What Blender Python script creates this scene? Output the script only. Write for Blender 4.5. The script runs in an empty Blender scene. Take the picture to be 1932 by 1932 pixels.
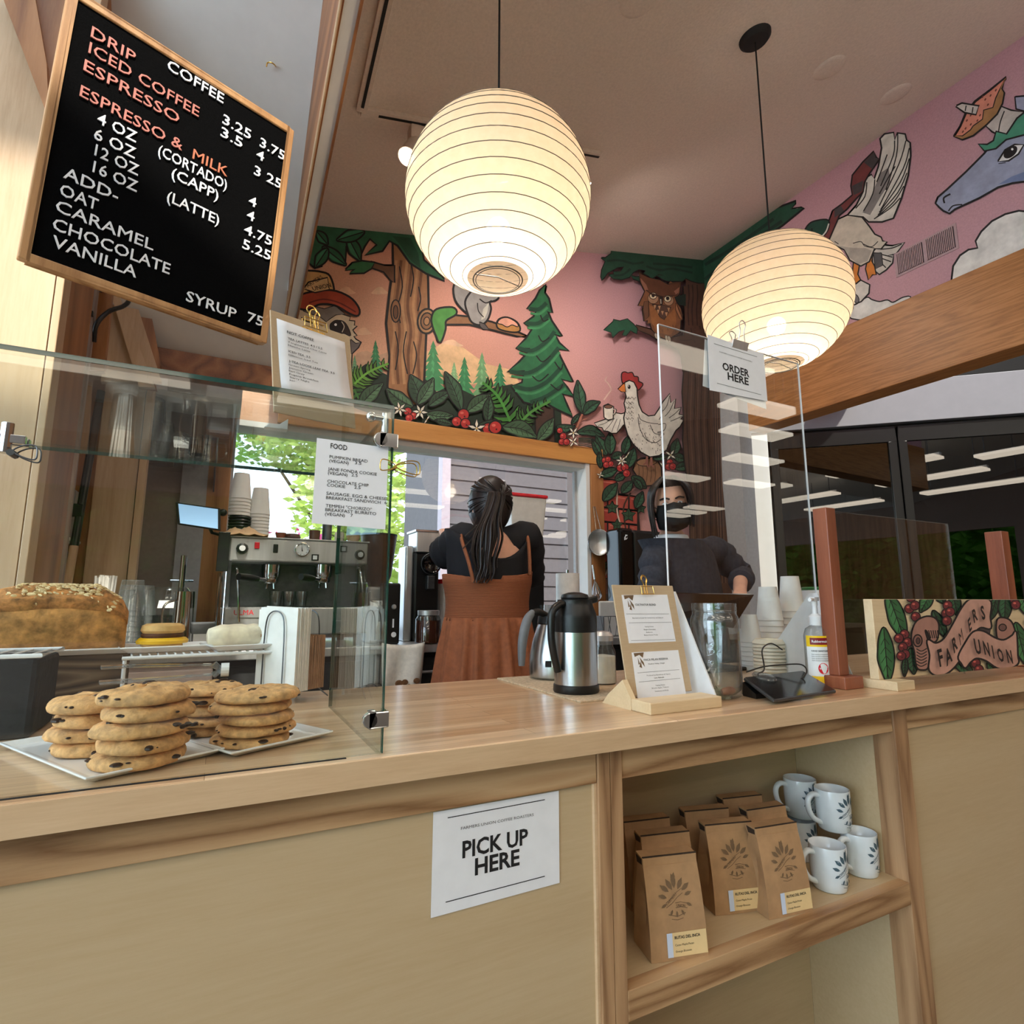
import bpy, bmesh, math, random
from mathutils import Vector, Matrix
from mathutils.geometry import tessellate_polygon
random.seed(7)
scene = bpy.context.scene
COL = scene.collection
pi, sin, cos = math.pi, math.sin, math.cos
V = Vector

# ------------------------------------------------------------------ camera
CZ = 1.2                                   # eye height of the phone
F, PITCH, ROLL, YAW = 1071.24, .15362, .0015757, .472056
fw = V((sin(YAW)*cos(PITCH), cos(YAW)*cos(PITCH), sin(PITCH)))
r0 = V((cos(YAW), -sin(YAW), 0)); u0 = r0.cross(fw)
rt = cos(ROLL)*r0 + sin(ROLL)*u0; up = -sin(ROLL)*r0 + cos(ROLL)*u0
cam = bpy.data.cameras.new('camera'); cam_o = bpy.data.objects.new('camera', cam); COL.objects.link(cam_o)
cam.sensor_width = 36; cam.lens = 36*F/1932; cam.clip_start = .02
cam_o.matrix_world = Matrix(((rt.x, up.x, -fw.x, 0), (rt.y, up.y, -fw.y, 0), (rt.z, up.z, -fw.z, CZ), (0, 0, 0, 1)))
scene.camera = cam_o

# ------------------------------------------------------------------ world, sun, exposure
w = bpy.data.worlds.new('sky'); scene.world = w; w.use_nodes = True
nt = w.node_tree; bg = nt.nodes['Background']
bg.inputs[0].default_value = (.72, .86, 1.0, 1); bg.inputs[1].default_value = 4.4
sun = bpy.data.lights.new('sun', 'SUN'); sun.energy = 7; sun.angle = .03; sun.color = (1, .93, .8)
sun_o = bpy.data.objects.new('sun', sun); COL.objects.link(sun_o)
sun_o.rotation_euler = (math.radians(35), 0, math.radians(0))
day = bpy.data.lights.new('left_window_daylight', 'AREA'); day.shape = 'RECTANGLE'; day.size = 2.6; day.size_y = 2.0; day.energy = 48; day.color = (.66, .83, 1)
day_o = bpy.data.objects.new('left_window_daylight', day); COL.objects.link(day_o)     # the tall windows on the photographer's left
day_o.location = (-3.2, -.9, 1.75); day_o.rotation_euler = (math.radians(90), 0, math.radians(-70))
vs = scene.view_settings
vs.view_transform = 'Standard'; vs.look = 'None'; vs.exposure = 0.08; vs.gamma = 1; vs.use_curve_mapping = False

# ------------------------------------------------------------------ measuring: a ray from the eye to a plane of the room
def ray(x, y): return fw*F + rt*(x-966) - up*(y-966)
def PY(x, y, Y): d = ray(x, y); d = d*(Y/d.y); return V((d.x, d.y, d.z+CZ))
def PX(x, y, X): d = ray(x, y); d = d*(X/d.x); return V((d.x, d.y, d.z+CZ))
def PZ(x, y, z): d = ray(x, y); d = d*((z-CZ)/d.z); return V((d.x, d.y, d.z+CZ))

# ------------------------------------------------------------------ materials
MATS = {}
def lin(c):
    return tuple((v/12.92 if v <= .04045 else ((v+.055)/1.055)**2.4) for v in (x/255 for x in c)) + (1,)
def newmat(name):
    m = bpy.data.materials.new(name); m.use_nodes = True; MATS[name] = m
    return m, m.node_tree.nodes, m.node_tree.links, m.node_tree.nodes['Principled BSDF']
def noise(n, l, scale=8, detail=3, stretch=(1, 1, 1), rough=.6):
    tc = n.new('ShaderNodeTexCoord'); mp = n.new('ShaderNodeMapping'); mp.inputs['Scale'].default_value = stretch
    no = n.new('ShaderNodeTexNoise'); no.inputs['Scale'].default_value = scale; no.inputs['Detail'].default_value = detail
    no.inputs['Roughness'].default_value = rough
    l.new(tc.outputs['Object'], mp.inputs[0]); l.new(mp.outputs[0], no.inputs['Vector'])
    return no
def ramp(n, l, src, stops):
    r = n.new('ShaderNodeValToRGB'); el = r.color_ramp.elements
    el[0].position, el[0].color = stops[0][0], lin(stops[0][1]); el[1].position, el[1].color = stops[-1][0], lin(stops[-1][1])
    for p, c in stops[1:-1]: e = el.new(p); e.color = lin(c)
    l.new(src, r.inputs[0]); return r
def bump(n, l, src, b, strength=.2, dist=.002):
    bp = n.new('ShaderNodeBump'); bp.inputs['Strength'].default_value = strength; bp.inputs['Distance'].default_value = dist
    l.new(src, bp.inputs['Height']); l.new(bp.outputs[0], b.inputs['Normal'])
def plain(name, c, rough=.5, metal=0, var=.06, scale=30, bmp=0, coat=0, spec=.5, stretch=(1, 1, 1)):
    m, n, l, b = newmat(name)
    no = noise(n, l, scale, 3, stretch)
    a = tuple(max(0, v*(1-var)) for v in c); z = tuple(min(255, v*(1+var)) for v in c)
    rp = ramp(n, l, no.outputs[0], [(.3, a), (.7, z)]); l.new(rp.outputs[0], b.inputs['Base Color'])
    b.inputs['Roughness'].default_value = rough; b.inputs['Metallic'].default_value = metal
    b.inputs['Coat Weight'].default_value = coat; b.inputs['Specular IOR Level'].default_value = spec
    if bmp: bump(n, l, no.outputs[0], b, bmp, .003)
    return m
def wood(name, c1, c2, c3, axis='x', scale=6, ring=18, rough=.45, contrast=.5, coat=0):
    m, n, l, b = newmat(name)
    st = {'x': (.12, 1.6, 1.6), 'y': (1.6, .12, 1.6), 'z': (1.6, 1.6, .12)}[axis]
    big = noise(n, l, scale*.45, 2, st); fine = noise(n, l, scale*14, 4, st, .7)
    ma = n.new('ShaderNodeMath'); ma.operation = 'MULTIPLY'; ma.inputs[1].default_value = ring; l.new(big.outputs[0], ma.inputs[0])
    fr = n.new('ShaderNodeMath'); fr.operation = 'PINGPONG'; fr.inputs[1].default_value = 1; l.new(ma.outputs[0], fr.inputs[0])
    mx = n.new('ShaderNodeMath'); mx.operation = 'MULTIPLY_ADD'; mx.inputs[1].default_value = contrast
    l.new(fr.outputs[0], mx.inputs[0])
    m2 = n.new('ShaderNodeMath'); m2.operation = 'MULTIPLY'; m2.inputs[1].default_value = 1-contrast; l.new(fine.outputs[0], m2.inputs[0])
    l.new(m2.outputs[0], mx.inputs[2])
    rp = ramp(n, l, mx.outputs[0], [(.12, c1), (.5, c2), (.85, c3)]); l.new(rp.outputs[0], b.inputs['Base Color'])
    b.inputs['Roughness'].default_value = rough; b.inputs['Coat Weight'].default_value = coat; b.inputs['Coat Roughness'].default_value = .2
    bump(n, l, fine.outputs[0], b, .12, .001)
    return m
def glass(name, tint=(235, 248, 242), spec=1.0, rough=0.0, ior=1.45, haze=0, hazec=(200, 200, 195), edge=0):
    m, n, l, b = newmat(name); n.remove(b)
    out = n['Material Output']; tr = n.new('ShaderNodeBsdfTransparent'); tr.inputs[0].default_value = lin(tint)
    gl = n.new('ShaderNodeBsdfGlossy'); gl.inputs[0].default_value = (spec, spec, spec, 1); gl.inputs['Roughness'].default_value = rough
    lw = n.new('ShaderNodeLayerWeight'); pw = n.new('ShaderNodeMath'); pw.operation = 'POWER'; pw.inputs[1].default_value = 5
    f0 = ((ior-1)/(ior+1))**2; fz = n.new('ShaderNodeMath'); fz.operation = 'MULTIPLY_ADD'; fz.inputs[1].default_value = 1-f0; fz.inputs[2].default_value = f0
    l.new(lw.outputs['Facing'], pw.inputs[0]); l.new(pw.outputs[0], fz.inputs[0])
    mx = n.new('ShaderNodeMixShader'); l.new(fz.outputs[0], mx.inputs[0]); l.new(tr.outputs[0], mx.inputs[1]); l.new(gl.outputs[0], mx.inputs[2])
    if edge:      # a longer way through the glass near the outline absorbs more
        p2 = n.new('ShaderNodeMath'); p2.operation = 'POWER'; p2.inputs[1].default_value = 3; l.new(lw.outputs['Facing'], p2.inputs[0])
        cm = n.new('ShaderNodeMix'); cm.data_type = 'RGBA'; cm.inputs[6].default_value = lin(tint); cm.inputs[7].default_value = lin(tuple(v*edge for v in tint))
        l.new(p2.outputs[0], cm.inputs[0]); l.new(cm.outputs[2], tr.inputs[0])
    last = mx
    if haze:
        df = n.new('ShaderNodeBsdfDiffuse'); df.inputs[0].default_value = lin(hazec)
        m2 = n.new('ShaderNodeMixShader'); m2.inputs[0].default_value = haze
        l.new(mx.outputs[0], m2.inputs[1]); l.new(df.outputs[0], m2.inputs[2]); last = m2
    l.new(last.outputs[0], out.inputs[0]); return m
def emit(name, c, s):
    m, n, l, b = newmat(name); b.inputs['Base Color'].default_value = lin(c)
    b.inputs['Emission Color'].default_value = lin(c); b.inputs['Emission Strength'].default_value = s; return m

def m_countertop():
    m, n, l, b = newmat('butcher_block')
    tc = n.new('ShaderNodeTexCoord'); br = n.new('ShaderNodeTexBrick')
    br.inputs['Scale'].default_value = 1; br.inputs['Brick Width'].default_value = .75; br.inputs['Row Height'].default_value = .042
    br.inputs['Mortar Size'].default_value = .0004; br.inputs['Mortar'].default_value = lin((150, 112, 78))
    br.inputs['Color1'].default_value = lin((240, 208, 170)); br.inputs['Color2'].default_value = lin((212, 170, 128)); br.offset = .37
    l.new(tc.outputs['Object'], br.inputs['Vector'])
    fine = noise(n, l, 60, 4, (.06, 1.5, 1.5), .7)
    rp = ramp(n, l, fine.outputs[0], [(.3, (205, 195, 185)), (.7, (255, 255, 255))])
    mx = n.new('ShaderNodeMix'); mx.data_type = 'RGBA'; mx.blend_type = 'MULTIPLY'; mx.inputs[0].default_value = .8
    l.new(br.outputs['Color'], mx.inputs[6]); l.new(rp.outputs[0], mx.inputs[7]); l.new(mx.outputs[2], b.inputs['Base Color'])
    b.inputs['Roughness'].default_value = .28; b.inputs['Coat Weight'].default_value = .35; b.inputs['Coat Roughness'].default_value = .15
    return m
m_countertop()
wood('maple_edge', (196, 160, 122), (213, 180, 142), (224, 194, 158), 'x', 6, 8, .4, .25)
wood('birch_ply', (186, 158, 122), (198, 172, 134), (206, 182, 146), 'x', 5, 6, .5, .3)
wood('ash_apron', (138, 98, 62), (190, 150, 108), (206, 170, 128), 'x', 15, 11, .5, .7)
wood('ash_post', (136, 98, 66), (176, 136, 98), (192, 152, 112), 'z', 12, 14, .5, .6)
wood('fir_light', (178, 144, 108), (202, 170, 136), (212, 184, 152), 'z', 5, 8, .5, .35)
wood('fir_amber', (160, 100, 48), (196, 136, 72), (210, 150, 84), 'x', 6, 10, .35, .4, .3)
wood('fir_brown', (104, 58, 28), (140, 86, 46), (160, 104, 60), 'y', 6, 12, .45, .5)
wood('fir_brown_z', (120, 72, 38), (160, 106, 62), (178, 124, 78), 'z', 6, 12, .45, .5)
wood('glulam', (128, 80, 42), (172, 114, 62), (190, 132, 80), 'y', 16, 22, .45, .35)
wood('oak_frame', (150, 104, 62), (180, 134, 86), (196, 150, 102), 'z', 12, 12, .45, .5)
wood('grey_board', (120, 100, 90), (160, 140, 128), (182, 164, 152), 'z', 7, 14, .7, .55)
wood('redwood', (116, 60, 38), (144, 80, 54), (162, 98, 68), 'z', 9, 10, .4, .45)
wood('pale_pine', (206, 178, 138), (222, 196, 156), (232, 208, 170), 'x', 8, 8, .5, .35)
wood('mdf', (186, 158, 124), (194, 168, 134), (200, 176, 144), 'x', 20, 3, .6, .1)
wood('rough_block', (58, 46, 36), (104, 86, 68), (138, 118, 96), 'x', 9, 26, .85, .7)
plain('charcoal', (24, 24, 25), .75, var=.3, scale=60, bmp=.4)
plain('white_paint', (216, 214, 212), .6, var=.015, scale=12)
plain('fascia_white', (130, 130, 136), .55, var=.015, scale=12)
plain('ceiling_tan', (222, 208, 196), .85, var=.03, scale=90, bmp=.25)
plain('grey_wall', (150, 132, 122), .8, var=.03, scale=60)
plain('grey_wall_light', (172, 168, 168), .8, var=.03, scale=60)
plain('floor_tile', (112, 104, 96), .5, var=.1, scale=6)
plain('black_plastic', (14, 14, 15), .38, var=.15)
plain('black_gloss', (9, 9, 10), .12, var=.15)
plain('black_matte', (18, 18, 19), .7, var=.15)
plain('grey_rubber', (104, 106, 110), .5)
plain('white_plastic', (226, 226, 226), .4, var=.02)
plain('paper_white', (240, 240, 244), .8, var=.015, scale=20)
plain('paper_cup', (236, 234, 230), .7, var=.02, scale=20)
plain('porcelain', (240, 240, 240), .15, var=.01, coat=.5)
plain('mug_glaze', (226, 232, 236), .2, var=.015, coat=.4)
plain('wire_white', (232, 234, 236), .35, var=.02)
plain('chrome', (210, 212, 214), .12, 1, .03)
plain('steel', (204, 205, 206), .38, .75, .05, 40, stretch=(1, 1, .05))
plain('steel_brushed', (186, 188, 190), .26, 1, .07, 90, stretch=(1, 1, .03))
plain('dark_steel', (92, 94, 97), .4, .8, .1)
plain('gold_wire', (228, 188, 104), .22, 1, .04)
plain('ink', (26, 24, 26), .8, var=.05)
plain('ink_grey', (96, 92, 92), .8, var=.05)
plain('ink_white', (236, 238, 244), .55, var=.02)
plain('letter_peach', (190, 116, 104), .55, var=.03)
plain('letter_orange', (196, 112, 80), .55, var=.03)
plain('felt_black', (8, 8, 9), 1, var=.4, scale=300, bmp=.3, spec=.05)
plain('kraft', (178, 138, 98), .75, var=.06, scale=25, bmp=.25)
plain('kraft_dark', (58, 44, 34), .8, var=.15)
plain('label_tan', (232, 200, 146), .7, var=.02)
plain('label_blue', (206, 216, 236), .7, var=.02)
plain('kraft_ink', (118, 92, 66), .8, var=.08)
plain('mug_ink', (70, 92, 104), .6, var=.08)
plain('napkin_white', (238, 234, 228), .85, var=.03, bmp=.2)
plain('napkin_brown', (160, 124, 94), .85, var=.08, bmp=.2)
plain('cookie', (206, 158, 104), .85, var=.16, scale=70, bmp=1)
plain('chocolate', (46, 28, 20), .45, var=.2)
plain('bread', (186, 134, 78), .9, var=.25, scale=45, bmp=.9)
plain('bread_crust', (164, 112, 64), .9, var=.35, scale=60, bmp=1)
plain('oats', (226, 198, 150), .85, var=.15, scale=80)
plain('muffin', (222, 176, 112), .8, var=.08, scale=40, bmp=.3)
plain('sausage', (92, 54, 34), .7, var=.2, scale=70, bmp=.5)
plain('egg', (250, 190, 30), .45, var=.06, scale=30)
plain('tortilla', (234, 214, 186), .8, var=.12, scale=26, bmp=.4)
plain('filling', (150, 90, 46), .7, var=.4, scale=50, bmp=.8)
plain('skin', (226, 172, 146), .55, var=.04, scale=20)
plain('skin_shade', (206, 150, 124), .55, var=.04, scale=20)
plain('hair_dark', (30, 21, 19), .42, var=.45, scale=60, stretch=(1, 1, .08))
plain('top_black', (17, 17, 24), .85, var=.15)
plain('sweater', (48, 50, 60), .9, var=.14, scale=60, bmp=.2)
plain('shirt_white', (220, 220, 224), .8, var=.03)
plain('dress_rust', (142, 82, 50), .85, var=.09, scale=40, bmp=.15)
m, n, l, b = newmat('dress_shirred'); tc = n.new('ShaderNodeTexCoord'); wv = n.new('ShaderNodeTexWave'); wv.bands_direction = 'Z'; wv.inputs['Scale'].default_value = 55; wv.inputs['Distortion'].default_value = 1.5
l.new(tc.outputs['Object'], wv.inputs['Vector']); rp = ramp(n, l, wv.outputs['Fac'], [(.1, (132, 75, 46)), (.9, (148, 86, 53))]); l.new(rp.outputs[0], b.inputs['Base Color']); b.inputs['Roughness'].default_value = .9; bump(n, l, wv.outputs['Fac'], b, .35, .004)
plain('towel_white', (232, 226, 216), .9, var=.04, scale=60, bmp=.4)
plain('stain', (120, 82, 52), .9, var=.25, scale=60)
plain('towel_orange', (226, 188, 146), .9, var=.05, bmp=.3)
plain('red_plastic', (214, 30, 46), .35, var=.05)
plain('ceramic_brown', (92, 60, 50), .35, var=.1)
plain('clear_bin', (224, 220, 214), .3, var=.03)
plain('appliance_white', (226, 208, 202), .4, var=.02)
plain('cork_mat', (196, 172, 142), .9, var=.12, scale=120, bmp=.4)
plain('sugar', (236, 226, 206), .8, var=.05)
plain('berry_red', (128, 22, 34), .5)
plain('yellow_label', (250, 205, 30), .5, var=.03)
plain('label_white', (236, 238, 238), .5, var=.02)
plain('green_lid', (40, 110, 60), .4, var=.05)
plain('siding', (104, 96, 98), .8, var=.04, scale=20)
plain('trim_pale', (186, 170, 176), .7, var=.03)
plain('soil', (96, 92, 70), .95, var=.2, scale=5)
plain('bark', (84, 66, 52), .9, var=.2)
plain('pink_bloom', (226, 70, 140), .7, var=.15)
plain('money', (178, 176, 150), .85, var=.12, scale=60)
plain('cooler_black', (12, 12, 13), .35, var=.15)
plain('cooler_inside', (40, 42, 44), .7, var=.2)
plain('vent_paint', (176, 146, 150), .6, var=.03)
plain('bottle_brown', (70, 44, 26), .3, var=.3)
for k, c in enumerate([(150, 190, 84), (104, 160, 66), (190, 206, 110)]):
    m, n, l, b = newmat('leaf_%s' % 'abc'[k]); n.remove(b)
    no = noise(n, l, 3, 3); rp = ramp(n, l, no.outputs[0], [(.3, tuple(v*.72 for v in c)), (.7, tuple(min(255, v*1.12) for v in c))])
    d = n.new('ShaderNodeBsdfDiffuse'); t = n.new('ShaderNodeBsdfTranslucent'); mx = n.new('ShaderNodeMixShader'); mx.inputs[0].default_value = .45
    l.new(rp.outputs[0], d.inputs[0]); l.new(rp.outputs[0], t.inputs[0]); l.new(d.outputs[0], mx.inputs[1]); l.new(t.outputs[0], mx.inputs[2]); l.new(mx.outputs[0], n['Material Output'].inputs[0])
glass('pane', (252, 255, 254), .8, 0, 1.45)
glass('acrylic', (246, 248, 248), 1, 0, 1.45)
glass('window_glass', (240, 244, 246), 1, 0, 1.5)
glass('door_glass', (120, 122, 122), .9, .01, 1.95)
glass('clear_glass', (247, 250, 250), 1, .01, 1.75, .015, edge=.5)
glass('clear_plastic', (238, 242, 246), 1, .08, 1.6, .08, edge=.7)
glass('bottle_clear', (242, 244, 244), 1, .05, 1.5, .06, edge=.6)
glass('honey', (150, 56, 14), 1, .02, 1.5, .25, (120, 50, 16))
plain('glass_edge', (16, 66, 58), .12, var=.1, coat=.5)
m, n, l, b = newmat('lantern_paper'); n.remove(b)
no = noise(n, l, 40, 3); rp = ramp(n, l, no.outputs[0], [(.3, (240, 220, 190)), (.7, (246, 228, 202))])
t = n.new('ShaderNodeBsdfTranslucent'); d = n.new('ShaderNodeBsdfDiffuse'); tp = n.new('ShaderNodeBsdfTransparent')
l.new(rp.outputs[0], t.inputs[0]); l.new(rp.outputs[0], d.inputs[0]); tp.inputs[0].default_value = (1, .95, .86, 1)
m1 = n.new('ShaderNodeMixShader'); m1.inputs[0].default_value = .35; l.new(t.outputs[0], m1.inputs[1]); l.new(d.outputs[0], m1.inputs[2])
m2 = n.new('ShaderNodeMixShader'); m2.inputs[0].default_value = .22; l.new(m1.outputs[0], m2.inputs[1]); l.new(tp.outputs[0], m2.inputs[2])
l.new(m2.outputs[0], n['Material Output'].inputs[0])
plain('lantern_wire', (96, 88, 78), .6, var=.1)
emit('bulb_glow', (255, 226, 180), 14)
emit('tube_glow', (255, 240, 218), 4.8)
emit('spot_glow', (255, 240, 214), 14)
emit('screen_blue', (150, 190, 226), .7)
emit('screen_dark', (38, 40, 44), .15)
emit('neon_red', (255, 70, 50), 3)
emit('neon_warm', (255, 200, 140), 5)
# the painted sky of the mural: peach low on the left, mauve to the right and up (paint colour)
m, n, l, b = newmat('mural_pink')
tc = n.new('ShaderNodeTexCoord'); sp = n.new('ShaderNodeSeparateXYZ'); l.new(tc.outputs['Object'], sp.inputs[0])
a1 = n.new('ShaderNodeMath'); a1.operation = 'MULTIPLY_ADD'; a1.inputs[1].default_value = .36; l.new(sp.outputs[0], a1.inputs[0])
a2 = n.new('ShaderNodeMath'); a2.operation = 'MULTIPLY_ADD'; a2.inputs[1].default_value = .22; a2.inputs[2].default_value = -.62
l.new(sp.outputs[2], a2.inputs[0]); l.new(a2.outputs[0], a1.inputs[2])
rp = ramp(n, l, a1.outputs[0], [(.12, (226, 176, 144)), (.4, (216, 154, 134)), (.7, (204, 150, 148)), (1, (196, 150, 160))])
no = noise(n, l, 120, 3); rp2 = ramp(n, l, no.outputs[0], [(.3, (235, 235, 235)), (.7, (255, 255, 255))])
mx = n.new('ShaderNodeMix'); mx.data_type = 'RGBA'; mx.blend_type = 'MULTIPLY'; mx.inputs[0].default_value = 1
l.new(rp.outputs[0], mx.inputs[6]); l.new(rp2.outputs[0], mx.inputs[7]); l.new(mx.outputs[2], b.inputs['Base Color']); b.inputs['Roughness'].default_value = .7
# flat paint with the colour of each painted shape
m, n, l, b = newmat('mural_paint')
at = n.new('ShaderNodeAttribute'); at.attribute_name = 'paint'; no = noise(n, l, 14, 4); rp2 = ramp(n, l, no.outputs[0], [(.3, (215, 215, 215)), (.7, (255, 255, 255))])
mx = n.new('ShaderNodeMix'); mx.data_type = 'RGBA'; mx.blend_type = 'MULTIPLY'; mx.inputs[0].default_value = 1
l.new(at.outputs[0], mx.inputs[6]); l.new(rp2.outputs[0], mx.inputs[7]); l.new(mx.outputs[2], b.inputs['Base Color']); b.inputs['Roughness'].default_value = .7
from mathutils import noise as mnoise
# ------------------------------------------------------------------ building helpers
def tag(o, label=None, cat=None, group=None, kind=None):
    if label: o['label'] = label
    if cat: o['category'] = cat
    if group: o['group'] = group
    if kind: o['kind'] = kind
    return o
def thing(name, label, cat, loc=(0, 0, 0), group=None):
    o = bpy.data.objects.new(name, None); COL.objects.link(o); o.location = loc; o.empty_display_size = .05
    return tag(o, label, cat, group)
def root_of(o):
    while o.parent: o = o.parent
    return o
def dup(root, loc=None, rotz=None, label=None, scale=None):
    def cp(o, par):
        c = o.copy(); COL.objects.link(c)
        if par: c.parent = par
        for ch in [x for x in bpy.data.objects if x.parent == o]: cp(ch, c)
        return c
    r = cp(root, None)
    if loc is not None: r.location = loc
    if rotz is not None: r.rotation_euler.z = rotz
    if scale: r.scale = scale if isinstance(scale, tuple) else (scale,)*3
    if label: r['label'] = label
    return r
def basis(d):
    d = V(d).normalized(); a = V((0, 0, 1)) if abs(d.z) < .95 else V((1, 0, 0))
    x = a.cross(d).normalized(); return x, d.cross(x), d
class MB:
    def __init__(s): s.v = []; s.f = []; s.m = []; s.cur = 0; s.c = None
    def face(s, pts):
        n = len(s.v); s.v += [V(p) for p in pts]; s.f.append(tuple(range(n, n+len(pts)))); s.m.append(s.cur)
        if s.c is not None: s.c.append(s.col)
        return s
    def add(s, verts, faces):
        n = len(s.v); s.v += [V(p) for p in verts]
        for f in faces:
            s.f.append(tuple(n+i for i in f)); s.m.append(s.cur)
            if s.c is not None: s.c.append(s.col)
        return s
    def hexa(s, p):        # 8 points: bottom loop 0-3, top loop 4-7
        return s.add(p, [(3, 2, 1, 0), (4, 5, 6, 7), (0, 1, 5, 4), (1, 2, 6, 5), (2, 3, 7, 6), (3, 0, 4, 7)])
    def box(s, a, b, rz=0, piv=None):
        x0, y0, z0 = a; x1, y1, z1 = b
        p = [V(q) for q in ((x0, y0, z0), (x1, y0, z0), (x1, y1, z0), (x0, y1, z0), (x0, y0, z1), (x1, y0, z1), (x1, y1, z1), (x0, y1, z1))]
        if rz:
            piv = V(piv) if piv is not None else (p[0]+p[6])/2; M = Matrix.Rotation(rz, 3, 'Z'); p = [M@(q-piv)+piv for q in p]
        return s.hexa(p)
    def cbox(s, c, size, M=None):
        c = V(c); h = V(size)/2; M = M or Matrix.Identity(3)
        p = [c+M@V((x*h.x, y*h.y, z*h.z)) for z in (-1, 1) for x, y in ((-1, -1), (1, -1), (1, 1), (-1, 1))]
        return s.hexa(p)
    def slab(s, pts, off):   # polygon pushed along a vector
        off = V(off); n = len(pts); p = [V(q) for q in pts]
        tri = tessellate_polygon([p])
        faces = [tuple(t) for t in tri] + [tuple(i+n for i in reversed(t)) for t in tri]
        faces += [(i, (i+1) % n, (i+1) % n+n, i+n) for i in range(n)]
        return s.add(p+[q+off for q in p], faces)
    def rings(s, rings, close=True, cap0=True, cap1=True):
        n = len(rings[0]); vs = [p for r in rings for p in r]; fs = []
        for i in range(len(rings)-1):
            for j in range(n if close else n-1):
                k = (j+1) % n; fs.append((i*n+j, i*n+k, (i+1)*n+k, (i+1)*n+j))
        if cap0: fs.append(tuple(reversed(range(n))))
        if cap1: fs.append(tuple((len(rings)-1)*n+j for j in range(n)))
        return s.add(vs, fs)
    def lathe(s, prof, c=(0, 0, 0), n=24, M=None, cap0=True, cap1=True, sx=1, sy=1):
        c = V(c); R = []
        for r, z in prof:
            ring = [V((r*sx*cos(2*pi*j/n), r*sy*sin(2*pi*j/n), z)) for j in range(n)]
            R.append([c+(M@p if M else p) for p in ring])
        return s.rings(R, True, cap0, cap1)
    def cyl(s, a, b, r, r2=None, n=16, caps=True):
        a, b = V(a), V(b); x, y, d = basis(b-a); r2 = r if r2 is None else r2
        R = [[p+(x*cos(2*pi*j/n)+y*sin(2*pi*j/n))*q for j in range(n)] for p, q in ((a, r), (b, r2))]
        return s.rings(R, True, caps, caps)
    def tube(s, pts, r, n=8, closed=False, caps=True, flat=1):
        pts = [V(p) for p in pts]; N = len(pts); R = []
        t = [(pts[(i+1) % N]-pts[i-1]) if closed else (pts[min(i+1, N-1)]-pts[max(i-1, 0)]) for i in range(N)]
        x, y, _ = basis(t[0]); px = x
        for i in range(N):
            d = t[i].normalized(); px = (px-d*px.dot(d))
            px = px.normalized() if px.length > 1e-6 else basis(d)[0]
            py = d.cross(px); rr = r[i] if isinstance(r, (list, tuple)) else r
            R.append([pts[i]+(px*cos(2*pi*j/n)*flat+py*sin(2*pi*j/n))*rr for j in range(n)])
        if closed: R.append(R[0])
        return s.rings(R, True, caps and not closed, caps and not closed)
    def sphere(s, c, r, n=16, m=10, sc=(1, 1, 1), M=None):
        prof = [(max(1e-5, sin(pi*i/m)), -cos(pi*i/m)) for i in range(m+1)]; c = V(c); R = []
        for q, z in prof:
            ring = [V((q*cos(2*pi*j/n)*r*sc[0], q*sin(2*pi*j/n)*r*sc[1], z*r*sc[2])) for j in range(n)]
            R.append([c+(M@p if M else p) for p in ring])
        return s.rings(R)
    def text(s, txt, o, ux, uy, size, bold=0, align='LEFT', space=1, depth=0, off=.0004):
        vs, fs = text_geo(txt, bold, align, space); o, ux, uy = V(o), V(ux).normalized(), V(uy).normalized(); nn = ux.cross(uy)
        pts = [o+ux*(p[0]*size)+uy*(p[1]*size)+nn*off for p in vs]
        if not depth: return s.add(pts, fs)
        k = len(pts); edges = {}
        for f in fs:
            for i in range(len(f)): e = (f[i], f[(i+1) % len(f)]); edges[e] = 1
        side = [(a, b, b+k, a+k) for a, b in edges if (b, a) not in edges]
        return s.add(pts+[p+nn*depth for p in pts], [tuple(i+k for i in f) for f in fs]+side)
    def build(s, name, mat, parent=None, bevel=0, smooth=None, sub=0, angle=40, seg=2):
        me = bpy.data.meshes.new(name); me.from_pydata([tuple(p) for p in s.v], [], s.f)
        ms = mat if isinstance(mat, (list, tuple)) else [mat]
        for q in ms: me.materials.append(MATS[q])
        if len(ms) > 1: me.polygons.foreach_set('material_index', s.m)
        if s.c is not None:
            at = me.color_attributes.new('paint', 'FLOAT_COLOR', 'CORNER'); data = []
            for p, c in zip(me.polygons, s.c): data += list(c)*p.loop_total
            at.data.foreach_set('color', data)
        bm = bmesh.new(); bm.from_mesh(me)
        if smooth or bevel or sub: bmesh.ops.remove_doubles(bm, verts=bm.verts, dist=1e-6)
        if s.c is None: bmesh.ops.recalc_face_normals(bm, faces=bm.faces)
        bm.to_mesh(me); bm.free()
        if smooth or sub:
            me.polygons.foreach_set('use_smooth', [True]*len(me.polygons))
            if not sub: me.set_sharp_from_angle(angle=math.radians(angle))
        o = bpy.data.objects.new(name, me); COL.objects.link(o)
        if bevel:
            b = o.modifiers.new('bevel', 'BEVEL'); b.width = bevel; b.segments = seg; b.limit_method = 'ANGLE'; b.angle_limit = math.radians(35)
        if sub:
            b = o.modifiers.new('sub', 'SUBSURF'); b.levels = sub; b.render_levels = sub
        if parent:
            o.parent = parent
            if not parent.parent: o.matrix_parent_inverse = parent.matrix_basis.inverted() if parent.type == 'EMPTY' else Matrix.Identity(4)
        return o
_T = {}
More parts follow.
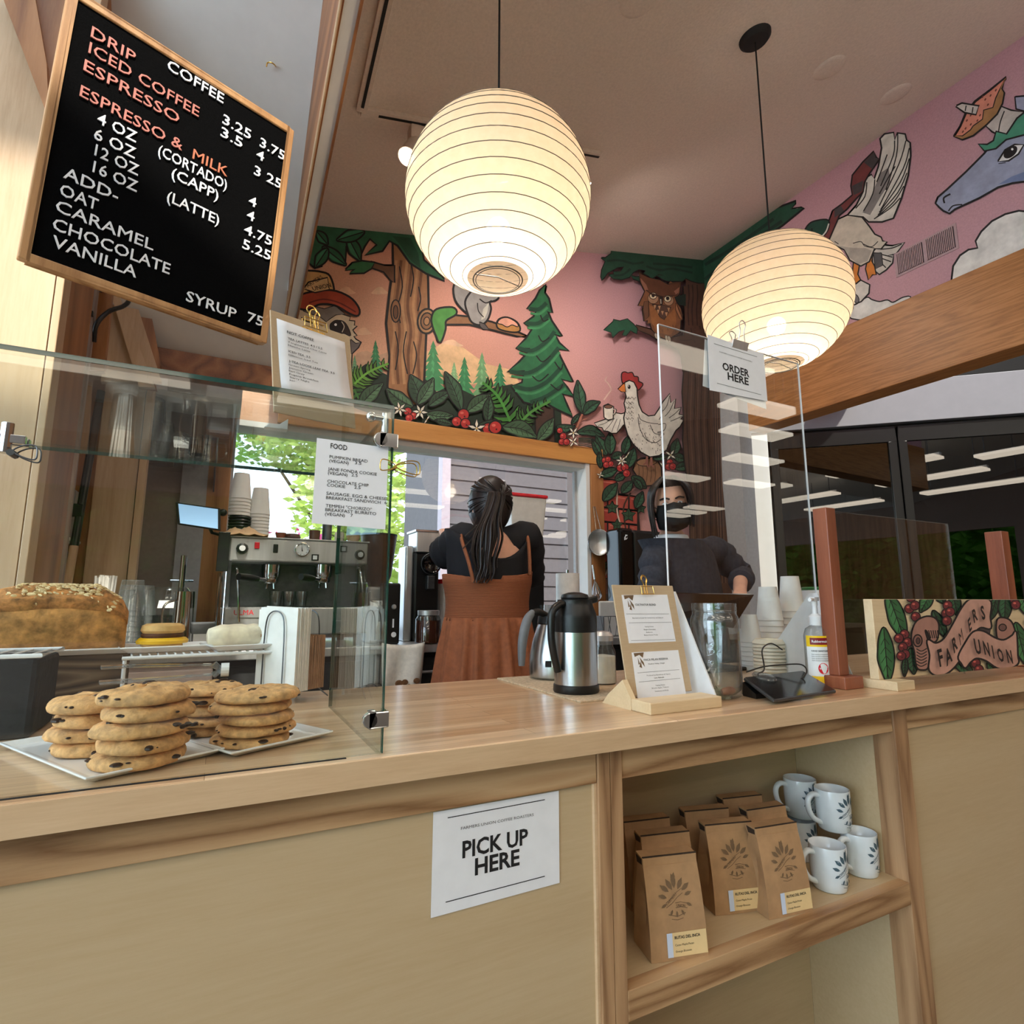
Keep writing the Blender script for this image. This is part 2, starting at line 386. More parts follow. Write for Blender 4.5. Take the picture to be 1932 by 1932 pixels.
def text_geo(txt, bold=0, align='LEFT', space=1):
    if 'M' in txt or 'W' in txt: bold = min(bold, .001)      # their inner corners close up when thickened
    k = (txt, bold, align, space)
    if k in _T: return _T[k]
    cu = bpy.data.curves.new('t', 'FONT'); cu.body = txt; cu.size = 1; cu.align_x = align; cu.offset = bold; cu.resolution_u = 2; cu.space_character = space
    o = bpy.data.objects.new('t', cu); COL.objects.link(o)
    dg = bpy.context.evaluated_depsgraph_get(); me = bpy.data.meshes.new_from_object(o.evaluated_get(dg))
    r = ([tuple(v.co) for v in me.vertices], [tuple(p.vertices) for p in me.polygons])
    bpy.data.objects.remove(o); bpy.data.curves.remove(cu); bpy.data.meshes.remove(me)
    _T[k] = r; return r
def S(name, mb, mat, **k):        # a piece of the room
    kind = k.pop('kind', 'structure'); o = mb.build(name, mat, **k); o['kind'] = kind; return o
def one(name, mb, mat, label, cat, group=None, **k): return tag(mb.build(name, mat, **k), label, cat, group)
def smooth_line(p, k=4, closed=False):
    p = [V(q) for q in p]; N = len(p); out = []
    for i in range(N if closed else N-1):
        a, b, c, d = (p[i-1] if (closed or i) else p[i]), p[i], p[(i+1) % N], (p[(i+2) % N] if (closed or i+2 < N) else p[(i+1) % N])
        for j in range(k):
            t = j/k; out.append(.5*((2*b)+(c-a)*t+(2*a-5*b+4*c-d)*t*t+(3*b-a-3*c+d)*t**3))
    if not closed: out.append(p[-1])
    return out
X3, Y3, Z3 = V((1, 0, 0)), V((0, 1, 0)), V((0, 0, 1))
# ------------------------------------------------------------------ the room
CT = .9865                                  # top of the service counter
XR, YB = 3.177, 3.0                         # right wall, back wall
def ceil_z(x): return 3.143+.213*x
S('floor', MB().box((-5, -6.7, -.05), (10, 3.0, 0)), 'floor_tile')
S('ceiling', MB().hexa([(.2, .1, ceil_z(.2)), (XR+.1, .1, ceil_z(XR+.1)), (XR+.1, 3.1, ceil_z(XR+.1)), (.2, 3.1, ceil_z(.2)),
                        (.2, .1, ceil_z(.2)+.1), (XR+.1, .1, ceil_z(XR+.1)+.1), (XR+.1, 3.1, ceil_z(XR+.1)+.1), (.2, 3.1, ceil_z(.2)+.1)]), 'ceiling_tan')
# shallow plugs of old fittings under the plaster
mb = MB()
for px, py in ((1565, 128), (1690, 178), (1205, 2)):
    d = ray(px, py); t = (3.143-CZ)/(d.z-.213*d.x); p = V((0, 0, CZ))+d*t
    mb.lathe([(.001, -.006), (.05, -.006), (.066, -.003), (.075, 0.004)], p, 32, Matrix.Rotation(-.21, 3, 'Y'))
S('ceiling_plug', mb, 'ceiling_tan', smooth=True)
S('ceiling_cafe', MB().hexa([(.2, -6.7, ceil_z(.2)), (9.7, -6.7, ceil_z(9.7)), (9.7, .1, ceil_z(9.7)), (.2, .1, ceil_z(.2)), (.2, -6.7, ceil_z(.2)+.1), (9.7, -6.7, ceil_z(9.7)+.1), (9.7, .1, ceil_z(9.7)+.1), (.2, .1, ceil_z(.2)+.1)]).box((-5, -6.7, 3.19), (.2, .1, 3.29)), 'white_paint')
S('bulkhead', MB().box((-5, .1, 3.19), (.2, .16, 3.95)), 'white_paint')
# white sloped ceiling of the left bay, falling towards the back
def bay_z(y): return CZ+3.54-.97*y
mb = MB(); y0, y1 = .16, 2.62
mb.hexa([(-1.7, y0, bay_z(y0)), (.2, y0, bay_z(y0)), (.2, y1, bay_z(y1)), (-1.7, y1, bay_z(y1)), (-1.7, y0, bay_z(y0)+.08), (.2, y0, bay_z(y0)+.08), (.2, y1, bay_z(y1)+.08), (-1.7, y1, bay_z(y1)+.08)])
S('ceiling_bay', mb, 'white_paint')
S('trim_1', MB().box((-.95, 2.58, bay_z(2.62)-.085), (.2, 2.68, bay_z(2.62)+.01)), 'fir_brown', bevel=.003)
# rafter between bay and ceiling: brown side, painted underside
def raf(y): return 2.654-.25*(y-1.243)
xa, xb = .163, .207
mb = MB(); mb.hexa([(xa, .16, raf(.16)), (xa+.008, .16, raf(.16)), (xa+.008, 2.98, raf(2.98)), (xa, 2.98, raf(2.98)), (xa, .16, 3.6), (xa+.008, .16, 3.6), (xa+.008, 2.98, 3.3), (xa, 2.98, 3.3)])
S('trim_2', mb, 'fir_brown')
mb = MB(); mb.hexa([(xa+.008, .16, raf(.16)+.002), (xb, .16, raf(.16)+.012), (xb, 2.98, raf(2.98)+.012), (xa+.008, 2.98, raf(2.98)+.002), (xa+.008, .16, 3.6), (xb, .16, 3.6), (xb, 2.98, 3.3), (xa+.008, 2.98, 3.3)])
S('trim_3', mb, 'white_paint')
mb = MB(); mb.hexa([(xb, .16, raf(.16)), (xb+.007, .16, raf(.16)), (xb+.007, 2.98, raf(2.98)), (xb, 2.98, raf(2.98)), (xb, .16, 3.6), (xb+.007, .16, 3.6), (xb+.007, 2.98, 3.3), (xb, 2.98, 3.3)])
S('trim_4', mb, 'fir_brown')
mb = MB().tube([(xa, .16, raf(.16)), (xa, 2.98, raf(2.98))], .004, 8); S('trim_5', mb, 'fir_light')
# back wall round the window
wx0, wx1, wz0, wz1 = .01, 2.06, 1.06, 2.075
S('wall_back', MB().box((-.0, YB, wz1), (XR+.1, YB+.13, 4.2)).box((wx1, YB, 0), (XR+.1, YB+.13, wz1)), 'mural_pink')
S('wall_back_low', MB().box((wx1-.001, YB-.004, 0), (XR, YB-.0005, 1.24)), 'grey_wall')
S('wall_back_left', MB().box((-1.0, YB, 0), (wx0, YB+.13, 2.6)).box((wx0, YB, 0), (wx1, YB+.13, wz0)), 'grey_wall')
S('wall_back_strip', MB().box((-.19, YB-.03, 1.0), (-.085, YB, 1.95)), 'grey_wall_light')
mb = MB().box((wx0-.12, YB-.025, 1.04), (wx0, YB, 2.0)); S('trim_6', mb, 'fir_brown_z', bevel=.003)
# window: amber casing, pale jamb, pane
win = thing('window_1', None, None, (1.0, YB, wz0)); win['kind'] = 'structure'
MB().box((.2, YB-.03, wz1), (wx1+.13, YB-.001, wz1+.108)).build('head_casing', 'fir_amber', win, bevel=.004)
MB().box((wx1+.03, YB-.029, 1.0), (wx1+.13, YB-.001, wz1-.002)).build('side_casing', 'fir_brown_z', win, bevel=.004)
MB().box((wx1-.002, YB-.02, wz0), (wx1+.028, YB+.14, wz1)).build('jamb', 'white_paint', win, bevel=.002)
MB().box((wx0, YB-.0, wz1-.03), (wx1, YB+.14, wz1+.001)).build('head_jamb', 'white_paint', win, bevel=.002)
MB().box((wx1-.016, YB+.09, wz0), (wx1-.002, YB+.12, wz1-.031)).box((wx0, YB+.09, wz0), (wx0+.012, YB+.12, wz1-.031)).build('sash', 'grey_wall_light', win)
MB().box((wx0, YB-.005, wz0-.03), (wx1, YB+.14, wz0)).build('sill', 'fir_light', win, bevel=.003)
MB().box((wx0, YB+.1, wz0), (wx1, YB+.106, wz1-.03)).build('glass', 'window_glass', win)
# right wall: painted gable above a glulam beam, open below
S('wall_right', MB().box((XR, -.2, 2.7), (XR+.12, YB, 4.2)), 'mural_pink')
S('wall_right_low', MB().box((XR, PX(1400, 900, XR).y, 0), (XR+.12, YB, 2.7)), 'grey_wall_light')
S('trim_7', MB().box((XR-.012, -.2, 2.35), (XR+.14, 2.62, 2.795)), 'glulam', bevel=.004)
BZ_ = 1.016
# left end: a tall fir panel, its edge boards, then the recess
pl = lambda x, y, Y: PY(x, y, Y).x
xA, xB, xC = pl(84, 640, 1.72), pl(90, 640, 1.72), pl(106, 640, 1.72)
S('wall_left', MB().box((-1.7, 1.74, 0), (xA, 1.79, 3.1)), 'fir_light')
S('trim_8', MB().box((xB, 1.725, 0), (xC, 1.79, 3.1)), 'fir_light', bevel=.002)
S('trim_9', MB().box((xC-.03, 1.79, 0), (xC-.002, 2.05, 3.1)), 'fir_brown_z')
S('wall_left_back', MB().box((-1.05, 2.05, 0), (-1.0, YB, 2.9)), 'fir_brown_z')
x0, x1 = pl(148, 600, 2.1), pl(186, 600, 2.1)
S('trim_10', MB().box((x0-.02, 2.1, 1.0), (x1-.012, 2.13, 2.6)), 'grey_board', bevel=.002)
x0, x1 = pl(172, 960, 2.6), pl(252, 960, 2.6)
S('wall_left_mid', MB().box((-1.0, 2.62, BZ_), (x0-.002, 2.66, 2.9)), 'fir_brown_z')
S('wall_left_panel', MB().box((x0, 2.6, 0), (x1, 2.64, 2.14)), 'fir_light')
S('trim_11', MB().box((x1+.004, 2.585, 0), (x1+.03, 2.64, 2.14)), 'fir_light', bevel=.002)
# boards fanning up the left edge of the bay
def board(name, pts, Y, th, mt):
    mb = MB().slab([PY(x, y, Y) for x, y in pts], (0, th, 0)); S(name, mb, mt)
board('trim_12', [(186, 520), (214, 528), (196, 700), (160, 700)], 2.2, .03, 'fir_brown_z')
board('trim_13', [(212, 540), (250, 548), (305, 720), (190, 720)], 2.5, .03, 'fir_light')
board('trim_14', [(206, 545), (222, 550), (292, 730), (262, 730)], 2.46, .03, 'fir_light')
board('trim_15', [(246, 540), (276, 545), (304, 690), (270, 730), (296, 735)], 2.52, .03, 'fir_brown_z')
mb = MB().slab([PY(x, y, 1.68) for x, y in ((-8, -40), (60, -40), (88, 120), (92, 215), (84, 203))], (0, .04, 0)).slab([PY(x, y, 1.70) for x, y in ((64, -40), (150, -40), (106, 260), (96, 225))], (0, .02, 0)); S('trim_16', mb, 'fir_brown_z')
# rear of the cafe behind the photographer: wall with wide windows
mb = MB().box((-5, -6.7, 0), (9.7, -6.6, .7)).box((-5, -6.7, 2.55), (9.7, -6.6, 5.3))
for x in (-5, -3.2, 1.9, 6.8): mb.box((x, -6.7, .7), (x+.2, -6.6, 2.55))
S('wall_rear', mb, 'grey_wall'); S('wall_rear_added_panel', MB().box((2.1, -6.59, 0), (9.6, -6.55, 2.75)), 'fir_brown_z')  # unseen dark panel added over the windows so the shield reflects wood
S('wall_cafe_right', MB().box((9.6, -6.7, 0), (9.7, 4, 5.4)), 'fir_brown_z')
# troffers over the cafe floor
k = 0
for x, y in ((-.9, -.55), (.9, -.55), (2.7, -.55), (-.9, -1.7), (.9, -1.7), (2.7, -1.7), (-.9, -2.9), (.9, -2.9), (2.7, -2.9)):
    nm = ('left', 'middle', 'right')[k % 3]+' of '+('the first', 'the second', 'the last')[k//3]+' row'
    t = thing('ceiling_light', 'long fluorescent ceiling light behind the photographer, %s' % nm, 'ceiling light', (x, y, 2.8), 'fluorescent ceiling lights over the cafe floor')
    MB().box((x-.62, y-.03, 2.775), (x+.62, y+.03, 2.8)).build('spine', 'white_plastic', t)
    for dx in (-.5, .5): MB().tube([(x+dx, y, 2.8), (x+dx, y, ceil_z(max(x+dx, .2)))], .004, 6).build('hanger', 'dark_steel', t)
    MB().box((x-.6, y-.12, 2.745), (x+.6, y+.12, 2.775)).build('diffuser', 'tube_glow', t); k += 1

nth = ('topmost', 'second', 'third', 'fourth', 'fifth', 'sixth', 'seventh', 'lowest')
for i, (x, y) in enumerate(((3.85, -1.0), (4.4, -1.5), (5.25, -2.25), (5.2, -3.3), (6.3, -3.2), (7.3, -5.0), (7.35, -5.45), (7.4, -5.9))):
    t = thing('ceiling_light', 'bright ceiling light mirrored as the %s white bar in the clear shield' % nth[i], 'ceiling light', (x, y, 2.8), 'ceiling lights mirrored in the shield')
    MB().box((x-.38, y-.03, 2.775), (x+.38, y+.03, 2.8)).build('spine', 'white_plastic', t)
    for dx in (-.3, .3): MB().tube([(x+dx, y, 2.8), (x+dx, y, ceil_z(x+dx))], .004, 6).build('hanger', 'dark_steel', t)
    MB().box((x-.36, y-.12, 2.745), (x+.36, y+.12, 2.775)).build('diffuser', 'tube_glow', t)

# ------------------------------------------------------------------ the service counter
YF = .812
mb = MB().box((-1.3, YF, CT-.0375), (3.1, 1.455, CT))
one('countertop', mb, 'butcher_block', 'long pale butcher block countertop running the width of the picture', 'countertop', bevel=.003)
ct = bpy.data.objects['countertop']
MB().box((-1.3, YF-.0015, CT-.036), (3.1, YF+.002, CT-.0015)).build('front_edge', 'maple_edge', ct)
MB().box((-1.3, .826, CT), (.17, .831, CT+.0008)).build('glass_channel', 'black_matte', ct)
sc_ = thing('service_counter', 'pale wooden counter front with panels and an open niche for goods', 'counter', (.9, .86, 0))
zt = CT-.0375; za = .891
MB().box((-1.3, .85, za), (.597, .872, zt)).build('apron', 'ash_apron', sc_, bevel=.001)
MB().box((.65, .85, za), (1.455, .872, zt)).build('apron', 'ash_apron', sc_, bevel=.001)
MB().box((1.511, .85, za), (3.1, .872, zt)).build('apron', 'ash_apron', sc_, bevel=.001)
MB().box((-1.3, .858, 0), (.592, .872, za)).build('panel', 'birch_ply', sc_)
MB().box((1.513, .858, 0), (3.1, .872, za)).build('panel', 'birch_ply', sc_)
MB().box((.592, .852, 0), (.5985, .874, za)).build('bead', 'maple_edge', sc_, bevel=.001)
MB().box((.598, .846, 0), (.6225, .9, zt)).box((.6235, .8465, 0), (.649, .9, zt)).build('post', 'ash_post', sc_, bevel=.001)
MB().box((1.456, .846, 0), (1.51, .9, zt)).build('post', 'ash_post', sc_, bevel=.001)
MB().box((.649, 1.12, 0), (1.456, 1.135, zt)).build('niche_back', 'birch_ply', sc_)
MB().box((.63, .9, 0), (.6485, 1.12, zt)).build('niche_side', 'birch_ply', sc_)
MB().box((1.4565, .9, 0), (1.475, 1.12, zt)).build('niche_side', 'birch_ply', sc_)
MB().box((.649, .846, .515), (1.456, .872, .561)).build('shelf_edge', 'ash_apron', sc_, bevel=.001)
MB().box((.649, .872, .54), (1.456, 1.12, .5607)).build('shelf', 'birch_ply', sc_)

# ------------------------------------------------------------------ back counter under the window
bc = thing('back_counter', 'dark back counter with a steel edge under the window', 'counter', (1, 2.7, 0))
BZ = 1.015
MB().box((-.99, 2.35, BZ-.035), (3.1, 2.97, BZ)).build('worktop', 'steel', bc, bevel=.004)
MB().box((.02, 2.4, 0), (3.1, 2.97, BZ-.035)).box((-.99, 2.4, 0), (-.42, 2.97, BZ-.035)).build('carcass', 'black_matte', bc)
for i in range(5):
    x = .03+i*.55
    d = MB().box((x+.01, 2.388, .12), (x+.53, 2.4, BZ-.06)).build('door', 'charcoal', bc, bevel=.003)
    MB().tube([(x+.2, 2.388, .9), (x+.2, 2.365, .9), (x+.34, 2.365, .9), (x+.34, 2.388, .9)], .006, 8).build('handle', 'steel', d, smooth=True)

# ------------------------------------------------------------------ glass door cooler at the right
ce = V((.727, -.687, 0)); cn = V((-.687, -.727, 0)); c0 = V((3.42, 2.93, 0))
def CL(t, d, z): return c0+ce*t+cn*d+V((0, 0, z))
def PC(x, y, d=0):
    q = c0+cn*d; r = ray(x, y); k = (q.dot(cn))/(r.dot(cn)); p = r*k; return V((p.x, p.y, p.z+CZ))
def cbx(mb, t0, t1, d0, d1, z0, z1): return mb.hexa([CL(t0, d1, z0), CL(t1, d1, z0), CL(t1, d0, z0), CL(t0, d0, z0), CL(t0, d1, z1), CL(t1, d1, z1), CL(t1, d0, z1), CL(t0, d0, z1)])
zb_, zt_ = PC(1721, 797).z, PC(1716, 720).z
tm = (PC(1700, 900)-c0).dot(ce)
col0, col1 = (PC(1408, 900)-c0).dot(ce), (PC(1452, 900)-c0).dot(ce)
S('wall_kitchen', cbx(MB(), -1.4, col0, -.5, -.44, 0, 3.2), 'grey_wall')
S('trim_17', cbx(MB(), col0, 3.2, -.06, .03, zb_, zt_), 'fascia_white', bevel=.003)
S('trim_18', cbx(MB(), col0, col1, -.3, .02, 0, zb_), 'white_paint', bevel=.003)
S('wall_kitchen_top', cbx(MB(), -1.4, 3.2, -.12, -.06, zt_, 3.2), 'cooler_black')
ck = thing('display_cooler', 'tall black glass door cooler under the white fascia at the right', 'cooler', CL(1.0, -.3, 0))
cbx(MB(), col1, 3.2, -.75, -.72, 0, zb_).build('back_panel', 'cooler_inside', ck)
mb = MB(); cbx(mb, col1, col1+.03, -.72, -.03, 0, zb_); cbx(mb, 3.17, 3.2, -.72, -.03, 0, zb_); cbx(mb, col1, 3.2, -.72, -.03, zb_-.1, zb_); cbx(mb, col1, 3.2, -.72, -.03, 0, .15); mb.build('cabinet', 'cooler_black', ck)
for i in range(4):
    z = .55+.37*i; mb = MB()
    for j in range(14): d = -.68+.045*j; cbx(mb, col1+.04, 3.15, d, d+.006, z, z+.006)
    mb.build('shelf', 'dark_steel', ck)
dw = tm-col1-.03
for i in range(4):
    a = col1+.02+i*dw*1.02; b_ = a+dw
    if a > 3: break
    mb = MB(); cbx(mb, a, b_, -.03, .01, zb_-.13, zb_-.02); cbx(mb, a, b_, -.03, .01, .18, .3); cbx(mb, a, a+.05, -.03, .01, .3, zb_-.13); cbx(mb, b_-.05, b_, -.03, .01, .3, zb_-.13)
    d = mb.build('door', 'cooler_black', ck, bevel=.004)
    mb = MB(); cbx(mb, a+.05, b_-.05, -.012, -.006, .3, zb_-.13); mb.build('door_pane', 'door_glass', d)
    fc = CL((a+b_)/2+.02, -.45, zb_-.42)
    R = Matrix((ce, V((0, 0, 1)), cn)).transposed()
    mb = MB().lathe([(.17, -.02), (.17, .02), (.155, .025), (.15, .0)], fc, 36, R)
    for rr in (.12, .09, .06, .03): mb.tube([fc+R@V((rr*cos(q*pi/16), rr*sin(q*pi/16), .022)) for q in range(32)], .002, 6, closed=True)
    for q in range(5): mb.cbox(fc+R@V((.075*cos(q*1.256), .075*sin(q*1.256), .005)), (.12, .05, .003), R@Matrix.Rotation(q*1.256, 3, 'Z')@Matrix.Rotation(.4, 3, 'X'))
    mb.build('fan', 'dark_steel', ck, smooth=True)
# flush round disc light standing on the fascia top
p = PC(1582, 735, .1)
mb = MB().lathe([(.12, 0), (.125, .01), (.12, .03), (.07, .045), (.001, .05)], CL((p-c0).dot(ce), .1, p.z), 32)
one('ceiling_disc', mb, 'white_plastic', 'round white plastic disc lying on top of the white fascia', 'disc', smooth=True)
# ------------------------------------------------------------------ outside the window
one('lawn', MB().box((-14, 3.2, -.5), (16, 30, -.2)), 'soil', 'ground outside beyond the window', 'ground')
one('hedge_ground', MB().box((-14, -20, -.3), (16, -5.1, -.2)), 'soil', 'ground outside behind the photographer', 'ground')
S('eave', MB().box((-2, 3.14, 2.22), (5, 3.8, 2.3)), 'trim_pale')
cx = PY(848, 950, 5.4).x
bw = thing('building_wing', 'purple-grey lap sided wing of the building outside the window', 'building', (cx+2, 5.5, -.2))
mb = MB()
for i in range(26):
    z = -.2+i*.155; mb.hexa([(cx, 5.4, z), (9, 5.4, z), (9, 5.5, z), (cx, 5.5, z), (cx, 5.412, z+.155), (9, 5.412, z+.155), (9, 5.5, z+.155), (cx, 5.5, z+.155)])
mb.box((cx, 5.5, -.2), (9, 7, 3.83)).build('siding', 'siding', bw)
MB().box((cx-.09, 5.38, -.2), (cx, 5.5, 3.83)).build('corner_trim', 'trim_pale', bw)
MB().box((cx-.3, 5.0, 3.3), (9, 5.4, 3.42)).build('eave_board', 'trim_pale', bw)
def crown(mb, c, rad, n, size, rnd):
    for i in range(n):
        while True:
            q = V((rnd.uniform(-1, 1), rnd.uniform(-1, 1), rnd.uniform(-1, 1)))
            if .25 < q.length < 1: break
        pnt = V(c)+V((q.x*rad[0], q.y*rad[1], q.z*rad[2])); a = V((rnd.gauss(0, 1), rnd.gauss(0, 1), rnd.gauss(0, .6))).normalized()
        x, y, _ = basis(a); s_ = size*rnd.uniform(.6, 1.3)
        mb.face([pnt-x*s_, pnt-y*s_*.45, pnt+x*s_, pnt+y*s_*.45])
def tree(name, label, base, parts_, mt, trunk=.12, cat='tree', n=900, size=.11, seed=1):
    rnd = random.Random(seed); t = thing(name, label, cat, base)
    mb = MB()
    for c, rad in parts_: crown(mb, c, rad, n, size, rnd)
    mb.build('foliage', mt, t); b = V(base); top = V(parts_[0][0]); mb = MB()
    mb.tube([b, b.lerp(top, .5)+V((.05, .03, 0)), top], [trunk, trunk*.7, trunk*.3], 8)
    for c, rad in parts_[1:]: mb.tube([b.lerp(top, .5), V(c)], [trunk*.4, trunk*.15], 6)
    mb.build('trunk', 'bark', t)
tree('leafy_tree', 'bright yellow-green leafy tree seen at the right half of the window', (1.6, 9.0, -.2), [((1.9, 9, 2.7), (1.1, .8, 1.2)), ((1.7, 8.6, 1.6), (.9, .7, 1.1)), ((1.5, 9.2, 3.8), (1.3, .8, .8)), ((1.6, 8.4, .7), (.9, .6, .85))], 'leaf_c', n=1100, size=.1, seed=2)
tree('leafy_tree', 'overhanging green branches at the top left of the window', (3.6, 14.5, -.2), [((1.1, 10.5, 3.95), (1.6, .7, .55)), ((.2, 10.5, 4.3), (1.1, .6, .5)), ((2.0, 11, 3.4), (.8, .7, .6))], 'leaf_a', n=420, size=.1, seed=3)
tree('flowering_shrub', 'low green shrub with pink blossom beyond the espresso machine', (.9, 7.6, -.2), [((.9, 7.6, .9), (.55, .4, .9)), ((1.3, 7.7, 1.1), (.4, .3, .7))], 'leaf_b', .04, 'shrub', 500, .07, 4)
sh = [o for o in bpy.data.objects if o.name.startswith('flowering_shrub')][0]
mb = MB(); crown(mb, (.75, 7.3, 1.75), (.5, .25, .3), 120, .07, random.Random(9)); mb.build('blossom', 'pink_bloom', sh)
tree('bush', 'dark green bush outside below the right end of the window', (1.1, 6.2, -.2), [((1.1, 6.2, .4), (.6, .4, .75))], 'leaf_b', .04, 'shrub', 700, .08, 6)
hb = MB(); rnd = random.Random(11); hb.box((-20, -9.4, -.2), (24, -8.7, 4.6)); crown(hb, (.5, -8.4, 1.9), (8, .8, 2.6), 9000, .16, rnd)  # solid box added behind the leaves to keep sky out of reflections
tag(hb.build('hedge', 'leaf_b'), 'tall green hedge outside the windows behind the photographer', 'hedge')
# ------------------------------------------------------------------ the painted mural: flat paint on the back and right walls
TRS = {'A': (560, 380, .38302), 'P': (640, 640, .2588), 'K': (1040, 680, .15528), 'O': (1120, 460, .12422), 'R': (1500, 120, .24842), 'C': (500, 560, .15528), 'Z': (1200, 0, .39334), 'X': (0, 0, 1)}
class Paint:
    def __init__(s, wall): s.mb = MB(); s.mb.c = []; s.wall = wall; s.lv = 0; s.tr = 'X'
    def pt(s, p):
        ox, oy, k = TRS[s.tr]; x, y = ox+p[0]*k, oy+p[1]*k
        return PY(x, y, YB-.0015-s.lv*4e-5) if s.wall == 'b' else PX(x, y, XR-.0015-s.lv*4e-5)
    def raw(s, pts, col):
        s.lv += 1; s.mb.col = lin(col); q = [V((p[0], p[1], 0)) for p in pts]
        tri = tessellate_polygon([q]); w_ = [s.pt(p) for p in pts]; s.mb.add(w_, [tuple(t) for t in tri])
    def line(s, pts, wd, col=(22, 16, 18), sm=True, taper=0):
        if sm and len(pts) > 2: pts = [(p.x, p.y) for p in smooth_line([(a, b, 0) for a, b in pts], 4)]
        s.lv += 1; s.mb.col = lin(col); L, R = [], []; N = len(pts)
        for i, p in enumerate(pts):
            a, b = pts[max(i-1, 0)], pts[min(i+1, N-1)]; dx, dy = b[0]-a[0], b[1]-a[1]; n = math.hypot(dx, dy) or 1
            h = wd*.62*(1-taper*i/(N-1)) if N > 1 else wd/2
            L.append((p[0]-dy/n*h, p[1]+dx/n*h)); R.append((p[0]+dy/n*h, p[1]-dx/n*h))
        v = [s.pt(p) for p in L+R]; s.mb.add(v, [(i, i+1, N+i+1, N+i) for i in range(N-1)])
    def poly(s, pts, col, ow=0, sm=0, ocol=(22, 16, 18)):
        if sm: pts = [(p.x, p.y) for p in smooth_line([(a, b, 0) for a, b in pts], 4, True)]
        if ow: s.line(list(pts)+[pts[0], pts[1]], ow*2.7, ocol, False)
        s.raw(pts, col)
    def ell(s, x, y, rx, ry, col, ow=0, rot=0, n=20):
        pts = [(x+rx*cos(a)*cos(rot)-ry*sin(a)*sin(rot), y+rx*cos(a)*sin(rot)+ry*sin(a)*cos(rot)) for a in (2*pi*i/n for i in range(n))]
        s.poly(pts, col, ow)
    def leaf(s, a, b, wd, col=(44, 80, 56), ow=5, bend=0, veins=4):
        ax, ay = a; bx, by = b; dx, dy = bx-ax, by-ay; L = math.hypot(dx, dy); nx, ny = -dy/L, dx/L
        f = lambda t, q: (ax+dx*t+nx*(q+bend*sin(pi*t)), ay+dy*t+ny*(q+bend*sin(pi*t)))
        prof = [(0, 0), (.15, .6), (.35, .97), (.55, 1), (.75, .72), (.9, .3), (1, 0)]
        pts = [f(t, wd*.5*h*(1+.06*((i % 2)*2-1))) for i, (t, h) in enumerate(prof)]+[f(t, -wd*.5*h) for t, h in prof[-2:0:-1]]
        s.poly(pts, col, ow, 1)
        s.poly([f(.05, 0)]+[f(t, wd*.42*h) for t, h in prof[1:-1]]+[f(.95, 0)], tuple(min(255, v*1.28+6) for v in col), 0, 1)
        s.line([f(.02, 0), f(.5, 0), f(.97, 0)], ow*.9)
        for i in range(veins):
            t = .18+.62*i/max(1, veins-1)
            for sg in (1, -1): s.line([f(t, 0), f(t+.12, sg*wd*.36*sin(pi*min(1, t+.1)))], ow*.5, sm=False)
    def berry(s, x, y, r, col=(190, 50, 46)):
        s.ell(x, y, r, r, col, r*.14); s.ell(x-r*.3, y-r*.35, r*.35, r*.25, (226, 110, 96)); s.ell(x+r*.2, y+r*.35, r*.16, r*.16, (60, 16, 18))
    def flower(s, x, y, r, n=5, a0=0, col=(246, 238, 222)):
        for i in range(n):
            a = a0+2*pi*i/n; s.poly([(x, y), (x+r*.5*cos(a-.32), y+r*.5*sin(a-.32)), (x+r*cos(a), y+r*sin(a)), (x+r*.5*cos(a+.32), y+r*.5*sin(a+.32))], col, r*.07)
        s.ell(x, y, r*.12, r*.12, (220, 190, 120))
    def fir(s, x, y0, y1, hw, col, ow=0, tiers=7, lit=True):
        L, R = [], []; rnd = random.Random(int(x*7+y0))
        for i in range(tiers):
            t = (i+1)/tiers; w_ = hw*(t**.85); y = y0+(y1-y0)*t
            L += [(x-w_*rnd.uniform(.9, 1.1), y), (x-w_*.52, y-(y1-y0)/tiers*.18)]; R += [(x+w_*rnd.uniform(.9, 1.1), y+2), (x+w_*.5, y-(y1-y0)/tiers*.15)]
        s.poly([(x, y0)]+R+L[::-1], col, ow)
        if lit:
            for i in range(2, tiers):
                t = i/tiers; y = y0+(y1-y0)*t
                s.poly([(x-hw*t*.1, y-hw*.2), (x-hw*t*.35, y+hw*.1), (x-hw*t*.15, y+hw*.05), (x, y+hw*.3), (x+hw*.08, y)], tuple(min(255, v*1.18) for v in col))
    def fern(s, pts, ln, col=(78, 132, 52), ow=3, n=9):
        q = smooth_line([(a, b, 0) for a, b in pts], 6); N = len(q)
        for i in range(n):
            k = int((N-2)*(i+.5)/n); d = (q[k+1]-q[k]).normalized(); nx = V((-d.y, d.x, 0)); l_ = ln*(1-.6*i/n)
            for sg in (1, -1):
                e = q[k]+(nx*sg*.85+d*.55)*l_; m_ = q[k]+(nx*sg*.5+d*.2)*l_; w_ = l_*.13
                s.poly([(q[k].x-d.x*w_, q[k].y-d.y*w_), (m_.x-d.x*w_, m_.y-d.y*w_), (e.x, e.y), (m_.x+d.x*w_, m_.y+d.y*w_), (q[k].x+d.x*w_, q[k].y+d.y*w_)], col if i % 2 else tuple(v*.82 for v in col), ow)
        s.line([(p.x, p.y) for p in q], ow*3, tuple(min(255, v*1.15) for v in col), False)
    def text(s, txt, a, b, size, col=(40, 24, 20), bold=.01):
        o, e = s.pt(a), s.pt(b); ux = (e-o).normalized(); nn = V((0, -1, 0)) if s.wall == 'b' else V((-1, 0, 0)); s.lv += 1
        s.mb.col = lin(col); s.mb.text(txt, o, ux, nn.cross(ux), size, bold, 'LEFT', 1, 0, s.lv*1e-5)
INK = (22, 16, 18)
p = Paint('b'); p.tr = 'A'
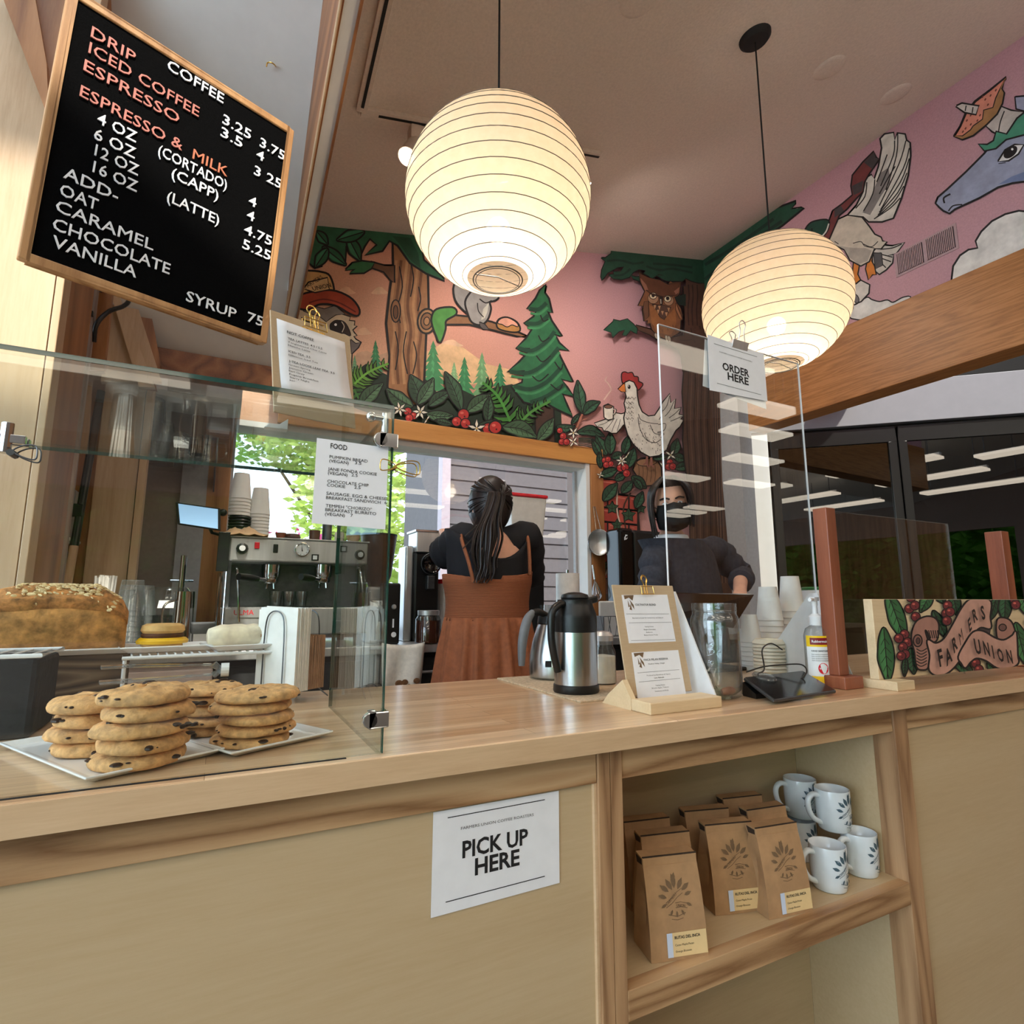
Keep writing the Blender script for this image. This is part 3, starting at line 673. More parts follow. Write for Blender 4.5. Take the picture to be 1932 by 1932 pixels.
for x, y, r in ((245, 440, 46), (410, 440, 42), (330, 640, 40), (760, 700, 60)):
    p.poly([(x-r, y+14), (x-r*.7, y-4), (x-r*.3, y-16), (x+r*.2, y-18), (x+r*.6, y-2), (x+r, y+12), (x, y+18)], (240, 196, 162), 0, 1)
p.poly([(265, 790), (300, 745), (345, 735), (390, 760), (455, 742), (470, 800), (470, 840), (265, 840)], (206, 166, 138))
p.poly([(640, 740), (720, 700), (820, 720), (930, 800), (1060, 830), (1100, 900), (640, 900)], (240, 196, 150))
for a in ((285, 755, 850, 22, (112, 164, 122)), (388, 682, 840, 40, (64, 136, 92)), (775, 790, 900, 30, (140, 184, 134)), (912, 742, 960, 55, (120, 172, 122)), (672, 685, 940, 78, (74, 148, 98)), (826, 765, 990, 62, (66, 140, 92)), (1000, 795, 960, 52, (62, 136, 92))): p.fir(*a)
# undergrowth
p.poly([(0, 1000), (0, 900), (262, 960), (270, 850), (340, 800), (455, 860), (560, 830), (640, 880), (690, 940), (760, 900), (880, 960), (960, 920), (1060, 900), (1160, 960), (1300, 1000), (1310, 1200), (1000, 1160), (470, 1080), (262, 1010)], (34, 52, 38), 0)
# left tree
G1, G2 = (48, 108, 76), (34, 84, 60)
p.poly([(476, 180), (552, 230), (600, 290), (640, 345), (644, 530), (632, 645), (622, 880), (600, 1000), (470, 1000), (452, 910), (462, 760), (446, 600), (462, 450), (480, 320)], (166, 116, 78), 7)
for x, c in ((500, (122, 80, 52)), (530, (196, 148, 104)), (556, (120, 78, 50)), (584, (192, 142, 98)), (606, (126, 82, 54)), (476, (190, 140, 98))):
    p.line([(x+14, 290), (x+2, 400), (x-10, 520), (x+6, 640), (x-8, 760), (x, 900)], 11, c)
for q in ([(505, 320), (520, 420), (498, 520), (510, 600)], [(560, 300), (575, 380), (560, 470)], [(540, 640), (525, 740), (545, 850)], [(600, 420), (610, 480), (596, 540)], [(575, 690), (590, 760), (572, 850)], [(485, 640), (500, 730), (486, 830)]): p.line(q, 5)
p.ell(487, 540, 20, 52, (150, 102, 66), 4); p.ell(487, 545, 9, 30, (112, 72, 46), 3)
p.poly([(478, 318), (430, 318), (365, 300), (362, 322), (430, 345), (462, 385), (478, 400)], (120, 82, 58), 5, 0)
p.poly([(242, 338), (275, 305), (320, 296), (382, 303), (366, 328), (330, 350), (262, 352), (292, 332)], (58, 124, 78), 5, 0)
p.poly([(640, 545), (745, 562), (850, 572), (960, 598), (1070, 640), (1128, 665), (1085, 660), (960, 628), (850, 602), (740, 602), (640, 640)], (150, 104, 70), 6)
p.ell(640, 590, 40, 56, (176, 128, 86), 6, .1); p.ell(640, 590, 26, 38, (142, 98, 64), 4, .1); p.ell(640, 590, 12, 18, (176, 128, 86), 3, .1)
p.poly([(668, 575), (690, 535), (765, 526), (782, 552), (732, 585), (728, 630), (706, 690), (690, 660), (674, 618)], (82, 152, 70), 6, 1)
p.poly([(90, 118), (360, 143), (600, 168), (622, 290), (690, 350), (728, 388), (640, 352), (560, 300), (500, 215), (455, 190), (420, 240), (338, 262), (398, 215), (360, 180), (330, 220), (300, 290), (262, 255), (240, 215), (236, 300), (180, 275), (130, 250), (118, 318), (90, 324), (60, 300), (20, 330), (0, 280), (0, 115)], G1, 6)
p.poly([(470, 170), (560, 180), (600, 260), (610, 330), (560, 290), (510, 215)], G2)
for a, b, w_ in (((130, 225), (240, 312), 46), ((255, 180), (312, 290), 52), ((150, 235), (92, 322), 48), ((330, 150), (200, 190), 50), ((100, 150), (150, 210), 40)): p.leaf(a, b, w_, G1, 5, 0, 0)
# squirrel and doughnut
GR = (158, 152, 150)
p.poly([(790, 400), (780, 470), (812, 522), (856, 552), (840, 490), (872, 440), (910, 400)], GR, 6, 1)
p.poly([(905, 410), (860, 450), (834, 495), (846, 550), (866, 592), (905, 604), (936, 580), (952, 530), (946, 495), (976, 484), (990, 470), (972, 452), (940, 462), (970, 410)], GR, 6, 1)
p.poly([(946, 500), (940, 540), (926, 575), (908, 585), (918, 530)], (204, 198, 186))
p.line([(900, 480), (930, 500), (960, 488)], 5); p.line([(890, 500), (895, 540), (920, 570)], 4)
p.poly([(900, 596), (925, 606), (944, 630), (918, 630), (905, 615)], (96, 88, 88), 3)
p.poly([(988, 604), (1000, 582), (1036, 575), (1082, 598), (1096, 634), (1060, 640), (1000, 626)], (196, 140, 76), 5, 1)
p.poly([(992, 598), (1006, 580), (1038, 575), (1078, 596), (1088, 615), (1060, 606), (1036, 616), (1012, 604)], (240, 172, 150), 3, 1)
# big fir
FG = (40, 104, 66)
p.poly([(1176, 1000), (1262, 1000), (1268, 1190), (1180, 1180)], (70, 48, 38), 5)
p.poly([(1224, 414), (1218, 450), (1238, 480), (1254, 548), (1232, 540), (1252, 590), (1302, 664), (1266, 650), (1290, 700), (1336, 734), (1282, 722), (1296, 770), (1356, 888), (1300, 872), (1330, 920), (1362, 958), (1306, 946), (1330, 1010), (1358, 1056), (1282, 1020), (1230, 990), (1180, 1000), (1120, 985), (1060, 910), (1112, 895), (1124, 832), (1042, 836), (1100, 792), (1132, 756), (1150, 722), (1084, 720), (1130, 680), (1164, 628), (1124, 600), (1170, 570), (1188, 526), (1138, 528), (1180, 480), (1200, 440)], FG, 6)
for q in ([(1145, 528), (1190, 532), (1230, 500)], [(1130, 600), (1190, 600), (1240, 560)], [(1090, 722), (1160, 735), (1230, 690), (1270, 640)], [(1050, 838), (1140, 845), (1220, 800), (1290, 720)], [(1070, 910), (1150, 925), (1230, 890), (1300, 820)], [(1150, 990), (1230, 960), (1320, 900)]):
    p.line(q, 16, (24, 66, 46)); p.line([(x+6, y+22) for x, y in q], 9, (62, 132, 84))
for q in ([(1200, 560), (1215, 590), (1240, 580)], [(1190, 660), (1210, 690), (1245, 670)], [(1180, 760), (1210, 790), (1250, 760)], [(1160, 860), (1195, 885), (1240, 850)], [(1250, 900), (1290, 930), (1310, 900)], [(1270, 790), (1300, 830), (1310, 800)]): p.line(q, 5, INK)
# opossum with a cap
p.tr = 'C'
p.poly([(330, 480), (380, 200), (460, 120), (560, 140), (700, 150), (800, 200), (930, 215), (1034, 248), (1018, 292), (1086, 300), (1078, 350), (1112, 352), (1060, 400), (1080, 440), (1110, 468), (1072, 480), (1100, 520), (1162, 556), (1130, 610), (1050, 690), (1040, 900), (1060, 1440), (150, 1300), (200, 480)], (226, 208, 178), 10)
p.poly([(440, 80), (600, 120), (720, 150), (850, 110), (970, 210), (860, 216), (790, 262), (745, 300), (660, 232), (560, 205), (470, 170)], (140, 132, 126), 6)
p.poly([(1040, 520), (1100, 570), (1160, 556), (1130, 612), (1052, 690)], (120, 108, 106), 6)
p.poly([(800, 330), (900, 290), (980, 330), (1038, 468), (960, 440), (880, 445), (810, 420)], (60, 44, 40), 6, 1); p.ell(876, 368, 78, 80, (34, 22, 22), 6); p.ell(858, 338, 16, 16, (255, 255, 255)); p.line([(930, 300), (962, 360), (936, 430)], 8, (236, 224, 204))
p.poly([(440, 250), (500, 290), (560, 300), (620, 330), (560, 320), (480, 290)], (50, 36, 34), 4)
p.tr = 'A'
p.poly([(10, 348), (60, 346), (120, 352), (160, 372), (176, 448), (110, 470), (10, 480)], (226, 182, 118), 6, 1)
p.poly([(10, 480), (50, 455), (168, 442), (256, 474), (300, 524), (300, 558), (262, 548), (190, 508), (112, 502), (60, 528), (10, 520)], (182, 76, 50), 6, 1)
p.line([(60, 500), (130, 482), (210, 500), (290, 545)], 6, (120, 42, 32))
p.poly([(36, 430), (60, 400), (150, 378), (158, 432), (90, 446), (60, 436)], (240, 206, 150), 4, 0)
p.text('FARMERS', (44, 432), (110, 392), .03); p.text('UNION', (80, 441), (160, 424), .032)
p.tr = 'C'
p.fern([(1085, 1060), (1250, 920), (1500, 810)], 190, (104, 158, 62), 7, 8)
p.fern([(1080, 1120), (1160, 1260), (1300, 1340)], 150, (62, 112, 54), 7, 5)
# leaves, berries and blossoms over the window
p.tr = 'P'
LG, LD = (64, 92, 66), (46, 72, 52)
p.fern([(1250, 605), (1160, 420), (1045, 315)], 130, (66, 128, 52), 5, 9)
p.fern([(1320, 610), (1400, 530), (1540, 450)], 90, (70, 124, 56), 5, 7)
for a, b, w_, c, bd in (((145, 495), (318, 322), 96, LG, -10), ((600, 480), (520, 262), 120, LD, 12), ((575, 470), (685, 285), 90, LG, 8), ((535, 490), (346, 362), 100, LG, -16), ((655, 485), (812, 385), 76, LD, -10), ((888, 512), (772, 240), 96, LD, 10), ((935, 525), (1098, 405), 96, LG, 0), ((1080, 600), (1096, 420), 70, LD, 0), ((640, 545), (828, 556), 76, LG, 14), ((1195, 640), (1440, 716), 110, LG, -26), ((1448, 736), (1562, 578), 84, LG, 8), ((1000, 640), (1180, 600), 50, LD, 0), ((820, 620), (700, 590), 40, LD, 0)): p.leaf(a, b, w_, c, 5, bd, 5)
for x, y, r in ((500, 527, 27), (547, 557, 26), (510, 574, 26), (906, 550, 38), (856, 600, 32), (921, 614, 33), (1086, 652, 38), (1138, 642, 42)): p.berry(x, y, r)
p.flower(440, 510, 54, 6, .3); p.flower(590, 530, 56, 6, .1); p.flower(640, 585, 34, 2, -1); p.flower(1002, 650, 66, 5, -1.57)
# chicken and plants round it
p.tr = 'K'
p.poly([(1000, 1330), (1030, 1230), (1090, 1196), (1200, 1188), (1290, 1226), (1330, 1300), (1340, 1500), (1150, 1520), (1060, 1420)], (146, 106, 78), 9)
for x in (1060, 1110, 1160, 1210, 1260): p.line([(x, 1270), (x+8, 1360), (x-4, 1480)], 6, (92, 62, 46))
p.poly([(1040, 1240), (1100, 1205), (1220, 1200), (1280, 1235), (1200, 1275), (1090, 1275)], (166, 122, 92), 5, 1)
# brickwork
p.tr = 'X'
p.poly([(1124, 900), (1164, 905), (1168, 930), (1203, 936), (1208, 1000), (1196, 1096), (1124, 1090)], (40, 26, 24))
rb = random.Random(3)
for r_ in range(7):
    y = 904+r_*27
    for c_ in range(-1, 3):
        x = 1128+c_*40+(20 if r_ % 2 else 0); x1 = min(x+37, 1202-(0 if r_ else 38)); x = max(x, 1124)
        if x1-x < 6: continue
        c = rb.choice([(178, 70, 58), (164, 60, 50), (188, 84, 70)]); sl = .1
        p.poly([(x, y+(x-1128)*sl), (x1, y+(x1-1128)*sl), (x1, y+23+(x1-1128)*sl), (x, y+23+(x-1128)*sl)], c, 1.4)
        p.line([(x+3, y+4+(x-1128)*sl), (x1-5, y+4+(x1-1128)*sl)], 1.5, (212, 122, 104), False)
p.line([(1166, 900), (1164, 960), (1170, 1010), (1140, 1090)], 2.2, (216, 196, 180)); p.line([(1140, 1085), (1156, 1040), (1180, 1010), (1176, 960), (1190, 930)], 2.4, (74, 52, 42))
p.tr = 'K'
for x, y, s_ in ((740, 1790, 90), (940, 1880, 100), (1090, 1800, 70), (800, 2000, 80), (960, 2130, 95), (760, 2240, 80), (1000, 2400, 100), (860, 2520, 85), (690, 2480, 70), (1060, 2230, 70)):
    q = []
    for i in range(10): a = -pi/2+i*pi/5; r_ = s_*(.85 if i % 2 == 0 else .42); q.append((x+r_*cos(a), y+r_*sin(a)))
    p.poly(q, (58, 88, 62), 7); p.line([(x, y-s_*.6), (x, y+s_*.5)], 5); p.line([(x-s_*.5, y-s_*.1), (x, y+s_*.15), (x+s_*.5, y-s_*.1)], 5)
p.line([(385, 640), (340, 740), (290, 860)], 16, (176, 112, 92)); p.line([(385, 720), (430, 710)], 10, (176, 112, 92))
for a, b, w_, bd in (((380, 640), (320, 246), 128, -6), ((398, 650), (590, 505), 120, -26), ((70, 800), (285, 800), 80, 26), ((250, 770), (342, 650), 48, 0), ((315, 880), (642, 922), 110, -50), ((670, 1145), (545, 915), 108, 0), ((718, 1135), (716, 876), 118, 0), ((880, 1135), (944, 915), 92, 0), ((602, 1180), (500, 960), 70, 0), ((600, 1300), (580, 1120), 60, 0), ((740, 1180), (866, 1130), 80, 0), ((930, 1300), (1010, 1070), 120, 0), ((600, 1405), (806, 1320), 100, 0), ((780, 1450), (905, 1380), 80, 0), ((635, 1700), (800, 1495), 130, 0), ((860, 1605), (985, 1470), 104, 0), ((985, 1410), (1152, 1550), 110, 0), ((1030, 1790), (1110, 1600), 100, 0), ((1490, 1150), (1532, 955), 104, 0), ((1490, 1160), (1630, 1210), 90, 0), ((1240, 1190), (1410, 1160), 70, 0), ((1510, 1310), (1690, 1270), 90, 0), ((1560, 1470), (1670, 1640), 90, 0), ((1100, 1560), (1010, 1440), 70, 0)): p.leaf(a, b, w_, (44, 76, 56), 8, bd, 4)
for i in range(6): p.line([(330, 950+i*16), (400, 945+i*18), (490, 955+i*20)], 9, (34, 58, 44))
for x, y, r in ((105, 852, 32), (145, 922, 38), (128, 988, 36), (186, 990, 36), (650, 1215, 34), (690, 1200, 30), (670, 1268, 36), (726, 1256, 30), (840, 1304, 42), (896, 1300, 42), (916, 1372, 40), (1440, 1240, 38), (1424, 1292, 38), (1476, 1288, 38)): p.berry(x, y, r, (182, 48, 50))
for x, y, r, n_, a in ((270, 880, 74, 5, .3), (270, 990, 70, 4, .6), (855, 1222, 66, 6, .2), (925, 1150, 50, 2, -1), (596, 1392, 46, 4, .3), (1450, 1150, 72, 4, .6), (1350, 1280, 46, 2, 1)): p.flower(x, y, r, n_, a)
p.line([(640, 480), (690, 410), (728, 350), (690, 280), (655, 240), (680, 195)], 14, (220, 186, 174), True, .5)
CW = (228, 222, 212)
p.line([(1165, 1150), (1160, 1250)], 22, (150, 96, 84), False); p.line([(1214, 1150), (1218, 1270)], 22, (150, 96, 84), False)
for q in ([(1160, 1240), (1120, 1268)], [(1160, 1245), (1175, 1290)], [(1218, 1260), (1180, 1300)], [(1218, 1265), (1250, 1300)]): p.line(q, 14, (150, 96, 84), False)
p.poly([(905, 640), (850, 655), (780, 640), (750, 680), (700, 705), (620, 735), (528, 765), (560, 800), (622, 812), (640, 850), (690, 855), (735, 880), (792, 878), (840, 825), (872, 780), (915, 770)], CW, 8)
for q in ([(750, 690), (660, 760), (570, 790)], [(770, 700), (700, 800), (650, 850)], [(800, 710), (760, 800), (735, 870)], [(840, 715), (825, 780), (800, 860)]): p.line(q, 5)
p.poly([(875, 275), (860, 170), (890, 145), (932, 158), (980, 152), (1004, 196), (1050, 206), (1058, 256), (1106, 284), (1090, 322), (1045, 356), (1010, 300), (950, 250)], (166, 52, 52), 8, 1)
p.poly([(900, 272), (950, 250), (1000, 270), (1035, 340), (1040, 430), (1060, 540), (1100, 630), (1180, 682), (1260, 672), (1310, 600), (1360, 510), (1440, 408), (1446, 520), (1506, 470), (1490, 590), (1572, 575), (1545, 655), (1602, 670), (1565, 715), (1604, 722), (1560, 800), (1510, 845), (1440, 970), (1396, 1085), (1310, 1150), (1200, 1166), (1100, 1112), (1000, 1012), (936, 900), (900, 780), (888, 700), (910, 600), (892, 520), (918, 440), (896, 360)], CW, 9)
p.poly([(890, 276), (814, 350), (852, 376), (902, 382)], (226, 130, 62), 6)
p.ell(946, 322, 18, 26, INK); p.ell(940, 312, 5, 6, (255, 255, 255))
for q in ([(1060, 650), (1090, 720), (1200, 760), (1300, 770)], [(1055, 690), (1075, 820), (1150, 960), (1260, 1000), (1330, 960)], [(1130, 880), (1180, 980), (1280, 1000)], [(1200, 780), (1250, 880), (1330, 900)], [(1300, 780), (1390, 770), (1370, 850), (1290, 870)], [(1290, 880), (1370, 890), (1330, 940)], [(1330, 640), (1400, 560), (1440, 430)], [(1380, 680), (1440, 610), (1495, 490)], [(1430, 700), (1500, 650), (1560, 590)], [(1450, 740), (1520, 710), (1590, 680)], [(1310, 720), (1350, 640), (1340, 560)]): p.line(q, 6)
rc = random.Random(5)
for i in range(110):
    x, y = rc.uniform(930, 1420), rc.uniform(420, 1120)
    if y > 640+max(0, (x-1000))*1.0-60 or x < 1030:
        if not (x < 900+max(0, y-760)*.35 or y > 1150-abs(x-1200)*.35 or (x > 1040 and y < 700)): p.line([(x, y), (x+5, y+16)], 5, (70, 62, 60), False)
for y in (440, 500, 560, 620, 690): p.line([(905, y), (925, y+28), (940, y), (960, y+30), (980, y+2), (1000, y+24)], 5, INK, False)
p.poly([(640, 556), (690, 535), (752, 562), (746, 708), (690, 718), (648, 690)], (240, 232, 218), 8); p.ell(695, 562, 46, 18, (130, 92, 74), 5); p.line([(750, 590), (790, 600), (770, 650), (745, 660)], 12, INK); p.line([(750, 592), (784, 602), (768, 644), (747, 654)], 6, (240, 232, 218))
# right hand tree and owl
p.tr = 'X'
BT = (88, 60, 48)
p.poly([(1290, 540), (1294, 660), (1288, 740), (1291, 790), (1289, 830), (1292, 868), (1297, 900), (1302, 980), (1306, 1110), (1380, 1110), (1360, 540)], BT, 1.5)
for i in range(9):
    x = 1297+i*6.5; p.line([(x, 600+i*9), (x+2, 700), (x-1, 800), (x+4, 900), (x+5, 1090)], 1.7, ((58, 38, 32), (112, 82, 66))[i % 2])
p.tr = 'O'
p.poly([(640, 1236), (900, 1310), (990, 1392), (1150, 1425), (1372, 1394), (1392, 1200), (1500, 1000), (1800, 1000), (1800, 1932), (1352, 1932), (1332, 1720), (1284, 1604), (1100, 1500), (980, 1470), (850, 1375), (640, 1292)], BT, 8)
for q in ([(1300, 1460), (1420, 1470), (1500, 1440)], [(1420, 1560), (1500, 1660), (1480, 1900)], [(1460, 1100), (1480, 1300), (1540, 1500)], [(1600, 700), (1580, 1000), (1620, 1300)]): p.line(q, 12, (58, 38, 32))
p.poly([(1400, 520), (1800, 480), (1800, 1200), (1392, 1300)], BT)
for x in (1440, 1500, 1570): p.line([(x, 620), (x+10, 800), (x-6, 1000), (x+6, 1240)], 14, (52, 34, 30))
p.poly([(1240, 800), (1400, 760), (1400, 945), (1300, 930), (1250, 870)], (26, 44, 36))
p.poly([(118, 215), (182, 215), (270, 150), (270, 60), (1700, 200), (1700, 600), (1590, 590), (1480, 560), (1400, 520), (1350, 565), (1150, 562), (1080, 552), (960, 482), (1072, 478), (985, 462), (860, 542), (780, 565), (700, 565), (610, 535), (562, 478), (640, 506), (700, 500), (800, 408), (690, 384), (600, 430), (540, 505), (430, 538), (300, 526), (232, 470), (312, 466), (300, 428), (410, 426), (464, 348), (370, 352), (210, 440), (150, 522), (130, 552), (115, 500), (126, 400), (182, 268)], (32, 74, 56), 9)
for q in ([(200, 260), (400, 250), (600, 300), (760, 280)], [(300, 480), (440, 470), (560, 380)], [(800, 340), (1000, 400), (1200, 380), (1500, 440)], [(900, 300), (1200, 320), (1500, 360)]): p.line(q, 26, (22, 50, 40))
p.poly([(158, 1312), (300, 1182), (298, 1154), (400, 1176), (512, 1144), (602, 1220), (662, 1290), (652, 1368), (612, 1342), (560, 1310), (492, 1392), (440, 1386), (480, 1302), (380, 1330), (290, 1420), (270, 1342)], (36, 84, 62), 8)
OB = (134, 88, 58)
p.poly([(690, 430), (830, 500), (870, 540), (1000, 552), (1130, 620), (1168, 568), (1200, 592), (1322, 580), (1304, 740), (1272, 790), (1224, 805), (1262, 900), (1322, 980), (1356, 1150), (1322, 1162), (1310, 1340), (1200, 1402), (1180, 1420), (1100, 1450), (960, 1380), (890, 1300), (860, 1200), (818, 1212), (822, 1160), (770, 1172), (744, 1000), (762, 942), (678, 942), (762, 770), (782, 720), (722, 600), (705, 540)], OB, 9)
p.poly([(700, 450), (850, 520), (1000, 552), (1130, 620), (1310, 590), (1262, 780), (1180, 790), (1060, 800), (850, 740), (790, 690), (735, 600)], (104, 64, 44), 6)
p.poly([(712, 520), (800, 620), (830, 700), (780, 700), (726, 600)], (160, 110, 90)); p.poly([(1300, 660), (1220, 720), (1250, 770), (1290, 740)], (160, 110, 90))
p.poly([(840, 930), (930, 960), (1010, 1140), (1080, 1150), (1240, 960), (1256, 1200), (1180, 1385), (960, 1350), (880, 1200)], (160, 104, 62))
p.ell(905, 830, 78, 76, (182, 142, 112), 4); p.ell(1140, 862, 72, 72, (182, 142, 112), 4)
for x, y in ((905, 790), (1125, 836)): p.ell(x, y, 50, 44, (236, 222, 190), 6); p.ell(x, y-8, 26, 30, INK)
p.poly([(840, 740), (960, 770), (1060, 800), (1180, 800), (1060, 812), (960, 800), (850, 765)], (60, 38, 30))
p.poly([(1000, 810), (1052, 815), (1040, 930), (1020, 930)], (40, 32, 32), 4); p.line([(1018, 840), (1024, 910)], 10, (230, 220, 200))
p.poly([(890, 920), (1000, 935), (1060, 935), (1172, 965), (1120, 1060), (1070, 1150), (1010, 1105), (955, 1000)], (92, 66, 56), 5)
for x, y in ((980, 1030), (1045, 1050), (1105, 1070), (930, 960), (1000, 970), (1140, 1000)): p.poly([(x-22, y-30), (x+22, y-30), (x, y+38)], (196, 150, 112), 4, 0)
p.poly([(830, 870), (836, 1100), (780, 1160), (756, 1000), (770, 880)], (112, 76, 54), 5); p.poly([(1250, 900), (1350, 1150), (1310, 1130), (1250, 1000)], (170, 118, 84), 5)
for x in (950, 985, 1110, 1150): p.ell(x, 1400+(x-950)*.22, 20, 44, (196, 184, 166), 4, -.3)
for x, y in ((900, 1230), (960, 1290), (1040, 1300), (1120, 1280), (1200, 1230), (1240, 1310)): p.line([(x, y), (x+12, y+40)], 6, (92, 58, 38), False)
pm = tag(p.mb.build('wall_mural', 'mural_paint'), 'painted forest mural with chicken, owl and squirrel on the pink back wall', 'mural')

p = Paint('r'); p.tr = 'X'
p.poly([(1316, 470), (1352, 470), (1356, 700), (1362, 900), (1384, 1150), (1310, 1150)], BT)
for i in range(6): p.line([(1346+i*2, 560), (1348+i*2, 800), (1354+i*3, 1100)], 2, ((58, 38, 32), (112, 82, 66))[i % 2])
p.tr = 'Z'
p.poly([(280, 1250), (440, 1150), (640, 1015), (768, 968), (742, 1005), (802, 995), (700, 1078), (620, 1132), (540, 1200), (400, 1330), (300, 1420), (280, 1420)], (34, 80, 60), 6)
for q in ([(330, 1270), (480, 1180), (660, 1050)], [(330, 1340), (500, 1200), (700, 1060)]): p.line(q, 12, (22, 52, 42))
p.tr = 'R'
p.poly([(430, 1850), (470, 1830), (545, 1780), (580, 1796), (640, 1812), (700, 1800), (745, 1818), (820, 1780), (870, 1785), (700, 1932), (430, 1932)], (234, 230, 226), 6, 1)
p.poly([(1196, 1640), (1208, 1540), (1258, 1462), (1320, 1420), (1392, 1405), (1378, 1350), (1420, 1280), (1500, 1202), (1600, 1150), (1700, 1125), (1800, 1135), (1900, 1090), (2020, 1080), (2120, 1150), (2160, 1260), (1960, 1360), (1800, 1420), (1480, 1560), (1196, 1700)], (234, 230, 226), 9, 0)
# duck
DK = (226, 220, 210)
p.poly([(640, 1380), (740, 1388), (828, 1360), (765, 1440), (690, 1460), (745, 1455), (736, 1512), (690, 1562), (640, 1596), (596, 1560), (590, 1440)], (206, 198, 190), 7)
for q in ([(650, 1410), (740, 1400), (810, 1370)], [(660, 1450), (740, 1470)], [(660, 1480), (730, 1505)], [(650, 1510), (690, 1550)]): p.line(q, 7)
p.poly([(598, 1440), (655, 1440), (664, 1530), (612, 1560)], (84, 80, 82), 4)
OR = (222, 132, 50)
p.poly([(575, 1410), (552, 1500), (540, 1560), (560, 1640), (585, 1600), (612, 1602), (600, 1540), (578, 1500), (592, 1420)], OR, 6)
p.poly([(448, 1510), (484, 1530), (472, 1600), (492, 1642), (480, 1690), (440, 1706), (436, 1640)], OR, 6)
p.poly([(436, 1700), (500, 1650), (562, 1682), (556, 1742), (500, 1802), (450, 1826), (430, 1780)], (222, 214, 206), 7, 0); p.ell(462, 1785, 18, 32, (120, 112, 116), 4, -.4)
p.poly([(318, 1192), (410, 1150), (500, 1164), (560, 1240), (602, 1300), (650, 1322), (662, 1352), (694, 1352), (652, 1402), (600, 1402), (560, 1500), (500, 1532), (420, 1490), (380, 1412), (320, 1382), (240, 1340)], (214, 202, 186), 7)
p.poly([(330, 1384), (440, 1400), (530, 1400), (582, 1420), (550, 1500), (480, 1522), (410, 1470), (375, 1410)], (176, 166, 156), 0)
for q in ([(440, 1365), (500, 1352), (530, 1385), (600, 1400)], [(300, 1350), (330, 1370)], [(520, 1370), (580, 1392), (630, 1350)]): p.line(q, 5)
p.poly([(408, 1148), (470, 1080), (520, 980), (545, 870), (580, 848), (606, 880), (640, 780), (664, 640), (652, 572), (682, 540), (746, 528), (756, 585), (780, 532), (832, 540), (842, 585), (868, 602), (872, 700), (852, 850), (802, 1020), (742, 1170), (660, 1196), (560, 1196), (520, 1160)], DK, 8)
p.poly([(650, 830), (710, 790), (725, 900), (650, 1010), (570, 1150), (512, 1130), (560, 1050)], (140, 134, 132))
for q in ([(756, 585), (745, 700), (650, 930)], [(780, 532), (770, 700), (690, 960)], [(842, 585), (790, 760), (640, 1080)], [(868, 640), (820, 800), (650, 1110)], [(868, 720), (800, 900), (640, 1130)], [(850, 830), (780, 980), (630, 1150)], [(826, 930), (750, 1050), (620, 1165)], [(800, 1020), (720, 1100), (600, 1180)], [(606, 880), (590, 990), (520, 1120)], [(700, 690), (660, 800), (620, 900)], [(545, 900), (530, 1010), (460, 1100)], [(760, 780), (700, 880), (640, 990)]): p.line(q, 7)
SC = (122, 58, 58); SD = (74, 66, 68)
p.poly([(262, 1196), (290, 1120), (360, 1070), (440, 1000), (430, 930), (440, 850), (520, 750), (600, 670), (612, 716), (637, 722), (562, 830), (522, 900), (512, 970), (460, 1022), (390, 1102), (332, 1150), (312, 1200), (252, 1340), (196, 1330), (240, 1290)], SC, 7)
p.poly([(522, 750), (600, 672), (612, 716), (635, 722), (585, 800)], SD); p.poly([(432, 930), (520, 886), (508, 970), (445, 1000)], SD); p.poly([(300, 1110), (350, 1080), (372, 1118), (330, 1150), (300, 1170)], SD)
p.poly([(78, 1285), (110, 1222), (170, 1196), (250, 1194), (244, 1260), (202, 1312), (130, 1330)], (28, 72, 58), 7, 1); p.line([(256, 1215), (238, 1270), (205, 1312)], 8, (236, 230, 222)); p.ell(128, 1262, 7, 12, (8, 20, 18))
# horned grey-blue animal with a doughnut
p.poly([(1675, 258), (1760, 250), (1800, 300), (1760, 360), (1684, 340)], (160, 164, 190), 8)
p.poly([(1450, 470), (1555, 325), (1640, 360), (1740, 370), (1640, 520), (1560, 542), (1500, 512)], (206, 196, 190), 8, 0); p.line([(1590, 360), (1560, 440), (1545, 520)], 7)
p.poly([(1212, 552), (1258, 480), (1300, 380), (1370, 290), (1490, 200), (1604, 106), (1565, 190), (1584, 222), (1570, 300), (1530, 380), (1450, 460), (1350, 542), (1270, 572)], (176, 128, 82), 8)
p.poly([(1222, 546), (1262, 480), (1306, 380), (1372, 296), (1490, 204), (1590, 120), (1548, 200), (1520, 260), (1500, 330), (1430, 350), (1420, 420), (1350, 470), (1330, 500), (1270, 545)], (232, 150, 128), 5)
for x, y in ((1300, 440), (1330, 400), (1290, 500), (1390, 330), (1440, 280), (1480, 250), (1330, 470), (1380, 440), (1460, 320), (1400, 400), (1270, 525), (1420, 260), (1520, 210)): p.line([(x, y), (x+10, y-16)], 8, (120, 62, 52), False)
p.poly([(1228, 325), (1268, 306), (1392, 326), (1372, 382), (1290, 366)], (222, 212, 206), 8); p.line([(1300, 318), (1292, 360)], 7); p.line([(1352, 330), (1345, 375)], 7)
p.poly([(1074, 1060), (1090, 1020), (1160, 960), (1300, 830), (1440, 690), (1500, 620), (1560, 560), (1700, 540), (1800, 510), (2000, 520), (2250, 700), (2500, 1000), (2300, 1180), (2050, 960), (1900, 890), (1800, 880), (1650, 900), (1540, 932), (1400, 1012), (1210, 1100), (1172, 1132), (1130, 1112), (1100, 1086)], (160, 166, 192), 9)
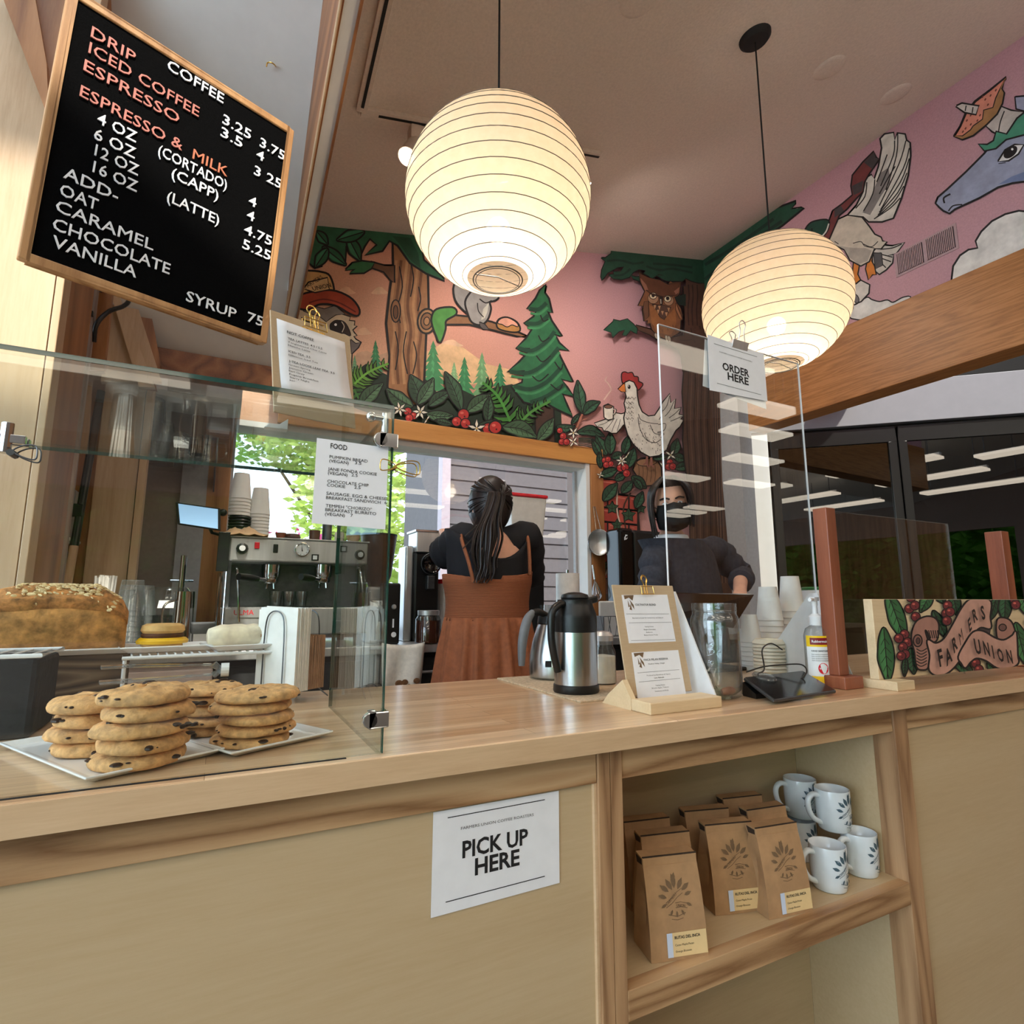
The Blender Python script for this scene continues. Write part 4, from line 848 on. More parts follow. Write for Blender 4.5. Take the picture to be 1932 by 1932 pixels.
p.poly([(1540, 920), (1640, 860), (1800, 800), (1950, 850), (2200, 1050), (2050, 950), (1900, 885), (1800, 875), (1650, 900)], (122, 136, 176))
p.poly([(1548, 742), (1600, 660), (1670, 620), (1732, 618), (1692, 682), (1620, 732)], (238, 236, 236), 8); p.ell(1636, 672, 62, 36, INK, 0, -.7); p.ell(1650, 650, 9, 9, (255, 255, 255))
p.line([(1180, 990), (1130, 1020), (1135, 1060)], 11); p.line([(1270, 1070), (1200, 1080), (1165, 1120)], 8); p.line([(1545, 760), (1600, 752)], 5)
p.poly([(1800, 330), (1690, 420), (1610, 540), (1530, 520), (1512, 588), (1460, 620), (1398, 614), (1440, 658), (1522, 640), (1600, 572), (1700, 545), (1800, 520), (2000, 560), (2300, 800), (2200, 560), (2000, 380)], (76, 152, 124), 8)
tag(p.mb.build('wall_mural', 'mural_paint'), 'painted mural of a flying duck, horned grey-blue head and clouds on the right wall', 'mural')
# air vent set in the painted wall
p0, p1 = PX(1692, 485, XR), PX(1800, 434, XR); zA, zB = 1.755+CZ, 1.87+CZ
yA, yB = p1.y, p0.y
vn = thing('wall_vent', 'pale pink double air vent grille high on the mural wall between duck and cloud', 'vent', (XR, (yA+yB)/2, zA))
MB().box((XR-.004, yA-.012, zA-.012), (XR-.001, yB+.012, zB+.012)).build('cover_plate', 'vent_paint', vn)
ym = (yA+yB)/2
for a, b in ((yA, ym-.008), (ym+.008, yB)):
    MB().box((XR-.0055, a, zA), (XR-.0042, b, zB)).build('duct_shade', 'black_matte', vn)  # black sheet stands for the shade behind the slats, no hole is cut
    mb = MB(); n_ = 16
    for i in range(n_): y = a+(b-a)*(i+.3)/n_; mb.box((XR-.012, y, zA), (XR-.0056, y+(b-a)/n_*.5, zB))
    mb.build('grille', 'vent_paint', vn)
# ------------------------------------------------------------------ lettering measured on a plane
def width1(s, bold=0, space=1):
    vs, _ = text_geo(s, bold, 'LEFT', space); return max(v[0] for v in vs)-min(v[0] for v in vs), min(v[0] for v in vs)
def ptext(mb, P, a, b, s, uy, cap, bold=.0, ux=None, off=.0005, depth=0):
    # text from picture point a towards b on the plane P, cap = height of capitals in metres
    o, e = P(*a), P(*b); d = e-o; ux = V(ux).normalized() if ux is not None else d.normalized(); w_ = abs(d.dot(ux)); W, x0 = width1(s, bold)
    uy = V(uy).normalized(); nn = ux.cross(uy); vs, fs = text_geo(s, bold); kx = w_/W; ky = cap/.715
    pts = [o+ux*((p_[0]-x0)*kx)+uy*(p_[1]*ky)+nn*off for p_ in vs]
    if not depth: return mb.add(pts, fs)
    k = len(pts); ed = {(f[i], f[(i+1) % len(f)]) for f in fs for i in range(len(f))}
    return mb.add(pts+[q+nn*depth for q in pts], [tuple(i+k for i in f) for f in fs]+[(i, j, j+k, i+k) for i, j in ed if (j, i) not in ed])
def plane(o, n):
    o, n = V(o), V(n)
    def P(x, y): d = ray(x, y); e = V((0, 0, CZ)); return e+d*((o-e).dot(n)/d.dot(n))
    return P
# ------------------------------------------------------------------ letter board hanging at the left
bc_ = V((-.154, 1.429, .968+CZ)); bx = V((.942, .336, -.025)).normalized(); bn = V((-.334, .94, .071)).normalized(); bz = bx.cross(bn)*1; bz = bz if bz.z > 0 else -bz
bw_, bh_ = .4966, .61
def bpt(u, v, d=0): return bc_+bx*u+bz*v+bn*d
def bbox(mb, u0, u1, v0, v1, d0, d1): return mb.hexa([bpt(u0, v0, d0), bpt(u1, v0, d0), bpt(u1, v0, d1), bpt(u0, v0, d1), bpt(u0, v1, d0), bpt(u1, v1, d0), bpt(u1, v1, d1), bpt(u0, v1, d1)])
lb = thing('letter_board', 'black felt letter board in an oak frame listing coffee prices', 'menu board', bpt(0, -bh_/2))
hw_, hh_ = bw_/2, bh_/2; fr_ = .016
bbox(MB(), -hw_+.01, hw_-.01, -hh_+.01, hh_-.01, .004, .02).build('felt', 'felt_black', lb)
mb = MB(); bbox(mb, -hw_, -hw_+fr_, -hh_, hh_, 0, .026); bbox(mb, hw_-fr_, hw_, -hh_, hh_, 0, .026); bbox(mb, -hw_+fr_, hw_-fr_, -hh_, -hh_+fr_, 0, .026); bbox(mb, -hw_+fr_, hw_-fr_, hh_-fr_, hh_, 0, .026)
mb.build('frame', 'oak_frame', lb, bevel=.003)
PB = plane(bpt(0, 0, .0035), bn); k = .3624
rows = [('COFFEE', 868, 360, 1160, 'w'), ('DRIP', 470, 192, 700, 'p'), ('ICED COFFEE', 458, 275, 1032, 'p'), ('ESPRESSO', 432, 365, 928, 'p'), ('ESPRESSO &', 412, 500, 945, 'p'), ('MILK', 1000, 826, 1180, 'o'),
 ('4 OZ', 503, 640, 706, 'w'), ('6 OZ', 486, 722, 700, 'w'), ('12 OZ', 490, 808, 716, 'w'), ('16 OZ', 480, 895, 710, 'w'), ('ADD-', 328, 925, 610, 'w'), ('OAT', 308, 1014, 505, 'w'), ('CARAMEL', 286, 1098, 795, 'w'), ('CHOCOLATE', 270, 1192, 880, 'w'), ('VANILLA', 268, 1284, 706, 'w'), ('SYRUP', 966, 1566, 1225, 'w'), ('75', 1285, 1672, 1365, 'w'),
 ('3.25', 1156, 642, 1302, 'w'), ('3.75', 1350, 762, 1478, 'w'), ('3.5', 1146, 708, 1258, 'w'), ('4', 1332, 822, 1370, 'w'), ('3 25', 1320, 908, 1460, 'w'), ('4', 1292, 1064, 1330, 'w'), ('4', 1282, 1138, 1320, 'w'), ('4.75', 1268, 1214, 1410, 'w'), ('5.25', 1260, 1292, 1404, 'w'), ('(CORTADO)', 820, 806, 1176, 'w'), ('(CAPP)', 890, 924, 1132, 'w'), ('(LATTE)', 866, 1046, 1136, 'w')]
for s, x0, y0, x1, c in rows:
    mb = MB(); a = (x0*k, y0*k); oa = PB(*a); e_ = V((0, 0, CZ))
    # where the row reaches x1
    lo, hi = 0, 1.2
    for _ in range(30):
        m_ = (lo+hi)/2; q = oa+bx*m_; rel = q-e_; xx = 966+F*rel.dot(rt)/rel.dot(fw)
        lo, hi = (m_, hi) if xx < x1*k else (lo, m_)
    W, xm = width1(s, .004); q = oa+bx*lo; rel = q-e_; px, py = 966+F*rel.dot(rt)/rel.dot(fw), 966-F*rel.dot(up)/rel.dot(fw)
    ptext(mb, PB, a, (px, py), s, bz, .0262, .004, bx, 0, .003)
    o = mb.build('letter_row', {'w': 'ink_white', 'p': 'letter_peach', 'o': 'letter_orange'}[c], lb)
    o['label'] = {'w': 'white', 'p': 'peach', 'o': 'orange'}[c]+' plastic letters'
p_ = bpt(0, .0, .02); kk = (bay_z(0)-.97*p_.y-p_.z)/(bn.z+.97*bn.y)
MB().tube([p_, p_+bn*kk], .012, 10).build('mounting_arm', 'dark_steel', lb, smooth=True)

# ------------------------------------------------------------------ paper sheets on the counter front and glass
def sheet(name, label, P, c4, rows_, th=V((0, .0006, 0)), mt='paper_white', cat='sign', ux=X3, uy=Z3, group=None, bends=0):
    pts = [P(*q) for q in c4]; t = thing(name, label, cat, (pts[2]+pts[3])/2, group)
    MB().slab(pts, th).build('paper', mt, t)
    for r_ in rows_:
        s, a, b, cap, bold, m_ = r_; mb = MB()
        if s == '-':
            A, B = P(*a), P(*b); d = (B-A).normalized(); n_ = ux.cross(uy)*.0005; v_ = uy*cap/2; mb.face([A-v_+n_, B-v_+n_, B+v_+n_, A+v_+n_])
        else: ptext(mb, P, a, b, s, uy, cap, bold, ux)
        mb.build('printed_line' if s == '-' else 'printed_text', m_, t)
    return t
PF = lambda x, y: PY(x, y, .856)
q6 = lambda x, y: (640+x*.2857, 1380+y*.2857)
sheet('paper_sign', 'white PICK UP HERE paper sign taped to the counter front', PF, [(817.7, 1532.9), (1054.3, 1491.8), (1055.7, 1665.7), (812.9, 1732.3)],
 [('-', q6(716, 570), q6(1357, 450), .0013, 0, 'ink'), ('FARMERS UNION COFFEE ROASTERS', q6(803, 650), q6(1283, 555), .0042, 0, 'ink_grey'), ('PICK UP', q6(812, 835), q6(1246, 740), .0235, .026, 'ink'), ('HERE', q6(895, 948), q6(1190, 880), .0235, .026, 'ink'), ('-', q6(702, 1127), q6(1357, 955), .0013, 0, 'ink')])
GF = lambda x, y: PY(x, y, .8284)
q5 = lambda x, y: (400+x*.2381, 700+y*.2381)
fx = V((1, 0, -.014)).normalized()
fd = sheet('menu_sheet', 'white FOOD price sheet clipped to the glass of the pastry guard', GF, [(598, 826), (733, 845), (727, 999), (588, 987)],
 [('FOOD', q5(938, 612), q5(1070, 628), .0078, .012, 'ink'), ('PUMPKIN BREAD', q5(930, 690), q5(1233, 720), .0046, .003, 'ink'), ('(VEGAN)', q5(928, 722), q5(1082, 737), .0046, .003, 'ink'), ('3.5', q5(1132, 738), q5(1182, 744), .0046, .003, 'ink'),
  ('JANE FONDA COOKIE', q5(918, 786), q5(1305, 826), .0046, .003, 'ink'), ('(VEGAN)', q5(918, 818), q5(1072, 834), .0046, .003, 'ink'), ('2.5', q5(1104, 834), q5(1153, 840), .0046, .003, 'ink'), ('CHOCOLATE CHIP', q5(912, 884), q5(1240, 910), .0046, .003, 'ink'), ('COOKIE', q5(910, 914), q5(1055, 924), .0046, .003, 'ink'), ('2.5', q5(1126, 932), q5(1176, 938), .0046, .003, 'ink'),
  ('SAUSAGE, EGG & CHEESE', q5(905, 980), q5(1382, 1022), .0046, .003, 'ink'), ('BREAKFAST SANDWICH', q5(903, 1014), q5(1335, 1050), .0046, .003, 'ink'), ('6', q5(1366, 1054), q5(1384, 1056), .0046, .003, 'ink'), ('TEMPEH "CHORIZO"', q5(900, 1078), q5(1265, 1104), .0046, .003, 'ink'), ('BREAKFAST BURRITO', q5(896, 1110), q5(1300, 1142), .0046, .003, 'ink'), ('(VEGAN)', q5(894, 1144), q5(1052, 1154), .0046, .003, 'ink'), ('7', q5(1096, 1156), q5(1114, 1158), .0046, .003, 'ink')], ux=fx)
# gold wire clip gripping sheet and glass edge
p0 = GF(742, 885); mb = MB()
def loop(c, a, b, z, y): return [c+V((a, y, z*.2)), c+V((a+(b-a)*.4, y, z)), c+V((b*.9, y, z*1.1)), c+V((b, y, 0)), c+V((b*.9, y, -z*.7)), c+V((a+(b-a)*.4, y, -z*.45))]
for y_ in (-.012, .004): mb.tube(smooth_line(loop(p0, .0, .038, .011, y_), 5, True), .0009, 6, True); mb.tube(smooth_line(loop(p0, .0, -.023, .009, y_), 5, True), .0009, 6, True)
mb.tube([p0+V((0, -.013, 0)), p0+V((0, .006, 0))], .0025, 8)
one('wire_clip', mb, 'gold_wire', 'gold wire clip pinching the glass edge beside the FOOD sheet', 'clip', smooth=True)
mb = MB(); p0 = GF(30, 858)
for y_ in (-.012, .004): mb.tube(smooth_line(loop(p0, .0, .022, .009, y_), 5, True), .0009, 6, True)
mb.tube([p0+V((-.002, -.013, 0)), p0+V((-.002, .006, 0))], .004, 8)
one('wire_clip', mb, 'dark_steel', 'small wire clip on the glass at the left edge of the picture', 'clip', smooth=True)

# binder clip with wire loops: c grip centre, s size, frame x / z / n (n towards the viewer)
def binder(name, label, c, w_, x, z, n, body, wire, hgt=.016, loops=.034, open_=False):
    t = thing(name, label, 'clip', c); mb = MB(); h = w_/2
    if open_:      # all wire: two round loops above, a square cage below
        for sg in (-1, 1):
            o = c+n*.004*sg+x*(sg*w_*.12); pts = [o-x*w_*.1-z*hgt, o-x*w_*.12+z*hgt*.8, o-x*w_*.24+z*hgt*1.5, o-x*w_*.14+z*hgt*2.15, o+x*w_*.06+z*hgt*2.2, o+x*w_*.2+z*hgt*1.6, o+x*w_*.1+z*hgt*.8, o+x*w_*.1-z*hgt]
            MB().tube(smooth_line(pts, 4), .0011, 6).build('wire_handle', wire, t, smooth=True)
        for sg in (-1, 1):
            o = c+n*.0045*sg; mb.tube([o-x*h-z*hgt, o+x*h-z*hgt, o+x*h*.96+z*hgt*.3, o-x*h*.96+z*hgt*.3], .0011, 6, True)
        mb.cbox(c-z*hgt+n*.004, (w_, .002, .0035), Matrix((x, n, z)).transposed()); mb.build('jaw', wire, t)
    else:
        R = Matrix((x, n, z)).transposed()
        mb.hexa([c+R@V(q) for q in ((-h, -.002, -hgt), (h, -.002, -hgt), (h, .003, -hgt), (-h, .003, -hgt), (-h, -.012, hgt*.5), (h, -.012, hgt*.5), (h, .013, hgt*.5), (-h, .013, hgt*.5))]).build('jaw', body, t, bevel=.001)
        for sg in (-1, 1):
            o = c+n*.012*sg+z*hgt*.5; d = (z*1+n*sg*.35+x*.25*sg).normalized()
            pts = [o-x*w_*.2, o-x*w_*.12+d*loops*.5, o-x*w_*.2+d*loops*.85, o+d*loops*1.05, o+x*w_*.2+d*loops*.85, o+x*w_*.12+d*loops*.5, o+x*w_*.2]
            MB().tube(smooth_line(pts, 4), .0014, 6).build('wire_handle', wire, t, smooth=True)
    return t
# ------------------------------------------------------------------ NOT COFFEE clipboard standing on the glass top
cc = V((.118, .97, .384+CZ)); cx_ = V((.937, .348, .041)).normalized(); cn_ = V((-.34, .931, -.13)).normalized(); cz_ = cx_.cross(cn_); cz_ = cz_ if cz_.z > 0 else -cz_; cn_ = cz_.cross(cx_)
PCB = plane(cc, cn_); h2, w2 = .09, .0735
cb = thing('clipboard', 'small tan clipboard with the NOT COFFEE list standing on the glass', 'clipboard', cc-cz_*h2)
R = Matrix((cx_, cn_, cz_)).transposed()
MB().cbox(cc+cn_*.0018, (2*w2, .003, 2*h2), R).build('board', 'mdf', cb, bevel=.0012)
q3 = lambda x, y: (500+x*.15528, 560+y*.15528)
PCs = plane(cc-cn_*.0008, cn_)
ct_ = thing('menu_sheet', 'NOT COFFEE tea list on white paper under the gold clip of the upper clipboard', 'menu', PCs(*q3(600, 1200)))
top_ = [q3(140, 262), q3(968, 552)]; n_ = 8; mbp = MB(); grid = []
for i in range(n_+1):
    t = i/n_; L = (140+50*t, 262+870*t); Rr = (968+84*t, 552+800*t); curl = -.006*max(0, t-.55)**2*6
    row = []
    for j in range(7):
        u = j/6; row.append(PCs(*q3(L[0]+(Rr[0]-L[0])*u, L[1]+(Rr[1]-L[1])*u))+cn_*curl*(.4+.6*u))
    grid.append(row)
vs = [q for r_ in grid for q in r_]; fs = [(i*7+j, i*7+j+1, (i+1)*7+j+1, (i+1)*7+j) for i in range(n_) for j in range(6)]
o = mbp.add(vs, fs).build('paper', 'paper_white', ct_, smooth=True); md = o.modifiers.new('thickness', 'SOLIDIFY'); md.thickness = .0003
PT = plane(cc-cn_*.0022, cn_)
for s, a, b, cap, bd in (('NOT COFFEE', (268, 440), (592, 545), .0047, .014), ('TEA LATTES  4.5 / 5.5', (277, 516), (695, 648), .0038, .01), ('Tanglewood Chai Latte', (277, 556), (745, 694), .003, .0), ('Matcha Latte', (280, 596), (548, 676), .003, .0), ('ICED TEA  3.5', (284, 672), (550, 750), .0038, .01), ('Hibiscus Iced Tea', (286, 712), (640, 816), .003, 0), ('J-TEA LOOSE LEAF TEA  3.5', (290, 790), (845, 956), .0038, .01), ('Green Spring', (286, 830), (550, 905), .003, 0), ('Jasmine Green', (288, 868), (582, 948), .003, 0), ('Earl Grey', (290, 906), (480, 962), .003, 0), ('Eugene Breakfast', (294, 946), (650, 1046), .003, 0), ('Starry Night', (298, 984), (540, 1054), .003, 0), ('Hibiscus', (300, 1024), (472, 1074), .003, 0)):
    mb = MB(); ptext(mb, PT, q3(*a), q3(*b), s, cz_, cap, bd, cx_); mb.build('printed_text', 'ink', ct_)
binder('binder_clip', 'gold wire binder clip on the top edge of the NOT COFFEE clipboard', PCB(*q3(590, 330))-cn_*.003, .042, cx_, cz_, cn_, 'gold_wire', 'gold_wire', .013, open_=True)
o_ = PZ(522, 808, CZ+.294); mb = MB().slab([o_+V(q) for q in ((-.02, 0, 0), (.018, 0, 0), (.018, 0, .02), (.004, 0, .008), (-.012, 0, .008))], (0, .02, 0))
one('clip_bracket', mb, 'white_plastic', 'white plastic bracket under the lower left corner of the NOT COFFEE clipboard', 'bracket', bevel=.001)

# ------------------------------------------------------------------ clipboard of coffees in a wooden stand
sc0 = V((.835, .972, -.092+CZ)); sx_ = V((1, .0, .0)); sz_ = V((0, .203, .979)).normalized(); sn_ = V((0, .979, -.203)).normalized(); hh2, ww2 = .125, .0855
R = Matrix((sx_, sn_, sz_)).transposed()
st = thing('clipboard_stand', 'pale wooden slotted base holding up the tall tan clipboard', 'stand', (sc0.x, sc0.y, CT))
mb = MB().box((sc0.x-.1, .868, CT), (sc0.x+.085, .925, CT+.022)); mb.build('base', 'pale_pine', st, bevel=.002)
MB().slab([(sc0.x-.1, .925, CT), (sc0.x-.1, 1.02, CT), (sc0.x-.1, 1.0, CT+.02), (sc0.x-.1, .95, CT+.055), (sc0.x-.1, .925, CT+.022)], (.012, 0, 0)).build('side_prop', 'pale_pine', st)
cb2 = thing('clipboard', 'tall tan clipboard with two coffee cards leaning in the wooden base', 'clipboard', sc0-sz_*hh2)
MB().cbox(sc0+sz_*.012, (2*ww2, .0035, 2*hh2-.02), R).build('board', 'mdf', cb2, bevel=.0015)
q7 = lambda x, y: (1080+x*.2796, 820+y*.2796); PS = plane(sc0-sn_*.0024, sn_)
def leafmark(mb, P, pts, n):
    for q in pts: mb.slab([P(*q7(*a))-n*.0005 for a in q], n*.0002)
for nm, c4, lm, rows_ in (('upper', [(332, 1082), (640, 1080), (698, 1395), (382, 1408)], [[(345, 1085), (412, 1083), (405, 1120), (380, 1100), (352, 1112)], [(372, 1118), (388, 1160), (378, 1165)], [(385, 1115), (412, 1150), (418, 1180), (398, 1150)], [(392, 1140), (402, 1185), (385, 1180)]],
   [('CULTIVATOR BLEND', (424, 1155), (562, 1152), .0045, .01, 'ink'), ('-', (362, 1210), (650, 1210), .0006, 0, 'ink_grey'), ('Blended in-house for consistency and balance', (405, 1242), (612, 1240), .0028, 0, 'ink_grey'), ('-', (380, 1270), (668, 1266), .0006, 0, 'ink_grey'), ('Tasting Notes:', (487, 1300), (548, 1299), .0026, 0, 'ink_grey'), ('Bright Chocolate', (482, 1320), (560, 1319), .0026, 0, 'ink_grey'), ('Balance', (498, 1338), (540, 1337), .0026, 0, 'ink_grey'), ('Baked Stone Fruits', (484, 1357), (576, 1356), .0026, 0, 'ink_grey'), ('-', (395, 1390), (690, 1382), .0006, 0, 'ink_grey')]),
  ('lower', [(400, 1470), (714, 1453), (772, 1778), (445, 1812)], [[(412, 1475), (480, 1470), (474, 1506), (450, 1486), (420, 1500)], [(440, 1505), (455, 1548), (446, 1552)], [(452, 1502), (480, 1538), (488, 1568), (466, 1538)], [(460, 1528), (470, 1575), (452, 1568)]],
   [('FINCA MILAN RESERVA', (482, 1528), (645, 1522), .0045, .01, 'ink'), ('Huehue Valley, Origin', (512, 1552), (622, 1548), .0028, 0, 'ink_grey'), ('-', (438, 1608), (720, 1586), .0006, 0, 'ink_grey'), ('Produced by Benedictus & Pajares', (502, 1630), (660, 1620), .0026, 0, 'ink_grey'), ('Low Altitude', (552, 1646), (618, 1642), .0028, .008, 'ink'), ('-', (448, 1670), (726, 1644), .0006, 0, 'ink_grey'), ('Tasting Notes:', (560, 1697), (625, 1692), .0026, 0, 'ink_grey'), ('Brioche Apple, Tobacco', (536, 1716), (650, 1706), .0026, 0, 'ink_grey'), ('Sweetness and Body', (556, 1736), (648, 1728), .0026, 0, 'ink_grey')])):
    t = sheet('coffee_card', 'white coffee card, %s one of two on the tall tan clipboard' % nm, lambda x, y: PS(*q7(x, y)), c4, rows_, sn_*.0004, ux=sx_, uy=sz_, cat='card')
    mb = MB(); leafmark(mb, PS, lm, sn_); mb.build('leaf_emblem', 'kraft_ink', t)
binder('binder_clip', 'gold wire binder clip on the top edge of the tall coffee clipboard', PS(*q7(490, 1040))-sn_*.002, .034, sx_, sz_, sn_, 'gold_wire', 'gold_wire', .013, open_=True)

# ------------------------------------------------------------------ ORDER HERE shield
SHY = 1.03
sxl, sxr, szt = PY(1245, 700, SHY).x, PY(1506, 700, SHY).x, PY(1375, 650, SHY).z
sg = thing('order_shield', 'tall clear acrylic shield on two white triangular feet over the counter', 'shield', ((sxl+sxr)/2, SHY, CT))
MB().box((sxl, SHY-.002, CT+.003), (sxr, SHY+.002, szt)).build('pane', 'acrylic', sg)
MB().box((sxl-.0012, SHY-.0025, CT+.003), (sxl, SHY+.0025, szt)).box((sxr, SHY-.0025, CT+.003), (sxr+.0012, SHY+.0025, szt)).box((sxl, SHY-.0025, szt), (sxr, SHY+.0025, szt+.0012)).build('polished_edge', 'white_plastic', sg)
for X_, f_, b_ in ((sxl+.006, (1352, 1341), None), (sxr-.012, (1614, 1308), (1432, 1285))):
    fp = PX(*f_, X_); y0_ = max(.835, fp.y); yb_ = PX(*b_, X_).y if b_ else 1.2
    MB().slab([(X_, y0_, CT), (X_, yb_, CT), (X_, yb_, CT+.012), (X_, SHY+.012, CZ+.02), (X_, SHY-.012, CZ+.02), (X_, y0_, CT+.012)], (.004, 0, 0)).build('foot', 'white_plastic', sg)
OS = lambda x, y: PY(x, y, SHY-.004)
q3b = lambda x, y: (1200+x*.39334, y*.39334)
sheet('paper_sign', 'white ORDER HERE paper sign clipped to the top of the clear shield', OS, [(1335, 631), (1441, 668), (1448, 757), (1339, 736)],
 [('-', q3b(373, 1648), q3b(580, 1712), .0012, 0, 'ink_grey'), ('FARMERS UNION COFFEE ROASTERS', q3b(400, 1690), q3b(556, 1735), .0032, 0, 'ink_grey'), ('ORDER', q3b(415, 1772), q3b(543, 1800), .021, .026, 'ink'), ('HERE', q3b(440, 1820), q3b(540, 1842), .021, .026, 'ink'), ('-', q3b(388, 1838), q3b(600, 1894), .0012, 0, 'ink_grey')], ux=V((1, 0, -.03)).normalized())
sheet('paper_sign', 'back side sheet hanging behind the ORDER HERE sign on the clear shield', lambda x, y: PY(x, y, SHY+.004), [(1330, 640), (1438, 676), (1446, 772), (1326, 728)], [])
binder('binder_clip', 'silver binder clip holding the ORDER HERE sign on the clear shield', PY(1393, 652, SHY), .06, X3, Z3, Y3, 'steel', 'steel', .018, .05)
# ------------------------------------------------------------------ glass pastry guard
gz = CZ+.294
gd = thing('sneeze_guard', 'clear glass pastry guard with green edges standing on the left of the countertop', 'glass guard', (0, .95, CT))
MB().box((-.62, .830, CT+.0006), (.219, .837, gz)).build('front_pane', 'pane', gd)
MB().box((-.62, .8375, gz-.007), (.219, 1.37, gz)).build('top_pane', 'pane', gd)
MB().box((.212, .8375, CT+.0006), (.219, 1.225, gz-.0075)).build('side_pane', 'pane', gd)
MB().box((-.62, .8295, gz), (.2195, .8378, gz+.001)).box((-.62, .8288, gz-.005), (.2195, .8299, gz+.001)).box((.219, .8295, CT+.0006), (.2205, .8375, gz+.001)).box((-.62, 1.37, gz-.007), (.219, 1.3708, gz)).box((.212, 1.225, CT+.001), (.219, 1.2262, gz-.008)).build('polished_edge', 'glass_edge', gd)
for z in (PY(735, 833, .83).z, PY(708, 1357, .83).z):
    mb = MB().box((.2, .822, z-.011), (.226, .83, z+.011)).lathe([(.011, -.004), (.011, .004)], (.2, .826, z), 20, Matrix.Rotation(pi/2, 3, 'X')).box((.2, .837, z-.011), (.211, .846, z+.011)).box((.2205, .83, z-.011), (.226, .85, z+.011))
    mb.build('clamp', 'chrome', gd, bevel=.0015)
mb = MB(); a = PY(712, 800, .845)
mb.tube([a+V((.012, 0, .018)), a+V((.012, 0, -.02))], .006, 12).tube([a+V((-.008, 0, .01)), a+V((.014, 0, .01))], .005, 12).sphere(a+V((-.01, 0, .01)), .008, 12, 8)
mb.build('hinge_knob', 'chrome', gd, smooth=True)
mb = MB(); a = PY(12, 826, .826)
mb.box((a.x-.03, .822, a.z-.006), (a.x+.018, .83, a.z+.004)).tube([a+V((.0, 0, .018)), a+V((0, 0, -.018))], .006, 12).box((a.x-.03, .837, a.z-.006), (a.x+.018, .846, a.z+.004))
mb.build('clamp', 'chrome', gd, bevel=.001)

# ------------------------------------------------------------------ cookies on plates
def plate(label, c, L, W, d, z, h=.006, group=None, name='plate', rim=.012):
    dx, dy = V((d[0], d[1], 0)).normalized(), None; dy = V((-dx.y, dx.x, 0)); c = V((c[0], c[1], z)); mb = MB()
    def ring(l, w_, zz): return [c+dx*(sx*l)+dy*(sy*w_)+V((0, 0, zz)) for sx, sy in ((-1, -1), (1, -1), (1, 1), (-1, 1))]
    R = [ring(L-.02, W-.02, 0), ring(L-.014, W-.014, .001), ring(L, W, h+.002), ring(L, W, h+.0045), ring(L-.003, W-.003, h+.0045), ring(L-rim, W-rim, .0045), ring(L-rim-.004, W-rim-.004, .004)]
    mb.rings(R); return one(name, mb, 'porcelain', label, 'plate', group, bevel=.0015, seg=2)
plate('white rectangular plate under two cookie stacks at the front left of the counter', (-.122, 1.008), .148, .083, (.49, -.87), CT)
plate('white square plate under two cookie stacks nearer the middle of the counter', (.052, 1.022), .112, .082, (.45, -.893), CT)
def cookie_shape(r, h, seed):
    rnd = random.Random(seed); mb = MB(); n = 44; ph = [rnd.uniform(0, 6.28) for _ in range(4)]
    prof = [(.001, 0), (.6, 0), (.9, .0), (.97, .08), (.995, .2), (1.0, .34), (.985, .5), (.95, .66), (.89, .78), (.8, .87), (.68, .93), (.55, .97), (.42, 1.0), (.3, 1.02), (.15, 1.02), (.001, 1.0)]
    R = []
    for q, z in prof:
        ring = []
        for j in range(n):
            a = 2*pi*j/n; f = 1+.03*sin(2*a+ph[0])+.025*sin(3*a+ph[1])+.012*sin(7*a+ph[2]); zz = z*(1+.07*sin(5*a+ph[3]+q*5)+rnd.uniform(-.06, .06))
            ring.append(V((q*r*f*cos(a), q*r*f*sin(a), zz*h)))
        R.append(ring)
    for ring in R:
        for q in ring:
            nv = mnoise.noise(V((q.x*95+seed*3.1, q.y*95, q.z*140)))*.0016+abs(mnoise.noise(V((q.x*40+seed, q.y*40, q.z*60+seed))))*-.0018
            q += V((q.x*14, q.y*14, .35 if q.z > h*.5 else 0))*nv*1.1
    mb.rings(R); return mb
def cookie(label, c, r, h, seed, group, z, tilt=0):
    t = thing('cookie', label, 'cookie', (c[0], c[1], z), group); rnd = random.Random(seed)
    mb = cookie_shape(r, h, seed); mb.v = [V((c[0], c[1], z))+Matrix.Rotation(tilt, 3, 'Y')@p for p in mb.v]; mb.build('dough', 'cookie', t, smooth=True, angle=70)
    mb = MB()
    for i in range(rnd.randint(7, 11)):
        if i < 4: a = rnd.uniform(0, 6.28); q = rnd.uniform(.2, .8)*r; zz = h*.97
        else: a = rnd.uniform(pi*1.0, pi*2.1); q = r*.965; zz = h*rnd.uniform(.3, .62)
        mb.sphere((c[0]+q*cos(a), c[1]+q*sin(a), z+zz), rnd.choice((.002, .0028, .0035, .005, .0068)), 7, 5, (rnd.uniform(.7, 1.6), rnd.uniform(.7, 1.6), .5), Matrix.Rotation(a, 3, 'Z'))
    mb.build('chocolate_chip', 'chocolate', t, smooth=True)
ordn = ('topmost', 'second from the top', 'third from the top', 'fourth from the top', 'bottom')
